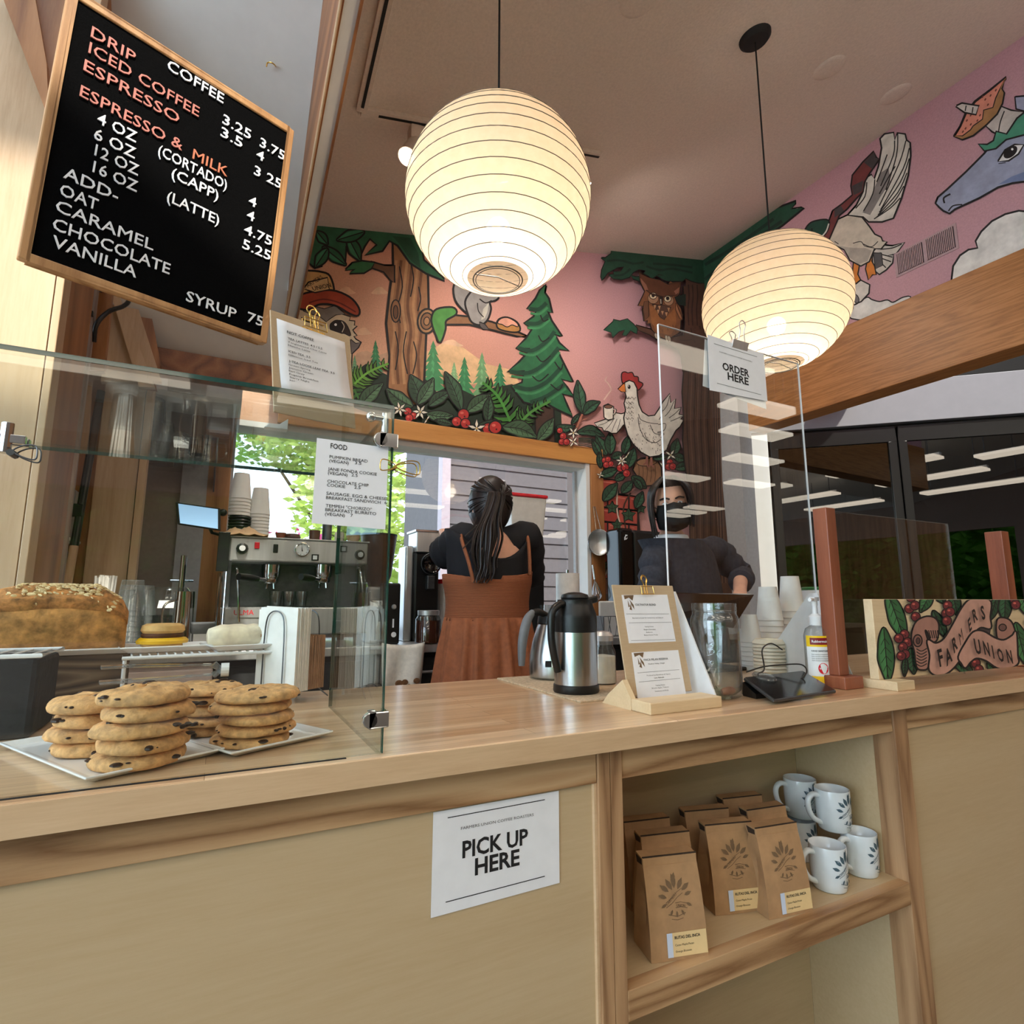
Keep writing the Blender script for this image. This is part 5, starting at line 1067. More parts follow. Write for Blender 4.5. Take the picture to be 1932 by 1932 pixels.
for nm, c, r, n_, tot, sd in (('in the tallest stack at the front left', (-.0735, .912), .0535, 5, .096, 1), ('in the four high stack behind at far left', (-.142, 1.012), .052, 4, .076, 20), ('in the right hand stack', (.059, .963), .0575, 5, .0785, 40), ('in the dim stack behind the right hand one', (-.002, 1.073), .0555, 5, .076, 60)):
    h = tot/n_; rnd = random.Random(sd)
    for i in range(n_):
        nmo = ordn[n_-1-i] if not (n_ == 4 and i == 0) else 'bottom'
        lab = '%s chocolate chip cookie %s' % ('bottom' if i == 0 else ordn[n_-1-i], nm)
        cookie(lab, (c[0]+rnd.uniform(-.005, .005), c[1]+rnd.uniform(-.004, .004)), r*rnd.uniform(.94, 1.02)*(1.02 if i == n_-1 else 1), h*1.02, sd+i, 'chocolate chip cookies', CT+.0046+i*h, rnd.uniform(-.03, .03))
# clear tongs lying over the rear cookie stacks
tz = CT+.0855
ta, tb = V((-.15, 1.06, tz)), V((.012, 1.09, tz)); mb = MB(); d = (tb-ta).normalized(); sd_ = V((-d.y, d.x, 0))
for sg in (0, 1):
    z = V((0, 0, .003+.022*sg)); o = ta+z
    mb.slab([o+sd_*.014, o+d*.03+sd_*.016, o+d*.03-sd_*.016, o-sd_*.014], (0, 0, .004))
    mb.hexa([o+d*.03-sd_*.01, o+d*.15-sd_*.008+V((0, 0, .006*(sg*-1+.2))), o+d*.15+sd_*.008+V((0, 0, .006*(sg*-1+.2))), o+d*.03+sd_*.01, o+d*.03-sd_*.01+V((0, 0, .004)), o+d*.15-sd_*.008+V((0, 0, .004-.006*sg)), o+d*.15+sd_*.008+V((0, 0, .004-.006*sg)), o+d*.03+sd_*.01+V((0, 0, .004))])
mb.tube([tb-d*.012+V((0, 0, .004)), tb+V((0, 0, .012)), tb-d*.012+V((0, 0, .022))], .006, 8)
tg = one('tongs', mb, 'clear_plastic', 'clear plastic serving tongs lying across the rear cookie stacks', 'tongs', bevel=.001)
MB().cyl(tb+V((.0, .0, .012)), tb+V((.012, 0, .012)), .011, n=14).build('end_ring', 'white_plastic', tg)

# ------------------------------------------------------------------ bread, wire rack and savouries at the left
one('wood_block', MB().box((-.355, 1.36, CT), (-.152, 1.45, 1.095), .1), 'rough_block', 'rough weathered grey wooden block under the loaf plate', 'block', bevel=.003)
bn_ = thing('storage_tub', 'black square tub at the left end of the counter in front of the wood block', 'tub', (-.31, 1.22, CT))
MB().box((-.40, 1.16, CT), (-.245, 1.30, 1.108)).build('body', 'charcoal', bn_, bevel=.008)
mb = MB(); z = 1.112
mb.tube([(-.402, 1.158, z), (-.243, 1.158, z), (-.243, 1.302, z), (-.402, 1.302, z)], .0035, 8, True)
for i in range(6): x = -.39+i*.026; mb.tube([(x, 1.158, z), (x, 1.302, z)], .0018, 6)
mb.build('wire_lid', 'wire_white', bn_, smooth=True)
plate('long white plate under the pumpkin loaf on the wood block', (-.268, 1.40), .135, .062, (1, .1), 1.095, .008)
def blob(profile, n, c, dx, L, seed, amp=.03):
    # loaf: cross-sections along dx
    rnd = random.Random(seed); mb = MB(); R = []; dx = V(dx).normalized(); dy = V((-dx.y, dx.x, 0)); N = len(profile)
    for i, (t, w_, h) in enumerate(profile):
        ring = []
        for j in range(n):
            a = 2*pi*j/n; x, y = cos(a), sin(a); bx_, by_ = math.copysign(abs(x)**.75, x), math.copysign(abs(y)**(.6 if y < 0 else 1), y)
            f = 1+rnd.uniform(-amp, amp); ring.append(V(c)+dx*(t*L)+dy*(bx_*w_*(.86 if y < 0 else 1)*f)+Z3*((by_+1)/2*h*f))
        R.append(ring)
    return mb.rings(R)
t = thing('pumpkin_loaf', 'large oat topped pumpkin bread loaf on the white plate at the left', 'bread', (-.27, 1.40, 1.1))
pr = [(-.5, .02, .05), (-.49, .05, .095), (-.42, .057, .112), (-.2, .06, .122), (.1, .06, .122), (.32, .056, .114), (.44, .05, .098), (.49, .04, .08), (.5, .02, .05)]
blob(pr, 28, (-.275, 1.40, 1.0995), (1, .1, 0), .225, 4, .03).build('crumb', 'bread', t, smooth=True, angle=75)
mb = blob([(a, b*1.03, (c_-.06)*1.28) for a, b, c_ in pr[1:-1]], 28, (-.275, 1.40, 1.149), (1, .1, 0), .231, 5, .07); mb.build('crust', 'bread_crust', t, smooth=True, angle=60)
mb = MB(); rnd = random.Random(8)
for i in range(330):
    u, v = rnd.uniform(-.45, .42), rnd.uniform(-1, .5); hz_ = .04*(1-.5*max(0, abs(u)-.25)/.25); q = math.sqrt(1-v*v)
    mb.sphere((-.275+u*.228, 1.40+v*.058+u*.023, 1.149+hz_+hz_*q), .0042, 6, 4, (1.5, 1, .45), Matrix.Rotation(rnd.uniform(0, 3), 3, 'Z')@Matrix.Rotation(-v*1.2+rnd.uniform(-.5, .5), 3, 'X'))
mb.build('oat_topping', 'oats', t, smooth=True); bpy.data.objects['oat_topping']['kind'] = 'stuff'
# white wire cooling rack
rk = thing('wire_rack', 'white wire rack raised on thin legs behind the cookies', 'rack', (0, 1.35, CT))
ro = V((.165, 1.345, 1.09)); rl = V((-.93, -.11, 0)).normalized(); rd = V((-.11, .93, 0)).normalized(); RL, RD = .32, .10
mb = MB(); q = lambda a, b, z=0: ro+rl*a+rd*b+V((0, 0, z))
mb.tube([q(0, 0), q(RL, 0), q(RL, RD), q(0, RD)], .0035, 8, True)
for i in range(1, 22): a = RL*i/22; mb.tube([q(a, 0, .003), q(a, RD, .003)], .0017, 6)
mb.build('grid', 'wire_white', rk, smooth=True)
for a, b in ((.004, .004), (.004, RD-.004), (RL-.004, .004), (RL-.004, RD-.004)): MB().tube([q(a, b), q(a, b, CT-1.09+.003)], .0034, 8).build('leg', 'wire_white', rk, smooth=True)
plate('small white plate with the two burrito halves at the right end of the wire rack', (.075, 1.385), .095, .055, (1, .25), 1.0955, .008)
plate('small white plate under the egg sandwich on the wire rack', (-.085, 1.40), .088, .055, (1, .2), 1.0955, .008)
def burrito(label, c, d, L, r, seed, cut):
    t = thing('burrito', label, 'burrito', c); d = V(d).normalized(); rnd = random.Random(seed); x, y, _ = basis(d); mb = MB(); R = []
    for i in range(9):
        u = i/8; rr = r*(1-.35*max(0, (.25-u)/.25)**2); R.append([V(c)+V((0, 0, r*.86))+d*(u-.5)*L+(x*cos(2*pi*j/16)+y*sin(2*pi*j/16)*.86)*rr*(1+rnd.uniform(-.06, .06)) for j in range(16)])
    mb.rings(R, True, True, False).build('tortilla', 'tortilla', t, smooth=True, angle=80)
    mb = MB(); e = V(c)+V((0, 0, r*.86))+d*L*.47
    for i in range(22): a, q = rnd.uniform(0, 6.28), r*.75*rnd.random()**.5; mb.sphere(e+x*cos(a)*q+y*sin(a)*q*.86, r*.25, 6, 5)
    mb.build('filling', 'filling', t, smooth=True)
zp = 1.1005
burrito('floury rolled burrito half lying along the front of its plate', (.035, 1.378, zp), (1, .2, 0), .1, .027, 2, 1)
burrito('burrito half with browned cut end showing its filling beside the black cup', (.078, 1.408, zp), (.9, -.2, 0), .085, .025, 3, 1)
mb = MB().lathe([(.001, 0), (.019, 0), (.026, .03), (.0275, .03), (.0275, .034), (.024, .034), (.018, .004), (.001, .004)], (.139, 1.39, zp), 24)
one('sauce_cup', mb, 'black_plastic', 'small black plastic sauce cup on the burrito plate', 'cup', smooth=True)
t = thing('breakfast_sandwich', 'egg and sausage muffin sandwich on a small plate behind the loaf', 'sandwich', (-.1, 1.40, zp)); c = (-.098, 1.402, zp)
MB().lathe([(.001, 0), (.034, 0), (.038, .005), (.036, .012), (.001, .013)], c, 24).build('bottom_muffin', 'muffin', t, smooth=True)
mb = MB().lathe([(.001, .012), (.046, .010), (.048, .016), (.042, .022), (.001, .022)], c, 9); mb.build('egg', 'egg', t, smooth=True)
MB().lathe([(.001, .022), (.037, .022), (.039, .027), (.036, .031), (.001, .031)], c, 24).build('sausage_patty', 'sausage', t, smooth=True)
MB().lathe([(.001, .031), (.036, .031), (.04, .036), (.038, .046), (.03, .05), (.001, .051)], c, 24).build('top_muffin', 'muffin', t, smooth=True)

# ------------------------------------------------------------------ napkins in a wire holder
nh = thing('napkin_holder', 'thin wire napkin holder behind the glass guard corner', 'holder', (.235, 1.31, CT))
nx = V((.8, .6, 0)).normalized(); ny = V((-.6, .8, 0)).normalized(); no_ = V((.15, 1.28, CT))
np_ = lambda a, b, z: no_+nx*a+ny*b+V((0, 0, z))
mb = MB()
for a in (-.004, .096):
    mb.tube(smooth_line([np_(a, .03, .02), np_(a, .032, .15), np_(a, .045, .185), np_(a, .075, .185), np_(a, .088, .15), np_(a, .09, .02)], 4), .0015, 6)
    for b in (.03, .09): mb.tube([np_(a, b, .022), np_(a+(.016 if a > 0 else -.016), b+(.018 if b > .05 else -.018), .002)], .0016, 6)
for b in (.03, .09): mb.tube([np_(-.004, b, .022), np_(.096, b, .022)], .0015, 6)
mb.tube([np_(-.004, .06, .022), np_(.096, .06, .022)], .0015, 6); mb.build('wire_frame', 'dark_steel', nh, smooth=True)
rnd = random.Random(12)
def napkin(name, mt, i, a, z0, z1, b0, b1, lab, grp):
    o = one(name, MB().slab([np_(a+rnd.uniform(-.0004, .0004), b0, z0), np_(a+rnd.uniform(-.0006, .0006), b0+rnd.uniform(-.002, .002), z1), np_(a+rnd.uniform(-.0006, .0006), b1, z1+rnd.uniform(-.004, .004)), np_(a, b1, z0)], nx*.0018), mt, lab, 'napkin', grp)
for i in range(11): napkin('paper_napkin', 'napkin_white', i, .001+i*.0036, .024, .196, .0, .115, 'white paper napkin standing in the tall left pack of the wire holder', 'white napkins in the holder')
for i in range(12): napkin('paper_napkin', 'napkin_brown', i, .046+i*.0038, .024, .136, .005, .115, 'brown paper napkin standing in the low right pack of the wire holder', 'brown napkins in the holder')

# ------------------------------------------------------------------ flasks, creamer, jar
one('cork_mat', MB().box((.69, 1.035, CT), (.85, 1.44, CT+.004)), 'cork_mat', 'tan woven mat under the two steel flasks', 'mat', bevel=.001)
zc = CT+.0042
cc_ = V((.752, 1.145, zc)); k_ = .0505
t = thing('thermal_carafe', 'tall brushed steel thermal carafe with black lid and handle', 'carafe', cc_)
MB().lathe([(k_*.9, 0), (k_*1.02, 0), (k_*1.06, .004), (k_*1.04, .017), (k_, .019)], cc_, 36).build('base_ring', 'black_plastic', t, smooth=True)
MB().lathe([(k_, .017), (k_, .136), (k_*.99, .139)], cc_, 40).build('body', 'steel_brushed', t, smooth=True)
mb = MB().lathe([(k_*1.005, .136), (k_*1.01, .168), (k_*.98, .178), (k_*.84, .196), (k_*.8, .203), (k_*.82, .21), (k_*.001, .214)], cc_, 36)
hd = V((.55, -.83, 0)); mb.build('collar', 'black_plastic', t, smooth=True)
mb = MB().lathe([(k_*.62, .21), (k_*.66, .215), (k_*.6, .222), (k_*.3, .227), (.0005, .228)], cc_, 32); mb.build('lid', 'black_plastic', t, smooth=True)
ld = V((.97, -.25, 0)).normalized(); ls = V((-ld.y, ld.x, 0)); mb = MB()
mb.hexa([cc_+ld*.028+ls*a+V((0, 0, z)) if b == 0 else cc_+ld*.056+ls*a*.5+V((0, 0, z+.006)) for z in (.198, .214) for a, b in ((-.014, 0), (-.014, 1), (.014, 1), (.014, 0))]); mb.build('spout', 'black_plastic', t, bevel=.003)
hl = V((-.97, -.25, 0)).normalized(); mb = MB()
mb.tube(smooth_line([cc_+hl*.036+V((0, 0, .2)), cc_+hl*.058+V((0, 0, .197)), cc_+hl*.078+V((0, 0, .178)), cc_+hl*.08+V((0, 0, .13)), cc_+hl*.073+V((0, 0, .09)), cc_+hl*.06+V((0, 0, .05))], 5), .0085, 12, flat=1.1); mb.build('handle', 'black_plastic', t, smooth=True)
c2 = V((PY(1044, 1250, 1.375).x, 1.372, zc)); r2 = .069
t = thing('coffee_server', 'rounded steel coffee server with a broad grey grip behind the tall carafe', 'carafe', c2)
MB().lathe([(r2*.85, 0), (r2*.98, .006), (r2, .03), (r2*.97, .06), (r2*.85, .1), (r2*.68, .135), (r2*.62, .145)], c2, 36).build('body', 'steel_brushed', t, smooth=True)
MB().lathe([(r2*.63, .143), (r2*.66, .146), (r2*.62, .165), (r2*.4, .172), (.001, .174)], c2, 32).build('lid', 'black_plastic', t, smooth=True)
mb = MB().tube(smooth_line([c2+hl*.03+V((0, 0, .168)), c2+hl*.06+V((0, 0, .178)), c2+hl*.085+V((0, 0, .172))], 4), .009, 12); mb.build('handle_arm', 'black_plastic', t, smooth=True)
mb = MB().tube(smooth_line([c2+hl*.078+V((0, 0, .178)), c2+hl*.1+V((0, 0, .155)), c2+hl*.117+V((0, 0, .1)), c2+hl*.12+V((0, 0, .04))], 5), [.007+.006*sin(pi*min(1, i/15*.9+.05)) for i in range(16)], 12, flat=1); mb.build('grip', 'grey_rubber', t, smooth=True)
pz = c2+V((-.6, -.8, 0))*r2*.985
mb = MB(); st_ = V((.8, -.6, 0)); o = c2+V((-.6, -.8, 0)).normalized()*(r2+.0006)+V((0, 0, .035)); mb.face([o-st_*.016, o+st_*.0, o+st_*.0+V((0, 0, .016)), o-st_*.016+V((0, 0, .016))]); mb.build('sticker', 'ink', t)
MB().face([o+st_*.001, o+st_*.015, o+st_*.015+V((0, 0, .016)), o+st_*.001+V((0, 0, .016))]).build('sticker', 'label_white', t)
c3 = V((.905, 1.25, CT))
t = thing('sugar_jar', 'glass jar of sugar standing behind the tall coffee clipboard', 'jar', c3)
MB().lathe([(.03, 0), (.034, .004), (.034, .08), (.027, .096), (.027, .112)], c3, 28, cap0=True, cap1=False).build('glass_body', 'clear_glass', t, smooth=True)
MB().lathe([(.001, .003), (.0325, .003), (.0325, .07), (.001, .074)], c3, 28).build('sugar', 'sugar', t, smooth=True)
MB().lathe([(.028, .108), (.029, .122), (.02, .132), (.001, .134)], c3, 28).build('lid', 'steel', t, smooth=True)
# big preserving jar for tips
c4 = V((PY(1350, 1240, .96).x, .958, CT)); rj = .053
t = thing('tip_jar', 'large empty clear preserving jar for tips on the counter', 'jar', c4)
MB().lathe([(.001, .004), (rj*.8, .002), (rj*.97, .007), (rj, .016), (rj*.985, .15), (rj, .165), (rj*.96, .176), (rj*.9, .182), (rj*.9, .188), (rj*.93, .19), (rj*.9, .193), (rj*.93, .197), (rj*.9, .2), (rj*.92, .204), (rj*.9, .207), (rj*.86, .207), (rj*.86, .182), (rj*.92, .172), (rj*.95, .16), (rj*.94, .02), (rj*.75, .01), (.001, .008)], c4, 40, cap0=False, cap1=False).build('glass_body', 'clear_glass', t, smooth=True, angle=60)
# embossed lettering on the jar front, bent round the glass
def wrap(mb, s, c, r, a0, z, size, depth=.0008, slant=0, bold=0):
    vs, fs = text_geo(s, bold, 'CENTER'); n0 = len(vs); out = []
    for dd in (0.0002, depth):
        for p_ in vs: a = a0+p_[0]*size/r; out.append(V((c[0]+(r+dd)*sin(a), c[1]-(r+dd)*cos(a), c[2]+z+p_[1]*size+p_[0]*size*slant)))
    ed = {(f[i], f[(i+1) % len(f)]) for f in fs for i in range(len(f))}
    mb.add(out, list(fs)+[tuple(i+n0 for i in f) for f in fs]+[(i, j, j+n0, i+n0) for i, j in ed if (j, i) not in ed])
mb = MB(); wrap(mb, 'Ball', c4, rj, -.72, .1, .038, .0012, .25); wrap(mb, 'FOR TIPS', c4, rj, -.72, .076, .012, .001); mb.build('embossing', 'clear_glass', t)
rnd = random.Random(4)
for i, lab in enumerate(('folded banknote leaning in the bottom of the tip jar', 'crumpled banknote at the front of the tip jar', 'pale folded banknote at the left in the tip jar')):
    a = i*2.1; b = c4+V((.012*cos(a), .012*sin(a), .014)); mb = MB(); R = Matrix.Rotation(a, 3, 'Z')@Matrix.Rotation(.9, 3, 'Y')
    g = [[b+R@V((u*.02, v*.016, .006*sin(u*4+v*3+i))) for v in (-1, -.5, 0, .5, 1)] for u in (-.4, 0, .4, .8, 1.2)]
    mb.add([p for r_ in g for p in r_], [(p*5+q_, p*5+q_+1, (p+1)*5+q_+1, (p+1)*5+q_) for p in range(4) for q_ in range(4)])
    o = one('banknote', mb, 'money', lab, 'banknote', smooth=True); o.modifiers.new('thickness', 'SOLIDIFY').thickness = .0006
mb = MB().tube(smooth_line([c4+V((-.012, -.022, .016)), c4+V((.004, -.028, .018)), c4+V((.022, -.024, .017))], 4), [.006, .0075, .008, .0085, .009, .009, .0085, .007, .006], 12)
one('wooden_scoop', mb, 'redwood', 'brown wooden scoop end lying in the bottom of the tip jar', 'scoop', smooth=True)

# ------------------------------------------------------------------ paper cups, lids, till
def cup_stack(name, label, c, r0, r1, h, n_, step, mt='paper_cup', upside=True, cat='cups', group=None):
    t = None
    for i in range(n_):
        mb = MB(); z = c[2]+i*step
        if upside: prof = [(r0, 0), (r0*1.03, .002), (r0, .005), (r1, h), (r1*.92, h), (r1*.9, h-.004), (.001, h-.004)]
        else: prof = [(.001, 0), (r1, 0), (r0, h-.005), (r0*1.03, h-.003), (r0, h), (r0*.95, h), (r1*.95, .004), (.001, .004)]
        mb.lathe(prof, (c[0], c[1], z), 28, cap0=False, cap1=False)
        pos = 'topmost' if i == n_-1 else ('lowest' if i == 0 else '%s up' % ('second', 'third', 'fourth', 'fifth', 'sixth', 'seventh', 'eighth', 'ninth', 'tenth', 'eleventh')[i-1])
        one(name, mb, mt, '%s %s' % (pos, label), cat, group, smooth=True)
def gp(x, Y): return PY(x, 1150, Y).x
cup_stack('paper_cup', 'white paper cup of the left upturned stack behind the tip jar', (gp(1451, 1.31), 1.31, CT), .041, .028, .11, 9, .0185, group='left stack of paper cups')
cup_stack('paper_cup', 'white paper cup of the tall right upturned stack behind the sanitizer', (gp(1494, 1.33), 1.33, CT), .041, .029, .12, 9, .022, group='right stack of paper cups')
cup_stack('paper_cup', 'small white paper cup of the low stack right beside the tip jar', (gp(1413, 1.28), 1.28, CT), .032, .022, .085, 7, .014, group='low stack of paper cups')
cup_stack('cup_lid', 'pale cup lid of the stack behind the black cable', (gp(1446, 1.17), 1.17, CT), .044, .037, .014, 10, .0098, 'sugar', cat='lid', group='stack of cup lids')
t = thing('canister', 'white round canister with a green rim behind the reddish post', 'canister', (gp(1546, 1.36), 1.36, CT)); c = (gp(1546, 1.36), 1.36, CT)
MB().lathe([(.052, 0), (.055, .004), (.055, .25), (.052, .256), (.001, .256)], c, 32).build('body', 'white_plastic', t, smooth=True)
MB().lathe([(.0555, .25), (.0565, .258), (.05, .262), (.001, .262)], c, 32).build('rim', 'green_lid', t, smooth=True)
a0 = math.atan2(c[0], c[1]); mb = MB()
for i in range(3): mb.lathe([(.0556, .15-.02*i), (.0556, .156-.02*i)], c, 32, cap0=False, cap1=False)
mb.f = [f for k3, f in enumerate(mb.f) if .35 < ((k3 % 32)/32) < .8] ; mb.m = [0]*len(mb.f); mb.build('printed_band', 'ink_grey', t)
tl = V((1.36, 1.30, CT)); t = thing('till_screen', 'dark flat till screen tilted back on a stand behind the tip jar', 'screen', tl)
MB().box((1.30, 1.27, CT), (1.46, 1.40, CT+.012)).build('foot', 'black_plastic', t, bevel=.004)
a = [PY(1272, 1120, 1.26), PY(1424, 1122, 1.30), PY(1384, 1186, 1.22), PY(1270, 1160, 1.20)]; dv = V((0, .014, .004))
mb = MB().slab(a, dv); mb.build('screen', 'black_gloss', t, bevel=.003)
MB().tube([(1.38, 1.33, CT+.01), (1.36, 1.32, 1.1), ((a[0]+a[2])/2)+dv], .018, 12).build('neck', 'black_plastic', t, smooth=True)
# card reader tablet lying tilted on a wedge, with its cable
Fp, Rp = V((1.031, .836, CT+.004)), V((1.267, .858, CT+.004)); Lp = PY(1402, 1284, .955); Bp = Rp+Lp-Fp; up_ = (Rp-Fp).cross(Lp-Fp).normalized()
t = thing('tablet', 'dark tablet lying tilted near the counter edge beside the sanitizer', 'tablet', (Fp+Rp)/2)
MB().slab([Fp, Rp, Bp, Lp], up_*.0075).build('case', 'dark_steel', t, bevel=.003)
ins = lambda p_: p_.lerp((Fp+Bp)/2, .035)+up_*.0078
MB().slab([ins(Fp), ins(Rp), ins(Bp), ins(Lp)], up_*.0004).build('glass_front', 'black_gloss', t)
MB().slab([V((Lp.x-.02, Lp.y-.05, CT)), V((Lp.x-.01, Lp.y-.005, CT)), V((Lp.x-.01, Lp.y-.005, Lp.z-.002)), V((Lp.x-.02, Lp.y-.05, Lp.z-.022))], (.16, .01, 0)).build('wedge', 'black_plastic', t)
pts = [PY(1412, 1258, .985), PY(1440, 1250, .98), PY(1470, 1262, .96), PY(1500, 1256, .94), PY(1524, 1270, .93), PY(1518, 1285, .93)]
ch = [PY(1476, 1226, 1.01), PY(1455, 1214, 1.01), PY(1438, 1226, 1.0), PY(1442, 1262, .965), PY(1430, 1272, .955), PY(1442, 1286, .945), PY(1475, 1286, .94), PY(1505, 1284, .93), PY(1522, 1268, .93), PY(1512, 1254, .95), PY(1478, 1254, .97), PY(1440, 1258, .985), PY(1408, 1268, 1.0)]
one('power_cable', MB().tube(smooth_line(ch, 6), .0017, 8), 'black_plastic', 'thin black cable looping over the tilted tablet', 'cable', smooth=True)
mb = MB().lathe([(.025, .0), (.027, .003), (.025, .006), (.001, .0065)], (Lp+(Bp-Lp)*.3).lerp(Fp, .15)+up_*.0082, 28, Matrix((basis(up_)[0], basis(up_)[1], up_)).transposed())
one('charging_puck', mb, 'clear_plastic', 'round glassy disc on the tablet under the cable loop', 'disc', smooth=True)
# hand sanitizer
c5 = V((PY(1543, 1250, .975).x, .972, CT)); t = thing('sanitizer_bottle', 'clear pump bottle of hand sanitizer with yellow and white label', 'bottle', c5)
MB().lathe([(.001, 0), (.034, 0), (.036, .004), (.036, .125), (.03, .142), (.016, .15), (.0145, .158)], c5, 32, sy=.8).build('bottle', 'bottle_clear', t, smooth=True)
MB().lathe([(.0155, .15), (.0165, .172), (.012, .176), (.007, .18), (.006, .2), (.001, .2)], c5, 24).tube([c5+V((0, 0, .2)), c5+V((0, 0, .222))], .0075, 12).hexa([c5+V(q) for q in ((-.009, -.008, .212), (.009, -.008, .212), (.009, .008, .212), (-.009, .008, .212), (-.009, -.008, .222), (.009, -.008, .222), (.009, .008, .222), (-.009, .008, .222))]).tube([c5+V((0, 0, .217)), c5+V((-.034, -.012, .215))], .0045, 10).build('pump', 'white_plastic', t, smooth=True)
# label bent round the bottle, facing the photographer
def band(z0, z1, a_0, a_1, rr, n=14): return [[V((c5.x+rr*sin(a), c5.y-rr*.8*cos(a), c5.z+z)) for z in (z0, z1)] for a in (a_0+(a_1-a_0)*i/n for i in range(n+1))]
def bandmb(*a): R = band(*a); mb = MB(); mb.add([p for r_ in R for p in r_], [(2*i, 2*i+2, 2*i+3, 2*i+1) for i in range(len(R)-1)]); return mb
aL, aR = -1.75, .35
bandmb(.008, .026, aL, aR, .0364).build('label_foot', 'yellow_label', t); bandmb(.026, .098, aL, aR, .0364).build('label_middle', 'label_white', t); bandmb(.098, .125, aL, aR, .0364).build('label_head', 'yellow_label', t)
bandmb(.103, .12, aL+.35, aR-.25, .0367).build('label_badge', 'berry_red', t)
class _E: pass
def wrap5(mb, s, a0, z, size, bold=0):
    vs, fs = text_geo(s, bold, 'CENTER'); mb.add([V((c5.x+.037*sin(a0+p_[0]*size/.0345), c5.y-.8*.037*cos(a0+p_[0]*size/.0345), c5.z+z+p_[1]*size)) for p_ in vs], fs)
mb = MB(); wrap5(mb, 'Rubbermaid', -.66, .1085, .0085, .02); mb.build('label_text', 'label_white', t)
mb = MB(); wrap5(mb, 'HAND SANITIZER', -.7, .086, .0055, .02)
for i in range(4): wrap5(mb, 'foam alcohol moisturizing', -.7, .078-.005*i, .0042)
mb.build('label_text', 'ink', t)
mb = MB(); rr = .0368; aa = -.55; pts = []
for i in range(24): a = 2*pi*i/24; pts.append(V((c5.x+rr*sin(aa+.0125*cos(a)/.034), c5.y-.8*rr*cos(aa+.0125*cos(a)/.034), c5.z+.045+.0135*sin(a))))
mb.face(pts); mb.build('label_spot', 'red_plastic', t)
mb = MB(); wrap5(mb, '99.99%', aa, .0425, .0068, .02); mb.build('label_text', 'label_white', t)

# ------------------------------------------------------------------ posts with a clear panel
def post(label, x, y, w_=.036):
    t = thing('wooden_post', label, 'post', (x, y, CT)); MB().box((x-w_/2, y-w_/2, CT+.03), (x+w_/2, y+w_/2, 1.437)).build('upright', 'redwood', t, bevel=.002)
    MB().box((x-w_*.9, y-w_*1.1, CT), (x+w_*1.0, y+w_*.9, CT+.03)).build('base', 'redwood', t, bevel=.003); return t
post('reddish wooden post on a block base left of the FARMERS UNION sign', 1.392, .935, .038)
post('reddish wooden post rising behind the FARMERS UNION sign at the right edge', 2.40, .985, .05)
px_ = PY(1788, 1000, .935).x
t = thing('counter_panel', 'low clear acrylic panel between the wooden post and the FARMERS UNION sign', 'panel', (1.6, .935, CT))
MB().box((1.413, .933, CT), (px_, .937, 1.432)).build('pane', 'acrylic', t)
MB().box((1.413, .9328, 1.432), (px_, .9372, 1.4335)).box((px_, .9328, CT), (px_+.0015, .9372, 1.4335)).build('polished_edge', 'clear_plastic', t)
# box sign with painted leaves and banner
SY = .866
t = thing('farmers_sign', 'wooden FARMERS UNION sign painted with leaves, berries and a banner', 'sign', (1.85, SY, CT))
sx0 = PY(1651, 1200, SY).x; sx1 = 2.42; sz0, sz1 = CT+.022, 1.2035
MB().box((sx0, SY, sz0), (sx1, SY+.022, sz1)).build('board', 'pale_pine', t, bevel=.0015)
fxa, fxb = PY(1656, 1290, SY-.035).x, PY(1732, 1290, SY-.035).x
MB().box((sx0+.002, SY-.04, CT), (sx0+.075, SY+.06, sz0)).build('foot', 'pale_pine', t, bevel=.0015); MB().box((sx1-.09, SY-.04, CT), (sx1-.01, SY+.06, sz0)).build('foot', 'pale_pine', t, bevel=.0015)
class PaintS(Paint):
    def pt(s, p_):
        ox, oy, k = (1640, 1100, .15114); q = PY(ox+p_[0]*k, oy+p_[1]*k, SY-.0004-s.lv*2e-5); q.z = min(max(q.z, sz0), sz1-.0005); q.x = min(q.x, sx1-.002); return q
p = PaintS('b'); SGN = (54, 104, 60); SGD = (40, 76, 48)
for a, b, w_, c in (((225, 100), (460, 760), 190, SGN), ((180, 560), (240, 1270), 190, SGN), ((780, 110), (640, 360), 130, SGN), ((860, 100), (930, 250), 110, SGD), ((1040, 110), (1100, 400), 130, SGD), ((800, 350), (960, 680), 120, SGD), ((1590, 180), (1500, 470), 110, SGD), ((1700, 120), (1690, 480), 150, SGD), ((1900, 130), (1990, 420), 130, SGN), ((1830, 500), (1960, 1020), 180, SGN), ((520, 820), (560, 1130), 150, SGD), ((450, 930), (440, 1160), 60, SGD), ((1060, 980), (1300, 1130), 120, SGD), ((1500, 960), (1570, 1110), 110, SGD), ((2080, 200), (2180, 700), 150, SGN), ((2050, 700), (2250, 1000), 150, SGD)): p.leaf(a, b, w_, c, 11, 0, 5)
for x, y in ((520, 180), (500, 320), (570, 280), (580, 420), (980, 280), (960, 380), (1010, 360), (970, 470), (440, 640), (370, 690), (480, 740), (420, 800), (450, 890), (400, 910), (1810, 200), (1830, 270), (1330, 1000), (1370, 1080), (2010, 480), (2030, 560)): p.berry(x, y, 52, (122, 42, 46))
PKB = (208, 158, 140)
p.poly([(545, 600), (600, 480), (720, 425), (820, 450), (860, 540), (840, 700), (780, 720), (730, 600), (690, 600), (740, 800), (730, 1040), (660, 1075), (600, 1040), (575, 860), (540, 720)], (178, 128, 112), 13, 1)
for i in range(6): p.line([(590, 820+i*38), (650, 850+i*38), (720, 815+i*38)], 10)
for i in range(5): p.line([(740+i*28, 590), (770+i*24, 690)], 10, sm=False)
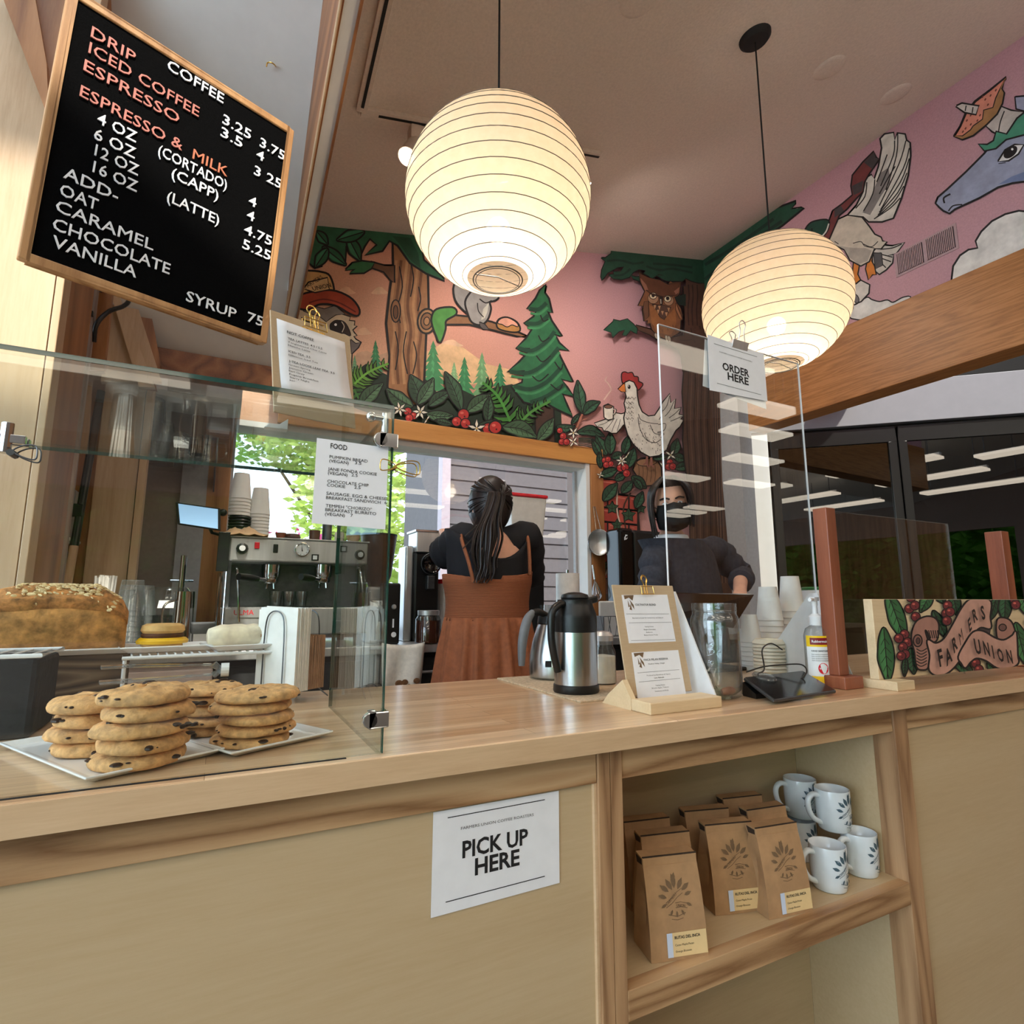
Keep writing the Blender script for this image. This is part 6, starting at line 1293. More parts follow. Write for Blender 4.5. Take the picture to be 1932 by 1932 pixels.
p.ell(605, 720, 46, 66, (150, 104, 92), 10); p.ell(610, 722, 20, 34, (88, 60, 56), 6)
p.poly([(1600, 480), (1660, 440), (1760, 480), (1810, 600), (1800, 700), (1700, 720), (1610, 690)], (178, 128, 112), 13, 1); p.ell(1665, 555, 40, 36, (120, 84, 76), 8)
p.poly([(1330, 600), (1400, 560), (1510, 580), (1500, 640), (1400, 640)], (80, 66, 66), 8)
p.poly([(730, 720), (830, 760), (940, 700), (1050, 520), (1160, 320), (1260, 210), (1400, 185), (1512, 240), (1500, 420), (1512, 560), (1400, 545), (1320, 600), (1220, 760), (1120, 960), (1020, 1080), (900, 1150), (800, 1130), (752, 1060), (765, 900)], PKB, 14, 1)
p.poly([(1200, 760), (1300, 620), (1420, 610), (1560, 690), (1680, 720), (1790, 660), (1830, 620), (1845, 900), (1850, 1000), (1740, 1062), (1600, 1050), (1460, 960), (1340, 930), (1260, 980), (1200, 1050), (1160, 1000), (1120, 920)], PKB, 14, 1)
for s, x, y, a, sz in (('F', 838, 1040, -8, .06), ('A', 935, 1030, -24, .054), ('R', 1020, 880, -34, .05), ('M', 1100, 790, -42, .046), ('E', 1215, 620, -36, .046), ('R', 1270, 500, -24, .048), ('S', 1375, 455, -8, .052), ('U', 1290, 870, 8, .056), ('N', 1400, 880, 14, .052), ('I', 1510, 930, 14, .05), ('O', 1575, 955, 16, .05), ('N', 1690, 985, 8, .052)):
    ra = math.radians(-a); o = p.pt((x, y)); ux = V((cos(ra), 0, sin(ra))); p.lv += 1; p.mb.col = lin((30, 20, 18))
    vs, fs = text_geo(s, .03); uy = V((-.1, 0, 1)).normalized(); p.mb.add([o+ux*(v[0]*sz*.86)+uy*(v[1]*sz)+V((0, -p.lv*2e-5, 0)) for v in vs], fs)
p.mb.build('painting', 'mural_paint', t)
# ------------------------------------------------------------------ coffee bags and mugs in the niche
SZ = .5612
def emblem(mb, P, s, wdt):
    # sprig emblem with a ribbon and two words; P(u, v) maps the flat drawing onto the surface
    def leaf(u, v, a, L):
        d = (cos(a), sin(a)); n = (-d[1], d[0]); q = [(0, 0), (.3, .17), (.6, .2), (1, 0), (.6, -.2), (.3, -.17)]
        mb.add([P(u+(x*d[0]+y*n[0])*L, v+(x*d[1]+y*n[1])*L) for x, y in q], [(0, 1, 2, 3, 4, 5)])
    def stroke(pts, w_):
        L, R = [], []
        for i, p_ in enumerate(pts):
            a, b = pts[max(i-1, 0)], pts[min(i+1, len(pts)-1)]; dx, dy = b[0]-a[0], b[1]-a[1]; n = math.hypot(dx, dy) or 1
            L.append(P(p_[0]-dy/n*w_, p_[1]+dx/n*w_)); R.append(P(p_[0]+dy/n*w_, p_[1]-dx/n*w_))
        k = len(pts); mb.add(L+R, [(i, i+1, k+i+1, k+i) for i in range(k-1)])
    for u, v, a, L in ((0, .18, 1.57, .3), (-.06, .15, 2.1, .28), (.08, .15, 1.0, .28), (-.15, .12, 2.5, .26), (.18, .12, .6, .26), (-.22, .0, 2.8, .22), (.24, .02, .3, .2), (-.02, .3, 1.3, .22), (.02, .3, 1.9, .2), (-.24, -.12, 3.6, .16), (.26, -.14, -.5, .16), (-.1, -.25, 4.2, .14), (.12, -.27, 5.2, .14), (0, -.28, 4.7, .14)): leaf(u, v, a, L)
    stroke([(-.26, -.1), (-.1, -.02), (.05, .1), (.2, .17)], .006); stroke([(-.26, -.2), (-.1, -.12), (.06, .0), (.2, .07)], .006)
    stroke([(-.02, -.12), (.12, -.11), (.28, -.15)], .006); stroke([(-.02, -.22), (.12, -.21), (.28, -.25)], .006)
    stroke([(-.22, -.34), (0, -.4), (.22, -.34)], .008); stroke([(-.15, -.44), (0, -.47), (.15, -.44)], .006)
    for txt, u, v, a, sz in (('FARMERS', -.235, -.165, .55, .1), ('UNION', .0, -.2, -.1, .085)):
        vs, fs = text_geo(txt, .02); c, s_ = cos(a), sin(a); mb.add([P(u+(x*c-y*s_)*sz*.8, v+(x*s_+y*c)*sz) for x, y, _ in vs], fs)
def make_bag():
    w_, d, h = .057, .035, .160; t = thing('coffee_bag', 'kraft coffee bag', 'bag', (0, 0, 0), 'kraft coffee bags in the counter niche')
    # side outline: front leans back to the folded top
    yf = lambda z: -d+(z/h)**1.7*(d*.8); yb = lambda z: d-(z/h)**2*(d*.75)
    mb = MB(); R = []
    for i in range(9):
        z = h*i/8*.93; ww = w_*(1-.03*(i/8)); f, b = yf(z), yb(z); g = -.010*sin(pi*min(1, i/8*1.1))
        R.append([V((-ww, f, z)), V((-ww*.3, f-.0015, z)), V((ww*.3, f-.0015, z)), V((ww, f, z)), V((ww+g, (f+b)/2, z)), V((ww, b, z)), V((-ww, b, z)), V((-ww-g, (f+b)/2, z))])
    mb.rings(R); mb.build('body', 'kraft', t, smooth=True, angle=25)
    zt_ = h*.93; mb = MB(); f, b = yf(zt_), yb(zt_)
    mb.slab([V((-w_*.98, f-.001, zt_-.004)), V((-w_*.98, f+.001, zt_+.013)), V((-w_*.98, b+.008, zt_+.016)), V((-w_*.98, b+.011, zt_+.01)), V((-w_*.98, b+.002, zt_-.006)), V((-w_*.98, b, zt_-.008))], (w_*1.96, 0, 0))
    mb.build('rolled_top', 'kraft', t, bevel=.0015)
    MB().box((-w_*.97, f+.001, zt_+.0135), (w_*.97, f+.004, zt_+.0152)).build('tie_strip', 'kraft_dark', t)
    MB().slab([V((-w_*.985, f+.003, zt_+.002)), V((-w_*.985, f+.004, zt_+.011)), V((-w_*.985, b+.005, zt_+.012)), V((-w_*.985, b, zt_))], (-.0006, 0, 0)).build('side_fold_shade', 'kraft_dark', t)  # dark sheet stands for the shade inside the open fold
    mb = MB(); emblem(mb, lambda u, v: V((u*.078, yf(.098+v*.075)-.0024, .098+v*.075)), 1, 1); mb.build('emblem', 'kraft_ink', t)
    F_ = lambda x, z, e=.0026: V((x, yf(z)-e, z))
    MB().add([F_(-.024, .006), F_(.055, .006), F_(.054, .044), F_(-.024, .044)], [(0, 1, 2, 3)]).build('label', 'label_tan', t)
    MB().add([F_(-.025, .006, .0028), F_(-.014, .006, .0028), F_(-.014, .044, .0028), F_(-.025, .044, .0028)], [(0, 1, 2, 3)]).build('label_stripe', 'label_blue', t)
    mb = MB()
    for txt, x, z, sz, bd in (('RUTAS DEL INCA', -.01, .034, .0066, .02), ('Cacao Maple Pecan', -.01, .023, .0048, 0), ('Orange Blossom', -.01, .013, .0048, 0)):
        vs, fs = text_geo(txt, bd); mb.add([F_(x+v[0]*sz, z+v[1]*sz, .003) for v in vs], fs)
    mb.build('label_text', 'ink', t); return t
def nx_(x, y, Y): return PY(x, y, Y).x
bag = make_bag()
def bagat(px, Y): return (PY(px, 1700, Y).x, Y, SZ)
spots = [(bagat(1262, .905), -.24, 'front kraft coffee bag at the far left of the niche'), (bagat(1378, .965), -.26, 'front kraft coffee bag of the middle row, partly behind the right one'), (bagat(1468, .912), -.14, 'front kraft coffee bag nearest the mugs'),
         (bagat(1256, .985), -.22, 'second kraft coffee bag behind the far left front one'), (bagat(1222, 1.06), -.2, 'rearmost kraft coffee bag of the left row'), (bagat(1338, 1.045), -.26, 'rear kraft coffee bag behind the middle front one'), (bagat(1452, .993), -.14, 'second kraft coffee bag behind the one nearest the mugs'), (bagat(1408, 1.07), -.2, 'rearmost kraft coffee bag before the niche back, between middle and right rows')]
for i, (l, a, lab) in enumerate(spots):
    o = bag if i == 0 else dup(bag, l, a, lab)
for l, a, lab in spots[:1]: bag.location = l; bag.rotation_euler.z = a; bag['label'] = lab
def make_mug():
    t = thing('mug', 'mug', 'mug', (0, 0, 0), 'white printed mugs in the counter niche'); r, h = .039, .092
    MB().lathe([(.001, 0), (r*.84, 0), (r*.9, .003), (r*.96, .02), (r, .05), (r*1.0, h-.002), (r*.985, h), (r*.94, h-.001), (r*.93, .05), (r*.88, .01), (.001, .006)], (0, 0, 0), 40, cap0=False, cap1=False).build('body', 'mug_glaze', t, smooth=True, angle=60)
    mb = MB().tube(smooth_line([V((-r*.9, 0, h*.84)), V((-r-.014, 0, h*.88)), V((-r-.027, 0, h*.76)), V((-r-.027, 0, h*.52)), V((-r-.016, 0, h*.3)), V((-r*.9, 0, h*.18))], 5), .0062, 12, flat=1.2); mb.build('handle', 'mug_glaze', t, smooth=True)
    mb = MB(); a0 = math.radians(20); emblem(mb, lambda u, v: V(((r*1.012)*sin(a0+u*.078/r), -(r*1.012)*cos(a0+u*.078/r), .05+v*.078)), 1, 1); mb.build('emblem', 'mug_ink', t); return t
mug = make_mug()
ms = [((PY(1562, 1620, .915).x, .915, SZ), -.25, 'front white mug standing on the shelf with a leafy print'), ((1.408, 1.408/PY(1622, 1600, 1).x, SZ), -.1, 'white mug standing on the shelf at the far right, half behind the front one'), ((PY(1510, 1580, 1.045).x, 1.045, SZ), -.2, 'rear white mug standing on the shelf under the upper back mug'),
      ((PY(1573, 1540, .96).x, .96, SZ+.0925), -.3, 'white mug stacked on top in front, over the two lower ones'), ((PY(1511, 1510, 1.05).x, 1.05, SZ+.0925), -.35, 'white mug stacked on top at the back left')]
for i, (l, a, lab) in enumerate(ms):
    if i: dup(mug, l, a, lab)
mug.location = ms[0][0]; mug.rotation_euler.z = ms[0][1]; mug['label'] = ms[0][2]

# ------------------------------------------------------------------ paper lanterns, track light
def lantern(c, r, label, n=19):
    t = thing('paper_lantern', label, 'pendant lamp', (c.x, c.y, c.z+r)); sq = .97
    m_ = 38; prof = [(r*sin(pi*i/m_), -r*sq*cos(pi*i/m_)) for i in range(m_+1) if .26 < sin(pi*i/m_) or i == m_//2]
    q = []
    for i in range(len(prof)-1):
        (a, b), (c_, d) = prof[i], prof[i+1]; q += [(a, b), ((a+c_)/2*.9975, (b+d)/2)]
    q.append(prof[-1]); MB().lathe(q, c, 56, cap0=False, cap1=False).build('paper_shade', 'lantern_paper', t, smooth=True, angle=80)
    mb = MB()
    for i in range(n):
        th = pi*(i+1.6)/(n+2.2); rr = r*sin(th)*1.001; z = -r*sq*cos(th)
        mb.tube([c+V((rr*cos(a), rr*sin(a), z)) for a in (2*pi*j/48 for j in range(48))], .0011, 5, True)
    for rr, z in ((r*.262, -r*sq*.966), (r*.262, r*sq*.966)): mb.tube([c+V((rr*cos(a), rr*sin(a), z)) for a in (2*pi*j/40 for j in range(40))], .0018, 6, True)
    zz = -r*sq*.966; mb.tube([c+V((-r*.26, 0, zz)), c+V((0, 0, zz+.01)), c+V((r*.26, .0, zz))], .0014, 6)
    mb.tube([c+V((-r*.26, 0, r*sq*.966)), c+V((r*.26, 0, r*sq*.966))], .0014, 6); mb.build('wire_hoops', 'lantern_wire', t, smooth=True)
    zc_ = ceil_z(c.x); MB().tube([c+V((0, 0, .03)), V((c.x, c.y, zc_-.01))], .0032, 8).build('cord', 'black_matte', t, smooth=True)
    R = Matrix.Rotation(-math.atan(.213), 3, 'Y'); MB().lathe([(.001, -.028), (.05, -.024), (.062, -.012), (.064, 0)], (c.x, c.y, zc_), 28, R).build('canopy', 'black_matte', t, smooth=True)
    bc = c+V((0, 0, -.09)); MB().lathe([(.014, .04), (.016, .1), (.001, .105)], bc, 16).build('lamp_holder', 'black_plastic', t, smooth=True)
    b = MB().sphere(bc, .034, 18, 12).build('bulb', 'bulb_glow', t, smooth=True); b.visible_shadow = True
    L = bpy.data.lights.new('bulb_light', 'POINT'); L.energy = LANTERN_W; L.color = (1, .9, .79); L.shadow_soft_size = .05
    lo = bpy.data.objects.new('bulb_light', L); COL.objects.link(lo); lo.location = bc+V((0, 0, -.06)); lo.parent = t; lo.matrix_parent_inverse = t.matrix_basis.inverted()
LANTERN_W = 4.8
lantern(V((.619, 1.30, 1.105+CZ)), .257, 'round white paper lantern hanging over the middle of the counter, left of the two')
lantern(V((1.835, 1.362, 1.132+CZ)), .268, 'round white paper lantern hanging at the right by the owl mural, right of the two')

# white track with a spotlight
tr = thing('track_light', 'white ceiling track in an L with one glowing spotlight beside the left lantern', 'track light', (.45, 2.1, 3.2))
def pc(x, y, dz=0):
    d = ray(x, y); t = (3.143-CZ-dz)/(d.z-.213*d.x); p_ = V((0, 0, CZ))+d*t; return p_
a_, b_, e_ = pc(737, -40), pc(682, 205), pc(1130, 290)
def bar(mb, p0, p1, w_, h):
    d = (p1-p0).normalized(); s_ = V((-d.y, d.x, 0)).normalized()*w_/2; n_ = V((0, 0, -h)); return mb.hexa([p0-s_+n_, p1-s_+n_, p1+s_+n_, p0+s_+n_, p0-s_, p1-s_, p1+s_, p0+s_])
mb = MB(); bar(mb, a_, b_, .045, .02); bar(mb, b_, e_, .045, .02); mb.build('track', 'ceiling_tan', tr, bevel=.002)
mb = MB(); bar(mb, a_+V((0, 0, -.0202)), b_.lerp(a_, .05)+V((0, 0, -.0202)), .012, .002); bar(mb, b_.lerp(e_, .06)+V((0, 0, -.0202)), e_+V((0, 0, -.0202)), .012, .002); mb.build('track_slot', 'black_matte', tr)
for i, (ss, tgt) in enumerate(((pc(785, 236), V((.5, 2.75, 1.5))), (b_.lerp(e_, .52), V((1.7, 3, 2.2))), (b_.lerp(e_, .86), V((2.9, 2.6, 2.4))))):  # second and third heads are unseen, added to brighten the back of the room
    ad = MB().box((ss.x-.03, ss.y-.03, ss.z-.09), (ss.x+.03, ss.y+.03, ss.z-.018)).build('adapter', 'ceiling_tan', tr, bevel=.004)
    hp = ss+V((0, 0, -.09)); hd_ = (tgt-hp).normalized()
    hd2 = V((-.35, -.25, -.9)).normalized() if i == 0 else hd_
    hdm = MB().cyl(hp, hp+hd2*.12, .032, .042, 20).build('spot_head', 'ceiling_tan', tr, smooth=True)
    MB().cyl(hp+hd2*.121, hp+hd2*.128, .036, .034, 20).build('spot_lens', 'spot_glow', hdm)
    L = bpy.data.lights.new('spot_light', 'SPOT'); L.energy = (24, 36, 40)[i]; L.color = (1, .92, .82); L.spot_size = math.radians((105, 150, 150)[i]); L.spot_blend = 1; L.shadow_soft_size = .05
    lo = bpy.data.objects.new('spot_light', L); COL.objects.link(lo); lo.location = hp+hd2*.15; lo.rotation_euler = hd_.to_track_quat('-Z', 'Y').to_euler(); lo.parent = tr; lo.matrix_parent_inverse = tr.matrix_basis.inverted()
# small hook left in the white slope
p = ray(512, 122); kk = (bay_z(0)-CZ)/(p.z+.97*p.y); p = V((0, 0, CZ))+p*kk
one('ceiling_hook', MB().tube(smooth_line([p+V((.012, 0, .0)), p+V((.01, -.012, -.008)), p+V((0, -.02, -.012)), p+V((-.012, -.014, -.012)), p+V((-.014, -.01, -.024))], 4), .0022, 8), 'gold_wire', 'small brass hook screwed into the white sloped ceiling', 'hook', smooth=True)
# ------------------------------------------------------------------ espresso machine
my = 2.42; M_ = lambda x, y, Y=my: PY(x, y, Y)
xL, xR_ = M_(432, 1040).x, M_(694, 1040).x; zT, zP = M_(500, 1016).z, M_(500, 1060).z; zD = M_(500, 1146).z
em = thing('espresso_machine', 'steel two group espresso machine with round gauge on the back counter', 'espresso machine', ((xL+xR_)/2, 2.65, BZ))
MB().box((xL, my, zP), (xR_, my+.42, zT)).build('top_housing', 'steel', em, bevel=.006)
MB().box((xL-.006, my-.004, zT), (xR_+.006, my+.43, zT+.006)).build('cup_tray', 'steel', em, bevel=.002)
MB().box((xL+.01, my+.14, BZ+.1), (xR_-.01, my+.4, zP)).build('back_panel', 'dark_steel', em, bevel=.003)
MB().box((xL, my-.05, BZ+.05), (xR_, my+.4, zD)).build('drip_tray', 'steel', em, bevel=.005)
mb = MB()
for i in range(20): x = xL+.02+(xR_-xL-.04)*i/19; mb.box((x, my-.045, zD), (x+.004, my+.13, zD+.003))
mb.build('drip_grid', 'dark_steel', em)
for x in (xL+.03, xR_-.03):
    for y in (my, my+.36): MB().cyl((x, y, BZ), (x, y, BZ+.05), .016, n=14).build('foot', 'black_plastic', em)
for x in (xL, xR_-.012): MB().slab([(x, my+.02, zD), (x, my+.3, zD), (x, my+.3, zP), (x, my-.01, zP)], (.012, 0, 0)).build('side_panel', 'dark_steel', em)
g = M_(570, 1037); R = Matrix.Rotation(pi/2, 3, 'X')
MB().lathe([(.026, 0), (.0285, .006), (.0285, .012), (.025, .013)], g, 32, R, False, False).build('gauge_ring', 'chrome', em, smooth=True)
MB().lathe([(.0255, .007), (.0255, .008)], g, 32, R).build('gauge_face', 'label_white', em)
mb = MB(); mb.slab([g+V((-.002, -.0095, -.008)), g+V((.002, -.0095, -.008)), g+V((-.004, -.0095, .018))], (0, -.001, 0))
for i in range(9): a = -.8+i*.6; mb.cbox(g+V((.021*sin(a), -.009, .021*cos(a))), (.0015, .001, .004), Matrix.Rotation(a, 3, 'Y'))
mb.build('gauge_needle', 'ink', em)
for px_, py_ in ((457, 1035), (678, 1047)):
    k_ = M_(px_, py_); mb = MB().lathe([(.02, 0), (.022, .008), (.018, .022), (.001, .024)], k_, 10, R); kn = mb.build('knob', 'black_plastic', em, bevel=.002)
    MB().lathe([(.011, .0245), (.001, .0255)], k_, 20, R).build('knob_cap', 'label_white', kn)
k_ = M_(485, 1029); MB().box((k_.x-.009, my-.006, k_.z-.013), (k_.x+.009, my, k_.z+.013)).build('switch', 'red_plastic', em, bevel=.002)
k_ = M_(520, 1035); MB().box((k_.x-.009, my-.004, k_.z-.017), (k_.x+.009, my, k_.z+.017)).build('switch', 'black_plastic', em, bevel=.002)
for px_ in (594, 648): k_ = M_(px_, 1052 if px_ == 594 else 1036); sw = MB().box((k_.x-.013, my-.004, k_.z-.013), (k_.x+.015, my, k_.z+.013)).build('button_panel', 'black_plastic', em); MB().box((k_.x-.008, my-.008, k_.z-.008), (k_.x+.008, my-.004, k_.z+.008)).build('button', 'label_white', sw)
for px_, hx in ((512, 450), (610, 568)):
    c = M_(px_, 1068, my+.03); gh = MB().lathe([(.034, 0), (.036, .02), (.036, .05)], c+V((0, 0, -.045)), 24).build('group_head', 'chrome', em, smooth=True)
    pf = MB().lathe([(.026, 0), (.03, .006), (.03, .024)], c+V((0, 0, -.068)), 24)
    h0, h1 = c+V((-.02, -.03, -.056)), M_(hx, 1088, my-.09); pf.tube([h0, h0.lerp(h1, .35)], .008, 10)
    po = pf.build('portafilter', 'chrome', em, smooth=True); MB().tube([h0.lerp(h1, .3), h0.lerp(h1, .6), h1], [.011, .015, .013], 12).build('handle', 'black_plastic', po, smooth=True)
    MB().tube([c+V((-.012, -.01, -.068)), c+V((-.014, -.012, -.09))], .005, 8).tube([c+V((.012, -.01, -.068)), c+V((.014, -.012, -.09))], .005, 8).build('spout', 'chrome', po, smooth=True)
for px_ in (446, 676): c = M_(px_, 1072, my-.01); MB().tube(smooth_line([c, c+V((.004, -.03, -.02)), c+V((.012, -.045, -.1)), c+V((.02, -.05, -.2))], 4), .005, 8).build('steam_wand', 'chrome', em, smooth=True)
pl_ = M_(455, 1156, my-.055); sgn = MB().box((pl_.x-.035, my-.054, pl_.z-.018), (pl_.x+.075, my-.051, pl_.z+.02)).build('name_plate', 'steel', em)
mb = MB().text('ULMA', (pl_.x-.026, my-.0545, pl_.z-.008), X3, Z3, .026, .02); mb.build('name_letters', 'red_plastic', sgn)
# small things on top of the machine
zt_ = zT+.006
cup_stack('paper_cup', 'white paper cup of the upturned stack on black lids on the espresso machine', (M_(452, 960, 2.6).x, 2.6, zt_+.10), .042, .030, .11, 6, .014, group='left cup stack on the espresso machine')
for i in range(8): one('cup_lid', MB().lathe([(.043, 0), (.044, .004), (.04, .011), (.001, .012)], (M_(452, 990, 2.6).x, 2.6, zt_+i*.0125), 24, cap0=False), 'black_plastic', 'black cup lid in the stack under the left cups on the espresso machine', 'lid', 'black lids on the espresso machine', smooth=True)
cup_stack('paper_cup', 'white paper cup of the taller upturned stack on the espresso machine', (M_(490, 960, 2.62).x, 2.62, zt_), .042, .030, .115, 9, .014, group='right cup stack on the espresso machine')
mb = MB(); rnd = random.Random(21); G = []
tx, ty = M_(462, 1000).x, my+.05
for i in range(11):
    G.append([V((tx-.085+.17*i/10, ty-.07+.14*j/8, zt_+.006+.03*max(0, sin(pi*i/10)*sin(pi*j/8))*(1+.5*sin(i*1.7+j))+.004*sin(i*2+j*1.3))) for j in range(9)])
mb.add([p_ for r_ in G for p_ in r_], [(i*9+j, i*9+j+1, (i+1)*9+j+1, (i+1)*9+j) for i in range(10) for j in range(8)])
o = one('bar_towel', mb, 'towel_orange', 'crumpled white and orange cloth on the left of the espresso machine top', 'cloth', smooth=True); o.modifiers.new('thickness', 'SOLIDIFY').thickness = .003
def simple(name, label, cat, px, Y, z, prof, mt, n=24, group=None, sx=1, sy=1):
    return one(name, MB().lathe(prof, (M_(px, 1000, Y).x, Y, z), n, sx=sx, sy=sy), mt, label, cat, group, smooth=True)
simple('espresso_cup', 'small reddish brown cup on the espresso machine, left of the dark bowl', 'cup', 530, 2.5, zt_, [(.001, 0), (.014, 0), (.022, .028), (.02, .028), (.013, .004), (.001, .004)], 'redwood')
simple('espresso_bowl', 'low dark rounded bowl on the espresso machine top', 'bowl', 553, 2.5, zt_, [(.001, 0), (.02, 0), (.032, .012), (.026, .025), (.024, .025), (.028, .012), (.001, .004)], 'ceramic_brown')
simple('dark_tumbler', 'short dark plum tumbler on the espresso machine below the FOOD sheet', 'cup', 594, 2.5, zt_, [(.001, 0), (.021, 0), (.023, .045), (.021, .045), (.019, .004), (.001, .004)], 'ceramic_brown')
simple('dark_canister', 'tall dark canister on the espresso machine below the FOOD sheet', 'canister', 617, 2.52, zt_, [(.001, 0), (.02, 0), (.02, .075), (.018, .08), (.001, .08)], 'dark_steel')
simple('spice_jar', 'pale yellowish jar on the espresso machine at its right end', 'jar', 641, 2.52, zt_, [(.001, 0), (.019, 0), (.02, .004), (.02, .04), (.017, .046), (.001, .046)], 'sugar')
simple('folded_cloth', 'pale stacked filter papers at the right end of the espresso machine', 'filters', 667, 2.52, zt_, [(.001, 0), (.02, 0), (.03, .035), (.001, .035)], 'towel_orange')
for i, px_ in enumerate((520, 545, 568)): one('glass_tumbler', MB().lathe([(.001, .003), (.02, 0), (.026, .06), (.0245, .06), (.019, .006), (.001, .006)], (M_(px_, 1130, my+.06).x, my+.06, zD+.0032), 20, cap0=False, cap1=False), 'clear_glass', ('left', 'middle', 'right')[i]+' small glass on the drip tray of the espresso machine', 'glass', 'glasses on the drip tray', smooth=True)
a_ = [PX(x, y, .1615) for x, y in ((532, 492), (547, 488), (543, 548), (528, 553))]
one('wall_label', MB().slab(a_, (.001, 0, 0)), 'label_white', 'small white label strip stuck on the rafter beside the letter board', 'label')
# till tablet on an arm at the left of the machine
ty = 2.36; ts = thing('order_screen', 'small lit order screen on an arm left of the espresso machine', 'screen', M_(378, 1000, ty))
c4_ = [M_(331, 947, ty), M_(416, 959, ty), M_(416, 1001, ty), M_(335, 989, ty)]
MB().slab(c4_, (0, .015, 0)).build('bezel', 'black_plastic', ts, bevel=.003)
cm = sum(c4_, V())/4; MB().face([cm+(q-cm)*.88+V((0, -.0008, 0)) for q in c4_]).build('display', 'screen_blue', ts)
MB().tube([cm+V((.03, .015, -.02)), M_(400, 1005, ty+.05), M_(418, 1010, my+.03)], .006, 8).build('arm', 'black_plastic', ts)
MB().sphere(M_(421, 967, ty+.01), .014, 12, 8).build('knob', 'black_plastic', ts, smooth=True)
a, b = M_(413, 1003, my-.02), M_(432, 1078, my-.02); MB().box((a.x, my-.02, b.z), (b.x-.004, my-.005, a.z)).build('mount_plate', 'black_plastic', ts, bevel=.002)
a = M_(418, 1080, my-.01); MB().tube([a, V((a.x+.012, my-.01, BZ))], .005, 8).tube([a+V((-.006, 0, 0)), V((a.x-.008, my+.02, BZ))], .005, 8).build('mount_leg', 'chrome', ts, smooth=True)

# ------------------------------------------------------------------ grinders
def gx(x, Y): return PY(x, 1100, Y).x
gc = V((gx(712, 2.56), 2.56, BZ)); t = thing('hopper_grinder', 'grinder with a big dark conical hopper right of the espresso machine', 'grinder', gc)
z0, z1 = PY(715, 1112, 2.56).z, PY(715, 1012, 2.56).z
MB().lathe([(.035, z0-BZ), (.06, z0-BZ+.06), (.078, z1-BZ-.02), (.08, z1-BZ), (.076, z1-BZ), (.05, z0-BZ+.08)], gc, 32, cap1=False).build('hopper', 'bottle_brown', t, smooth=True)
MB().lathe([(.081, z1-BZ), (.082, z1-BZ+.008), (.001, z1-BZ+.012)], gc, 32).build('hopper_lid', 'black_plastic', t, smooth=True)
MB().box((gc.x-.06, gc.y-.08, BZ), (gc.x+.06, gc.y+.1, z0+.01)).build('body', 'steel', t, bevel=.012)
gc = V((gx(744, 2.40), 2.42, BZ)); z1 = PY(742, 1100, 2.40).z
t = thing('numbered_grinder', 'low black grinder marked with a white 1 beside the glass edge', 'grinder', gc)
MB().box((gc.x-.045, 2.40, BZ), (gc.x+.03, 2.47, z1)).build('body', 'black_plastic', t, bevel=.008)
MB().text('1', (gc.x-.012, 2.3995, BZ+.07), X3, Z3, .05, .02).build('number', 'ink_white', t); MB().lathe([(.001, 0), (.011, .001)], (gc.x+.004, 2.3995, BZ+.04), 20, R).build('dial', 'ink_white', t); MB().lathe([(.011, 0), (.008, .008), (.001, .008)], (gc.x+.002, 2.3995, BZ+.155), 16, R).build('button', 'steel', t)
gy = 2.5; gc = V((gx(806, gy), gy, BZ)); zz = lambda y: PY(806, y, gy).z
t = thing('shop_grinder', 'black upright coffee grinder with a round front dial beside the woman', 'grinder', gc)
MB().box((gc.x-.058, gy+.01, BZ), (gc.x+.06, gy+.16, zz(1042))).build('body', 'black_plastic', t, bevel=.01)
MB().box((gc.x-.055, gy-.005, zz(1042)), (gc.x+.055, gy+.13, zz(1004))).build('steel_hopper', 'steel', t, bevel=.003)
MB().box((gc.x-.062, gy-.008, zz(1004)), (gc.x+.062, gy+.135, zz(1000))).build('hopper_lid', 'chrome', t, bevel=.001)
c = V((gc.x+.012, gy+.008, zz(1064))); MB().lathe([(.046, 0), (.048, .02), (.04, .036), (.034, .03), (.001, .024)], c, 32, R).build('dial', 'black_gloss', t, smooth=True); MB().lathe([(.046, .018), (.05, .022), (.046, .028)], c, 32, R, False, False).build('dial_ring', 'dark_steel', t, smooth=True)
MB().box((gc.x-.006, gy-.02, zz(1112)), (gc.x+.03, gy+.01, zz(1086))).build('chute', 'dark_steel', t, bevel=.004)
MB().box((gc.x-.095, gy+.03, BZ), (gc.x-.058, gy+.15, zz(1030))).build('motor_side', 'steel', t, bevel=.008)
for i in range(2): one('steel_shot_cup', MB().lathe([(.001, 0), (.016, 0), (.018, .05), (.016, .05), (.015, .004), (.001, .004)], (gx(797+i*13, 2.46), 2.46, BZ+.062), 20), 'chrome', ('left', 'right')[i]+' shiny steel cup on the grinder tray above the honey jar', 'cup', smooth=True)
MB().box((gc.x-.05, gy-.06, BZ), (gc.x+.05, gy+.01, BZ+.06)).build('tray', 'black_plastic', t, bevel=.004)
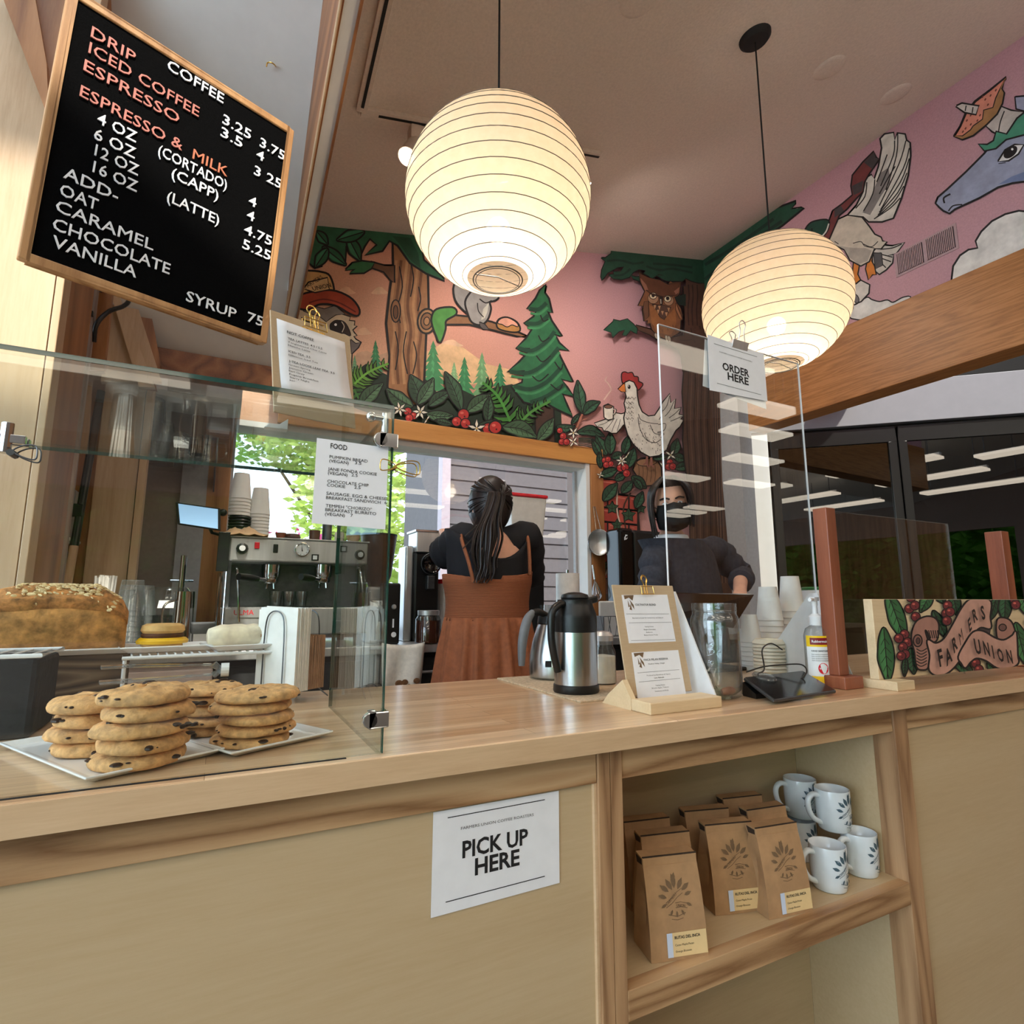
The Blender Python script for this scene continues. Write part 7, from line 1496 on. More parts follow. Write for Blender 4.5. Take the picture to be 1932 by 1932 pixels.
# honey jar, white tub with red lid
hc = V((gx(810, 2.385)+.002, 2.392, BZ)); rr = (gx(836, 2.385)-gx(786, 2.385))/2*.92; t = thing('honey_jar', 'glass jar of amber honey with a steel lid on the back counter edge', 'jar', hc); hz = PY(810, 1152, 2.385).z-BZ
MB().lathe([(rr*.9, 0), (rr, .006), (rr, hz*.74), (rr*.8, hz*.86), (rr*.8, hz*.9)], hc, 32, cap1=False).build('glass_body', 'clear_glass', t, smooth=True)
MB().lathe([(.001, .003), (rr*.94, .004), (rr*.95, hz*.7), (.001, hz*.7)], hc, 32).build('honey', 'honey', t, smooth=True)
MB().lathe([(rr*.84, hz*.86), (rr*.85, hz), (rr*.8, hz*1.01), (.001, hz*1.01)], hc, 32).build('lid', 'steel', t, smooth=True)
tc = V((gx(845, 2.6), 2.62, BZ)); th_ = PY(845, 1094, 2.62).z-BZ; t = thing('white_tub', 'white tub with a red lid between the grinder and the woman', 'tub', tc)
MB().lathe([(.045, 0), (.056, th_*.95)], tc, 28).build('body', 'white_plastic', t, smooth=True); MB().lathe([(.06, th_*.93), (.061, th_), (.001, th_*1.03)], tc, 28).build('lid', 'red_plastic', t, smooth=True)
# stained towel hanging over the counter edge
G = []; a_, b_ = gx(724, 2.34), gx(803, 2.34)
for i in range(13):
    u = i/12; row = []
    for j in range(11): v = j/10; x = a_+(b_-a_)*(u*(1-.1*v)+.02*v); row.append(V((x, 2.338-.012*sin(u*9+v*1.5)*(.3+v)-.006*v, BZ+.012-.2*v-.012*sin(u*3))))
    G.append(row)
mb = MB(); mb.add([p_ for r_ in G for p_ in r_], [(i*11+j, i*11+j+1, (i+1)*11+j+1, (i+1)*11+j) for i in range(12) for j in range(10)])
tw = one('hanging_towel', mb, 'towel_white', 'white towel with brown coffee stains hanging from the back counter', 'towel', smooth=True); tw.modifiers.new('thickness', 'SOLIDIFY').thickness = .004
mb = MB(); rnd = random.Random(2)
for i in range(9):
    c = V((a_+(b_-a_)*rnd.uniform(.35, .8), 2.315, BZ-.19+rnd.uniform(0, .05))); mb.sphere(c, rnd.uniform(.008, .02), 9, 6, (1, .12, .8))
mb.build('stain', 'stain', tw, smooth=True)
# bulk bin with red lid on a dispenser
bx0, bx1 = gx(957, 2.62), gx(1026, 2.62); zb0, zb1 = PY(990, 1012, 2.62).z, PY(990, 940, 2.62).z
t = thing('bulk_bin', 'clear bulk coffee bin with a red lid on a steel dispenser behind the woman', 'bin', ((bx0+bx1)/2, 2.68, BZ))
mb = MB(); mb.hexa([(bx0+.02, 2.60, zb0), (bx1-.012, 2.60, zb0), (bx1-.012, 2.76, zb0), (bx0+.02, 2.76, zb0), (bx0, 2.58, zb1), (bx1, 2.58, zb1), (bx1, 2.78, zb1), (bx0, 2.78, zb1)]); mb.build('bin', 'clear_bin', t, bevel=.008)
MB().box((bx0-.006, 2.575, zb1), (bx1+.006, 2.785, zb1+.018)).build('lid', 'red_plastic', t, bevel=.006)
MB().box((bx0+.02, 2.61, PY(990, 1040, 2.62).z), (bx1-.014, 2.75, zb0)).build('dispenser', 'steel', t, bevel=.004)
MB().box((bx1-.075, 2.607, zb0-.03), (bx1-.022, 2.6095, zb0-.008)).build('label', 'label_tan', t)
MB().box((bx0+.01, 2.6, BZ), (bx1-.01, 2.78, PY(990, 1040, 2.62).z)).build('stand', 'black_plastic', t, bevel=.004)
# towel roll, steel beaker, dish rack, strainer, whisk
rx_ = gx(1071, 2.72); rz0, rz1 = BZ, PY(1071, 1082, 2.72).z; t = thing('paper_towel_roll', 'tall white roll of paper towel at the right end of the window', 'paper towel', (rx_, 2.72, BZ))
MB().lathe([(.02, 0), (.066, 0), (.066, rz1-rz0), (.02, rz1-rz0)], (rx_, 2.72, BZ), 36).build('roll', 'napkin_white', t, smooth=True); MB().cyl((rx_, 2.72, BZ), (rx_, 2.72, rz1+.02), .008).build('rod', 'chrome', t)
simple('steel_beaker', 'steel beaker standing in front of the paper towel roll', 'beaker', 1045, 2.5, BZ, [(.001, 0), (.028, 0), (.031, .11), (.029, .11), (.027, .004), (.001, .004)], 'steel')
simple('glass_pitcher', 'clear glass pitcher beside the woman at the right', 'pitcher', 1030, 2.6, BZ, [(.001, 0), (.045, 0), (.05, .01), (.046, .16), (.044, .16), (.046, .01), (.001, .006)], 'clear_glass')
dx0, dx1 = gx(1128, 2.45), gx(1168, 2.45); t = thing('dish_rack', 'grey lattice dish rack with white boards behind the tall carafe', 'rack', ((dx0+dx1)/2, 2.5, BZ)); mb = MB(); zr = PY(1150, 1162, 2.42).z
mb.box((dx0, 2.40, zr-.004), (dx1+.12, 2.41, zr)).box((dx0, 2.40, BZ), (dx1+.12, 2.41, BZ+.006))
for i in range(12): x = dx0+(dx1+.12-dx0)*i/11; mb.tube([(x, 2.405, BZ), (x+(.02 if i % 2 else -.02), 2.405, zr)], .002, 6)
mb.box((dx0, 2.41, BZ), (dx0+.006, 2.6, zr)).box((dx1+.114, 2.41, BZ), (dx1+.12, 2.6, zr)); mb.build('frame', 'grey_rubber', t)
one('cutting_board', MB().box((dx0+.015, 2.46, BZ+.002), (dx1+.02, 2.475, PY(1150, 1134, 2.46).z)), 'white_plastic', 'white rounded board standing up in the dish rack', 'board', bevel=.012)
sy_ = 2.93; sc1 = PY(1131, 1023, sy_); t = thing('strainer', 'round fine mesh steel strainer hanging from the window casing', 'strainer', sc1)
r1_ = (PY(1151, 1023, sy_)-PY(1111, 1023, sy_)).length/2*.87; nr = Matrix.Rotation(-.45, 3, 'Z')@Matrix.Rotation(pi/2, 3, 'X')
MB().tube([sc1+nr@V((r1_*cos(a), r1_*sin(a)*1.15, 0)) for a in (2*pi*i/36 for i in range(36))], .003, 8, True).build('rim', 'chrome', t, smooth=True)
mb = MB().lathe([(r1_*(1-i*i/36), -.035*(i/6)) for i in range(6)]+[(.001, -.036)], sc1, 32, nr, False, True, 1, 1.15); mb.build('mesh_bowl', 'steel', t, smooth=True)
hk = PY(1121, 956, 2.965); MB().tube([sc1+nr@V((-.02, r1_*1.12, 0)), hk+V((-.006, 0, 0)), hk+V((.006, 0, 0)), sc1+nr@V((.01, r1_*1.14, 0))], .0028, 8).build('handle', 'chrome', t, smooth=True)
hk = PY(1118, 1066, 2.965); wb = PY(1128, 1132, 2.94); t = thing('whisk', 'steel wire whisk hanging below the strainer on the casing', 'whisk', wb)
MB().cyl(hk, hk.lerp(wb, .42), .006, .007, 12).build('handle', 'chrome', t, smooth=True); mb = MB()
for i in range(6):
    a = pi*i/6; o = hk.lerp(wb, .42); d = (wb-o); x = V((cos(a), sin(a)*.6, 0)); L = d.length; d.normalize()
    mb.tube(smooth_line([o, o+d*L*.4+x*.022, o+d*L*.8+x*.032, o+d*L, o+d*L*.8-x*.032, o+d*L*.4-x*.022, o], 4), .0011, 5)
mb.build('wire_loops', 'chrome', t, smooth=True)
ax0, ax1 = gx(1171, 2.75), gx(1250, 2.75); az = PY(1200, 997, 2.75).z; t = thing('black_boiler', 'tall rounded glossy black appliance in front of the painted bricks', 'appliance', ((ax0+ax1)/2, 2.82, BZ))
MB().box((ax0, 2.75, BZ), (ax0+.12, 2.9, az)).build('front', 'black_gloss', t, bevel=.025, seg=4); MB().box((ax0+.125, 2.77, BZ), (ax1+.06, 2.9, az-.005)).build('body', 'black_plastic', t, bevel=.02, seg=3)
l_ = PY(1181, 1018, 2.748); mb = MB()
for q in (((-.012, 0), (.0, .03)), ((0, .03), (.012, .022)), ((-.012, .012), (.012, .03)), ((.0, .0), (.012, .012)), ((-.01, -.004), (.0, .012))): mb.tube([l_+V((q[0][0], 0, q[0][1])), l_+V((q[1][0], 0, q[1][1]))], .0016, 6)
mb.build('emblem', 'ink_white', t)

# ------------------------------------------------------------------ left end: shelf, white unit, dispenser and smaller things
ac = thing('wall_unit', 'white curved plastic unit mounted high on the wall over the glass shelf', 'appliance', (-.2, 2.85, 2.1)); a, b = PY(236, 715, 2.72), PY(458, 735, 2.72); zt0, zt1 = PY(345, 700, 2.72).z, PY(345, 752, 2.72).z
mb = MB(); R_ = []
for i in range(13):
    u = i/12; x = a.x+(b.x-a.x)*u; zb = zt1+.05*(abs(u-.55)**2)*1.2
    R_.append([V((x, 2.72, zt0+.02)), V((x, 2.72, zb+.025)), V((x, 2.74, zb+.006)), V((x, 2.8, zb)), V((x, 2.98, zb+.01)), V((x, 2.98, zt0+.02))])
mb.rings(R_); mb.build('cover', 'white_plastic', ac, smooth=True, angle=35)
c = PY(340, 728, 2.716); MB().box((c.x-.045, 2.712, c.z-.03), (c.x+.1, 2.72, c.z+.03)).build('front_panel', 'grey_wall_light', ac, bevel=.004)
gs = PY(300, 868, 2.8); t = thing('glass_shelf', 'clear shelf of cups and glass mugs above the left of the back counter', 'shelf', (-.24, 2.85, gs.z)); MB().box((-.46, 2.7, gs.z-.008), (-.0, 2.99, gs.z)).build('plate', 'acrylic', t)
for x in (-.4, -.06): MB().slab([(x, 2.995, gs.z-.008), (x, 2.8, gs.z-.008), (x, 2.995, gs.z-.1)], (.006, 0, 0)).build('bracket', 'dark_steel', t)
cup_stack('plastic_cup', 'clear plastic cup in the tall stack at the left of the glass shelf', (PY(290, 800, 2.8).x, 2.8, gs.z), .034, .046, .1, 10, .019, 'clear_plastic', False, group='clear cups on the glass shelf')
cup_stack('plastic_cup', 'clear plastic cup in the second stack behind on the glass shelf', (PY(312, 800, 2.9).x, 2.9, gs.z), .034, .046, .1, 6, .019, 'clear_plastic', False, group='rear clear cups on the glass shelf')
for i, (px_, Y) in enumerate(((336, 2.78), (366, 2.84), (392, 2.78), (352, 2.92))):
    x = PY(px_, 840, Y).x; t = thing('glass_mug', '%s glass mug standing upside down on the clear shelf' % ('left front', 'middle', 'right front', 'rear')[i], 'mug', (x, Y, gs.z), 'glass mugs on the glass shelf')
    MB().lathe([(.043, 0), (.043, .02), (.04, .12), (.001, .124), (.001, .118), (.036, .112), (.04, .004)], (x, Y, gs.z), 24, cap0=False, cap1=False).build('body', 'clear_glass', t, smooth=True)
    MB().tube(smooth_line([V((x+.042, Y, gs.z+.1)), V((x+.07, Y, gs.z+.095)), V((x+.072, Y, gs.z+.04)), V((x+.043, Y, gs.z+.025))], 4), .005, 8).build('handle', 'clear_glass', t, smooth=True)
a, b = PY(78, 917, 2.48), PY(131, 1015, 2.48); ds = thing('towel_dispenser', 'pale grey paper towel dispenser on the wall at the far left behind glass', 'dispenser', ((a.x+b.x)/2, 2.55, b.z)); MB().box((a.x, 2.48, b.z), (b.x, 2.615, a.z)).build('case', 'grey_wall_light', ds, bevel=.008)
MB().box((a.x-.004, 2.45, b.z-.012), (b.x+.01, 2.615, b.z)).build('tray', 'clear_bin', ds, bevel=.003)
a, b = PY(62, 1038, 2.5), PY(123, 1112, 2.5); one('metal_box', MB().box((a.x, 2.5, BZ), (b.x, 2.615, a.z)), 'dark_steel', 'dark grey metal box under the towel dispenser at the far left', 'box', bevel=.006)
a, b = PY(191, 738, 2.5), PY(140, 1030, 2.45); e = a.lerp(b, 1.9); t = thing('broom', 'broom leaning by the wall panel with black upper pole and wooden lower pole', 'broom', e); MB().tube([a, b], .013, 10).build('upper_pole', 'black_plastic', t, smooth=True); MB().tube([b, a.lerp(b, (a.z-1.02)/(a.z-b.z))], .013, 10).build('lower_pole', 'fir_light', t, smooth=True)
k_ = PY(144, 963, 2.46); MB().cbox(k_, (.045, .03, .045)).build('grip_clamp', 'black_plastic', t, bevel=.004)
# black hose and gauge hardware on the grey board
one('black_hose', MB().tube(smooth_line([PY(177, 645, 2.12), PY(182, 612, 2.1), PY(205, 588, 2.12), PY(232, 578, 2.18), PY(243, 566, 2.22), PY(236, 545, 2.3)], 6), .007, 10), 'black_plastic', 'black hose curving out from the grey board under the letter board', 'hose', smooth=True)
a, b = PY(156, 548, 2.09), PY(172, 592, 2.085); t = thing('door_closer', 'small steel latch rod with black ends on the grey board', 'latch', b); MB().tube([a, b], .0035, 8).build('rod', 'steel', t, smooth=True)
for q in (a, b): MB().cbox(q, (.012, .016, .016)).build('end_fitting', 'black_plastic', t, bevel=.002)
# undercounter fridge, left counter things
fr0, fr1 = PY(225, 1270, 2.37).x, PY(410, 1270, 2.37).x; t = thing('undercounter_fridge', 'pinkish white undercounter fridge front behind the wire rack', 'fridge', ((fr0+fr1)/2, 2.6, 0)); MB().box((max(fr0, -.415), 2.39, .05), (.0, 2.95, BZ-.04)).build('cabinet', 'appliance_white', t, bevel=.006); MB().box((max(fr0, -.415), 2.37, .1), (.0, 2.388, BZ-.06)).build('door', 'appliance_white', t, bevel=.006)
k_ = PY(396, 1306, 2.369); MB().box((k_.x-.02, 2.367, k_.z-.012), (k_.x+.02, 2.3695, k_.z+.012)).build('badge', 'dark_steel', t)
sx_0 = gx(199, 2.5); t = thing('straw_cup', 'holder full of white paper straws behind the loaf', 'straws', (sx_0, 2.5, BZ)); MB().lathe([(.001, 0), (.04, 0), (.045, .14), (.042, .14), (.037, .005), (.001, .005)], (sx_0, 2.5, BZ), 24).build('holder', 'clear_plastic', t, smooth=True)
rnd = random.Random(6)
for i in range(26): a_ = rnd.uniform(0, 6.28); q = .034*rnd.random()**.5; MB().cyl((sx_0+q*cos(a_)*.7, 2.5+q*sin(a_)*.7, BZ+.006), (sx_0+q*cos(a_)*1.1, 2.5+q*sin(a_)*1.1, PY(199, 1088, 2.5).z+rnd.uniform(-.006, .006)), .004, n=8).build('straw', 'napkin_white', t, smooth=True)
cup_stack('plastic_cup', 'clear plastic cup in the left stack on the back counter beside the straws', (gx(251, 2.45), 2.45, BZ), .047, .034, .11, 9, .018, 'clear_plastic', group='left clear cups on the back counter')
cup_stack('plastic_cup', 'clear plastic cup in the right stack on the back counter beside the jar', (gx(272, 2.52), 2.52, BZ), .047, .034, .11, 8, .018, 'clear_plastic', group='right clear cups on the back counter')
jx = gx(322, 2.55); t = thing('cold_brew_jar', 'wide clear jar of dark coffee with a label on the back counter', 'jar', (jx, 2.55, BZ)); hh = PY(322, 1108, 2.55).z-BZ
MB().lathe([(.07, 0), (.075, .006), (.075, hh*.9), (.06, hh)], (jx, 2.55, BZ), 32, cap1=False).build('glass_body', 'clear_glass', t, smooth=True); MB().lathe([(.001, .004), (.071, .005), (.071, hh*.55), (.001, hh*.55)], (jx, 2.55, BZ), 32).build('coffee', 'black_gloss', t, smooth=True)
k_ = PY(315, 1140, 2.472); MB().slab([k_+V((-.03, 0, -.014)), k_+V((.026, 0, -.014)), k_+V((.032, 0, .014)), k_+V((-.026, 0, .014))], (0, .002, 0)).build('label', 'label_white', t)
tp = PY(343, 1110, 2.5); t = thing('tap', 'slim chrome tap rising behind the coffee jar', 'tap', (tp.x, 2.62, BZ)); tz1 = PY(343, 1048, 2.62).z; tx = gx(343, 2.62)
MB().tube([(tx, 2.62, BZ), (tx, 2.62, tz1)], .011, 12).build('column', 'chrome', t, smooth=True); MB().tube([(tx-.04, 2.62, tz1-.1), (tx+.04, 2.62, tz1-.1)], .006, 8).build('lever', 'chrome', t, smooth=True)
px_ = gx(351, 2.42); hh = PY(351, 1116, 2.42).z-BZ; t = thing('milk_pitcher', 'mirror bright steel milk pitcher left of the espresso machine', 'pitcher', (px_, 2.42, BZ)); MB().lathe([(.001, 0), (.036, 0), (.038, .006), (.034, hh*.6), (.032, hh), (.03, hh), (.03, .01), (.001, .006)], (px_, 2.42, BZ), 32, cap0=False, cap1=False).build('body', 'chrome', t, smooth=True); MB().tube(smooth_line([V((px_-.03, 2.4, BZ+hh*.85)), V((px_-.06, 2.38, BZ+hh*.75)), V((px_-.058, 2.38, BZ+hh*.35)), V((px_-.034, 2.4, BZ+hh*.2))], 4), .004, 8).build('handle', 'chrome', t, smooth=True)
bx_ = gx(388, 2.45); t = thing('sugar_caddy', 'small grey plastic caddy between pitcher and espresso machine', 'caddy', (bx_, 2.45, BZ)); MB().box((bx_-.045, 2.41, BZ), (bx_+.045, 2.5, BZ+.1)).build('box', 'grey_rubber', t, bevel=.004); MB().box((bx_-.025, 2.408, BZ+.03), (bx_+.025, 2.4095, BZ+.06)).build('label', 'label_white', t)
# ------------------------------------------------------------------ people
def skin_mesh(nodes, edges, root, sub=2):
    # nodes: name -> (point, radius) grown into one skin by the Skin modifier; returns verts, faces
    names = list(nodes); ix = {n_: i for i, n_ in enumerate(names)}; me = bpy.data.meshes.new('s')
    me.from_pydata([tuple(nodes[n_][0]) for n_ in names], [(ix[a], ix[b]) for a, b in edges], []); o = bpy.data.objects.new('s', me); COL.objects.link(o)
    o.modifiers.new('skin', 'SKIN'); sv = me.skin_vertices[0].data
    for n_ in names:
        r_ = nodes[n_][1]; sv[ix[n_]].radius = r_ if isinstance(r_, tuple) else (r_, r_)
    sv[ix[root]].use_root = True; s_ = o.modifiers.new('sub', 'SUBSURF'); s_.levels = sub; s_.render_levels = sub
    e = bpy.data.meshes.new_from_object(o.evaluated_get(bpy.context.evaluated_depsgraph_get()))
    r = [v.co.copy() for v in e.vertices], [tuple(p_.vertices) for p_ in e.polygons]
    bpy.data.objects.remove(o); return r
def head_mesh(mb, c, yaw, pitch, roll=0, s=1.0):
    # egg shaped head with brow, nose, cheeks, jaw and ears; local -y is the face
    M = Matrix.Rotation(yaw, 3, 'Z')@Matrix.Rotation(roll, 3, 'Y')@Matrix.Rotation(pitch, 3, 'X'); n, m_ = 32, 26; R = []
    g = lambda x, w_: math.exp(-(x/w_)**2)
    for i in range(m_+1):
        th = pi*i/m_; z = -cos(th)*.118; q = max(1e-4, sin(th)); ring = []
        for j in range(n):
            a = 2*pi*j/n; x, y = .076*q*cos(a), .094*q*sin(a)
            if z < -.02: k_ = 1-.34*min(1, (-.02-z)/.1); x *= k_; y = y*(k_ if y > 0 else .5+.5*k_)
            f = -sin(a)
            if f > 0:
                y -= .022*g(x, .011)*g(z+.022, .02)*f+.01*g(x, .012)*g(z-.005, .02)*f     # nose
                y += .008*(g(abs(x)-.031, .016)*g(z-.008, .012))*f                         # eye sockets
                y -= .005*g(z-.03, .012)*g(x, .05)*f+.006*g(x, .02)*g(z+.068, .009)*f      # brow, lips
                y -= .008*g(x, .022)*g(z+.105, .018)*f                                     # chin
            ring.append(V(c)+M@V((x, y, z))*s)
        R.append(ring)
    mb.rings(R)
    for sg in (-1, 1): mb.sphere(V(c)+M@V((sg*.079, .012, -.012))*s, .03*s, 10, 8, (.32, .62, 1), M)
    return M
def body(name, mbs, parent, mat='skin', vox=.005):
    mb = MB()
    for v_, f_ in mbs: mb.add(v_, f_)
    o = mb.build(name, mat, parent, smooth=True, angle=180); r_ = o.modifiers.new('one_skin', 'REMESH'); r_.mode = 'VOXEL'; r_.voxel_size = vox; r_.use_smooth_shade = True
    s_ = o.modifiers.new('smooth', 'SMOOTH'); s_.factor = .5; s_.iterations = 3; return o
def hand(nodes, edges, wrist, W, d, side, palm_n, curl=.5, k=1.0, tag_='L'):
    # palm and five fingers: d along the hand, side towards the thumb, palm_n out of the palm
    d, side, palm_n = V(d).normalized(), V(side).normalized(), V(palm_n).normalized(); W = V(W)
    nodes[tag_+'palm'] = (W+d*.045*k, (.03*k, .016*k)); edges.append((wrist, tag_+'palm'))
    for i, (off, L) in enumerate(((.026, .072), (.009, .08), (-.008, .074), (-.024, .058))):
        b_ = W+d*.078*k+side*off*k; pts = [b_]; dd = d.copy()
        for s_ in range(3): dd = (dd+palm_n*curl*(.6+.3*s_)).normalized(); pts.append(pts[-1]+dd*L*k*(.42, .33, .25)[s_])
        prev = tag_+'palm'
        for s_, q in enumerate(pts): nm = '%sf%d%d' % (tag_, i, s_); nodes[nm] = (q, (.0105, .0095, .0085, .0072)[s_]*k); edges.append((prev, nm)); prev = nm
    pts = [W+d*.03*k+side*.03*k, W+d*.055*k+side*.048*k+palm_n*.006, W+d*.078*k+side*.05*k+palm_n*.018]; prev = tag_+'palm'
    for s_, q in enumerate(pts): nm = '%st%d' % (tag_, s_); nodes[nm] = (q, (.013, .0105, .0085)[s_]*k); edges.append((prev, nm)); prev = nm
def ellring(c, rx, ry, n=40, rot=0, fn=None):
    out = []
    for j in range(n):
        a = 2*pi*j/n; f = fn(a) if fn else 1; x, y = rx*cos(a)*f, ry*sin(a)*f; out.append(V((c[0]+x*cos(rot)-y*sin(rot), c[1]+x*sin(rot)+y*cos(rot), c[2])))
    return out

# --- the woman at the back counter, seen from behind
BX, BY = .925, 2.03
w_ = thing('person', 'woman seen from behind in a rust pinafore over a black top, dark ponytail', 'person', (BX, BY, 0))
N, E = {}, []
sh = lambda x, y, Y: PY(x, y, Y)
N['pel'] = (V((BX, BY, .96)), (.15, .105)); N['waist'] = (V((BX+.005, BY, 1.13)), (.12, .085)); N['rib'] = (V((BX+.01, BY+.005, 1.27)), (.125, .085)); N['chest'] = (V((BX+.012, BY+.012, 1.375)), (.115, .08)); N['neck'] = (V((BX+.014, BY+.02, 1.455)), .052); N['nk2'] = (V((BX+.014, BY+.035, 1.52)), .05)
E += [('pel', 'waist'), ('waist', 'rib'), ('rib', 'chest'), ('chest', 'neck'), ('neck', 'nk2')]
LS, LE, LW = sh(872, 1022, 2.05), sh(834, 1046, 2.16), sh(842, 1010, 2.3); RS, RE, RW = sh(992, 1018, 2.05), sh(1000, 1090, 2.15), sh(985, 1075, 2.34)
for t_, S_, E_, W_ in (('L', LS, LE, LW), ('R', RS, RE, RW)):
    N[t_+'s'] = (S_, .052); N[t_+'e'] = (E_, .041); N[t_+'w'] = (W_, .027); E += [('chest', t_+'s'), (t_+'s', t_+'e'), (t_+'e', t_+'w')]
    hand(N, E, t_+'w', W_, (W_-E_)+V((0, .08, .01)), (1 if t_ == 'L' else -1, 0, .2), (0, .2, -1), .45, .95, t_)
for sx_ in (-1, 1):
    q = 'l%d' % sx_; N[q+'h'] = (V((BX+sx_*.085, BY, .88)), .092); N[q+'k'] = (V((BX+sx_*.09, BY-.01, .48)), .06); N[q+'a'] = (V((BX+sx_*.09, BY+.01, .09)), .038); N[q+'t'] = (V((BX+sx_*.1, BY+.13, .04)), .036); E += [('pel', q+'h'), (q+'h', q+'k'), (q+'k', q+'a'), (q+'a', q+'t')]
hm = MB(); HC = V((PY(924, 950, 2.07).x, 2.065, 1.575)); HM = head_mesh(hm, HC, pi+.05, -.12, 0, .95)
body('body', [skin_mesh(N, E, 'pel'), (hm.v, hm.f)], w_)
# black scoop backed top with short sleeves
mb = MB(); rings_ = []
for i in range(9):
    u = i/8; z = 1.2+.215*u
    def up_z(a, u=u): return .055*u*u*abs(cos(a))**2-.06*u*u*max(0, -sin(a))**3
    rx = .157+.005*sin(u*3)+.024*u*u; ry = .113-.004*u; ring = []
    for j in range(48):
        a = 2*pi*j/48; ring.append(V((BX+.01+rx*cos(a)*(1-.0*u), BY+.006+ry*sin(a), z+up_z(a))))
    rings_.append(ring)
mb.rings(rings_, True, False, False)
o = mb.build('top', 'top_black', w_, smooth=True); o.modifiers.new('thickness', 'SOLIDIFY').thickness = .006
for S_, E_ in ((LS, LE), (RS, RE)):
    mb = MB(); c = V((BX+.01, BY+.01, 1.385)); p_ = [c.lerp(S_, .45), S_+V((0, 0, .004)), S_.lerp(E_, .55), S_.lerp(E_, 1.02)]; L_ = smooth_line(p_, 5)
    mb.tube(L_, [.074+.004*sin(i*1.7)-.012*i/len(L_) for i in range(len(L_))], 20); mb.build('sleeve', 'top_black', w_, smooth=True)
# pinafore: shirred bodice, gathered skirt
def bod(a, i): return 1+.012*sin(a*36+i)*(1 if -2.6 < (a if a < pi else a-2*pi) < -.5 else .3)
mb = MB(); rings_ = []
for i in range(15):
    u = i/14; z = 1.125+.15*u; rings_.append(ellring((BX+.008, BY+.004, z), .172+.012*u-.01*sin(pi*u), .130+.006*u, 144, 0, lambda a, i=i, u=u: bod(a, i*2.0)))
for r_ in rings_[-1:]:
    for q in r_: q.z += .02*abs((q.x-BX)/.17)**2+(.014 if q.x > BX else 0)
mb.rings(rings_, True, False, False); o = mb.build('bodice', 'dress_shirred', w_, smooth=True); o.modifiers.new('thickness', 'SOLIDIFY').thickness = .004
mb = MB(); rings_ = []
for i in range(15):
    u = i/14; z = 1.135-.62*u; amp = .085*min(1, .35+u*3)
    rings_.append(ellring((BX+.008, BY-.004*u, z), .172+.03*min(1, u*2.2)+.03*u, .130+.04*min(1, u*2)+.03*u, 144, 0, lambda a, amp=amp, u=u: 1+amp*(.6*sin(a*17+sin(a*3)*2)+.4*sin(a*29+1)*(1-.6*u))))
mb.rings(rings_, True, False, False); o = mb.build('skirt', 'dress_rust', w_, smooth=True, angle=90); o.modifiers.new('thickness', 'SOLIDIFY').thickness = .004
for pts in ([sh(893, 1098, 1.90), sh(884, 1060, 1.905), sh(872, 1022, 1.95), sh(870, 1006, 2.02)], [sh(1000, 1084, 1.93), sh(999, 1050, 1.935), sh(996, 1018, 1.97), sh(990, 1001, 2.03)]):
    MB().tube(smooth_line(pts, 6), .0062, 8, flat=1.4).build('strap', 'dress_rust', w_, smooth=True)
# hair: cap of strands and a long wavy ponytail
rnd = random.Random(31); mb = MB(); R = []
for i in range(17):
    th = pi*(.08+.92*i/16); z = -cos(th)*.122; q = sin(th); R.append([HC+V((.086*q*cos(a)*(1+.018*sin(a*19+i)), .103*q*sin(a)*(1+.018*sin(a*23+i))+.004, z+.006)) for a in (2*pi*j/56 for j in range(56))])
cap = MB().rings([[p_ if not (p_.y > HC.y+.045 and p_.z < HC.z+.05) else p_+(HC-p_)*.3 for p_ in r_] for r_ in R]); cap.build('hair_cap', 'hair_dark', w_, smooth=True, angle=80)
kn = V((PY(932, 938, 1.95).x, 1.945, PY(932, 938, 1.95).z)); path = [kn+V((0, .02, 0)), kn+V((0, -.02, .008)), PY(927, 975, 1.915), PY(922, 1010, 1.905), PY(914, 1050, 1.9), PY(917, 1080, 1.895), PY(908, 1100, 1.895)]
for i in range(54):
    ph = rnd.uniform(0, 6.28); rr = rnd.random()**.6; off = V((cos(ph)*rr, sin(ph)*rr*.5, 0)); am = rnd.uniform(.3, 1); ln = rnd.uniform(.75, 1.02)
    P_ = smooth_line(path, 6); n_ = int(len(P_)*ln); pts = []
    for k_ in range(n_):
        u = k_/len(P_); wd = .015+.046*min(1, u*2.0)*(1-.4*max(0, u-.6)/.4); pts.append(P_[k_]+off*wd+V((sin(u*15+ph)*.009*am, cos(u*11+ph)*.005*am, 0)))
    mb.tube(pts, [.0055*(1-.75*k_/n_)+.0006 for k_ in range(n_)], 6)
for i in range(10):      # loose locks over the left shoulder and at the nape
    s0 = PY(905+rnd.uniform(-8, 10), 985+rnd.uniform(-10, 12), 1.93); e0 = PY(rnd.uniform(872, 905), rnd.uniform(1008, 1045), 1.915); mb.tube(smooth_line([s0, s0.lerp(e0, .5)+V((.004, -.012, .006)), e0], 6), .0022, 5)
for i in range(64):     # strands combed back over the cap into the tie
    a = rnd.uniform(-2.6, 2.6); z0 = rnd.uniform(-.05, .1)
    c_ = lambda t: HC+V((.0895*sin(a*(1-t))*cos(.3*t)*math.sqrt(max(.05, 1-((z0*(1-t)-.03*t)/.128)**2)), -.106*math.sqrt(max(.05, 1-((z0*(1-t)-.03*t)/.128)**2))*cos(a*(1-t))+.004, z0*(1-t)+.02*t+.006))
    mb.tube(smooth_line([c_(0), c_(.35), c_(.7), c_(.92), kn+V((0, .01, 0))], 3), .0028, 5)
mb.build('ponytail', 'hair_dark', w_, smooth=True)
MB().tube([kn+V((.016*cos(a), -.004+.012*sin(a)*.4, .016*sin(a))) for a in (2*pi*i/20 for i in range(20))], .0042, 8, True).build('hair_tie', 'towel_white', w_, smooth=True)

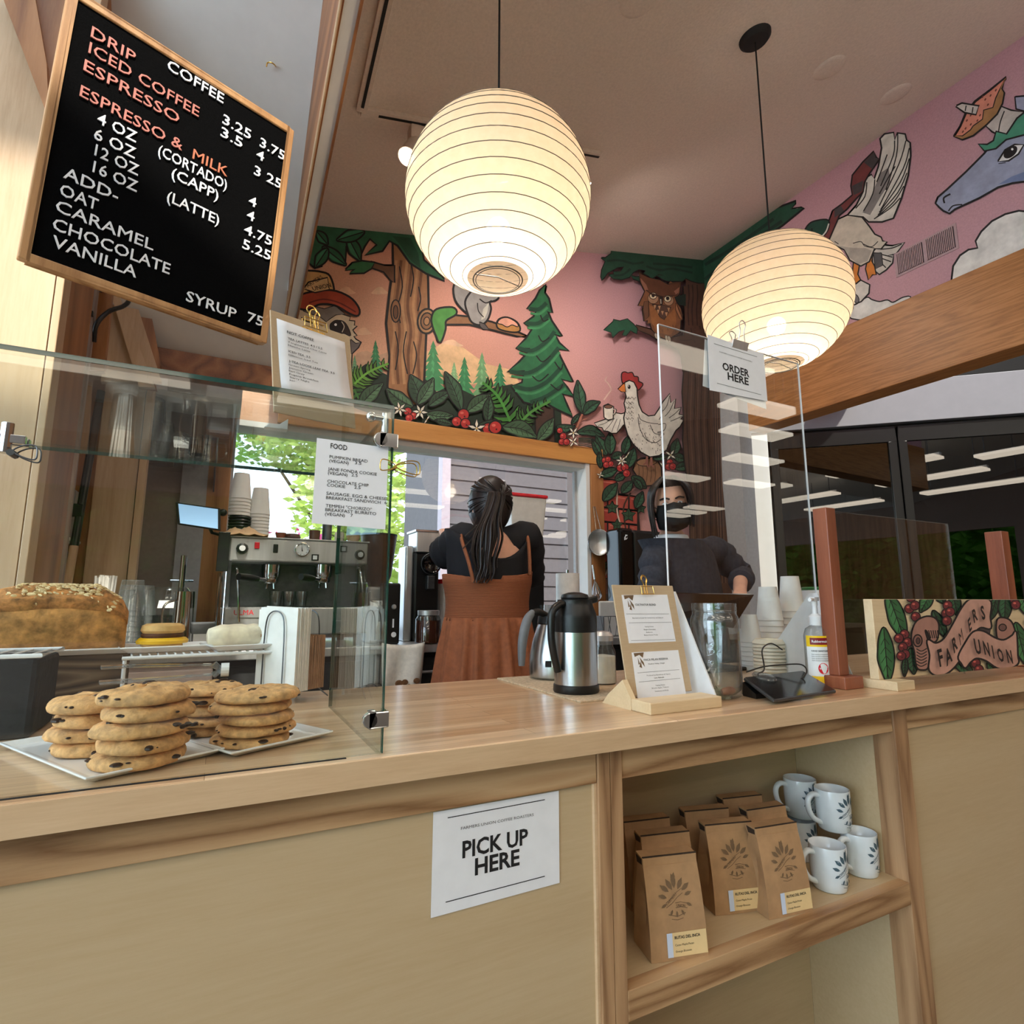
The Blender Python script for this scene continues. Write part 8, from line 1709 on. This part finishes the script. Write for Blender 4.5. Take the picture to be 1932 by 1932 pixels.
# --- the man behind the shield, masked, looking down
MX, MY = 1.86, 1.98
w_ = thing('person', 'man in black face mask and dark sweater, chin length dark hair, behind clear shield', 'person', (MX, MY, 0))
N, E = {}, []; H2 = V((PY(1258, 955, MY-.03).x, MY-.05, PY(1258, 950, MY-.05).z))
N['pel'] = (V((MX+.1, MY+.02, .95)), (.15, .11)); N['waist'] = (V((MX+.08, MY+.02, 1.12)), (.14, .1)); N['rib'] = (V((MX+.05, MY+.01, 1.25)), (.135, .09)); N['chest'] = (V((MX+.02, MY, 1.37)), (.11, .075)); N['neck'] = (V((H2.x+.04, MY-.005, 1.48)), .058); N['nk2'] = (V((H2.x+.016, MY-.02, 1.54)), .054)
E += [('pel', 'waist'), ('waist', 'rib'), ('rib', 'chest'), ('chest', 'neck'), ('neck', 'nk2')]
LS, LE, LW = PY(1352, 1040, MY+.02), PY(1398, 1085, MY-.02), PY(1396, 1112, MY-.2); RS, RE, RW = PY(1238, 1052, MY-.02), PY(1228, 1120, MY-.06), PY(1250, 1168, MY-.26)
LW.z = max(LW.z, 1.05); RW.z = 1.05
for t_, S_, E_, W_ in (('L', LS, LE, LW), ('R', RS, RE, RW)):
    N[t_+'s'] = (S_, .042); N[t_+'e'] = (E_, .038); N[t_+'w'] = (W_, .031); E += [('chest', t_+'s'), (t_+'s', t_+'e'), (t_+'e', t_+'w')]
    hand(N, E, t_+'w', W_, (W_-E_)+V((-.02, -.06, -.02)), (-1 if t_ == 'L' else 1, -.2, 0), (0, -.2, -1), .35, 1.05, t_)
for sx_ in (-1, 1):
    q = 'l%d' % sx_; N[q+'h'] = (V((MX+.1+sx_*.09, MY+.02, .88)), .095); N[q+'k'] = (V((MX+.1+sx_*.1, MY, .48)), .064); N[q+'a'] = (V((MX+.1+sx_*.1, MY+.03, .09)), .042); N[q+'t'] = (V((MX+.1+sx_*.11, MY-.1, .04)), .038); E += [('pel', q+'h'), (q+'h', q+'k'), (q+'k', q+'a'), (q+'a', q+'t')]
hm = MB(); yaw_ = -.62; M2 = head_mesh(hm, H2, yaw_, .2, -.1, .98)
body('body', [skin_mesh(N, E, 'pel'), (hm.v, hm.f)], w_)
hl = lambda x, y, z: H2+M2@V((x, y, z))
for sg in (-1, 1):
    MB().sphere(hl(sg*.031, -.079, .007), .0125, 14, 10, (1.05, .7, .55), M2).build('eye', 'label_white', w_, smooth=True); MB().sphere(hl(sg*.031, -.0865, .004), .006, 10, 8).build('iris', 'ceramic_brown', w_, smooth=True)
    mb = MB().tube(smooth_line([hl(sg*.012, -.094, .024), hl(sg*.03, -.093, .031), hl(sg*.052, -.08, .025)], 4), .004, 6); mb.build('eyebrow', 'hair_dark', w_, smooth=True)
    mb = MB().tube(smooth_line([hl(sg*.018, -.088, .012), hl(sg*.031, -.0905, .0155), hl(sg*.046, -.083, .011)], 4), .0026, 6); mb.build('eyelid', 'skin_shade', w_, smooth=True)
# mask
mb = MB(); R = []
for i in range(9):
    u = i/8; z = .0-.108*u; ring = []
    for j in range(15):
        v = -1+2*j/14; x = v*(.06+.012*sin(pi*u)); y = -.123+.06*abs(v)**1.7+.012*abs(u-.35)*2; y += .01*(1-abs(v))*(1-u)*0; ring.append(hl(x, y+(.02 if u > .85 else 0), z-.012*(1-abs(v))*u+.012*(1-abs(v))**2*(1-u)))
    R.append(ring)
mb.rings(R, False, False, False); o = mb.build('face_mask', 'black_matte', w_, smooth=True); o.modifiers.new('thickness', 'SOLIDIFY').thickness = .003
for sg in (-1, 1): MB().tube(smooth_line([hl(sg*.058, -.07, -.02), hl(sg*.08, -.02, .0), hl(sg*.086, .016, .01)], 4), .0016, 6).tube(smooth_line([hl(sg*.06, -.06, -.08), hl(sg*.08, -.02, -.05), hl(sg*.084, .016, -.03)], 4), .0016, 6).build('ear_loop', 'black_matte', w_, smooth=True)
# hair parted, falling to the jaw on both sides
mb = MB(); R = []
for i in range(15):
    th = pi*(.32+.68*i/14); z = -cos(th)*.121; q = sin(th); ring = []
    for j in range(48):
        a = 2*pi*j/48; x, y = .0805*q*cos(a)*(1+.02*sin(a*17+i)), .102*q*sin(a)*(1+.02*sin(a*21))
        if sin(a) < -.25 and z < .062: x *= .8; y = y*.62
        ring.append(hl(x, y+.008, z+.008))
    R.append(ring)
mb.rings(R)
rnd = random.Random(13)
for sg in (-1, 1):
    for i in range(34):
        t0 = rnd.uniform(-.5, 1); y0_ = -.05+.1*t0; a0 = hl(sg*.02, y0_*.8, .118+.006*rnd.random()); a1 = hl(sg*(.07+.008*rnd.random()), y0_-.01*(t0 < 0), .07); a2 = hl(sg*(.084+.008*rnd.random()), y0_+.012, -.02); a3 = hl(sg*(.076+.012*rnd.random()), y0_+.024, -.1-.05*rnd.random()*(1 if sg < 0 else .2))
        mb.tube(smooth_line([a0, a1, a2, a3], 5), [.0065]*6+[.0065-.0005*k_ for k_ in range(10)], 6)
mb.build('hair', 'hair_dark', w_, smooth=True, angle=80)
# white collar, sweater with rolled sleeve
nc = V((H2.x+.035, MY-.012, 1.468))
mb = MB(); mb.rings([ellring(nc+V((0, 0, -.02)), .092, .084, 36, 0), ellring(nc+V((.0, 0, .022)), .076, .072, 36, 0), ellring(nc+V((0, 0, .025)), .068, .064, 36, 0)], True, False, False); o = mb.build('shirt_collar', 'shirt_white', w_, smooth=True); o.modifiers.new('thickness', 'SOLIDIFY').thickness = .004
mb = MB(); R = []
for c, rx, ry in (((MX+.1, MY+.02, .93), .19, .145), ((MX+.095, MY+.02, 1.02), .18, .14), ((MX+.08, MY+.02, 1.15), .178, .138), ((MX+.055, MY+.012, 1.27), .182, .136), ((MX+.03, MY+.004, 1.36), .188, .13), ((MX+.015, MY, 1.415), .178, .122), ((nc.x-.0, MY-.008, 1.468), .165, .116), ((nc.x, nc.y, 1.464), .094, .086)): R.append(ellring(c, rx, ry, 48, 0, lambda a, c=c: 1+.012*sin(a*9+c[2]*40)))
mb.rings(R, True, False, False); o = mb.build('sweater', 'sweater', w_, smooth=True); o.modifiers.new('thickness', 'SOLIDIFY').thickness = .006
for S_, E_, W_ in ((LS, LE, LW), (RS, RE, RW)):
    c = V((MX+.02, MY, 1.385)); L_ = smooth_line([c.lerp(S_, .5), S_, S_.lerp(E_, .5), E_, E_.lerp(W_, .45)], 5); MB().tube(L_, [.074+.005*sin(i*1.9)-.022*i/len(L_) for i in range(len(L_))], 20).build('sleeve', 'sweater', w_, smooth=True)
    q = E_.lerp(W_, .45); d = (W_-E_).normalized(); MB().tube([q-d*.012, q+d*.012], .055, 20).build('cuff', 'sweater', w_, smooth=True)
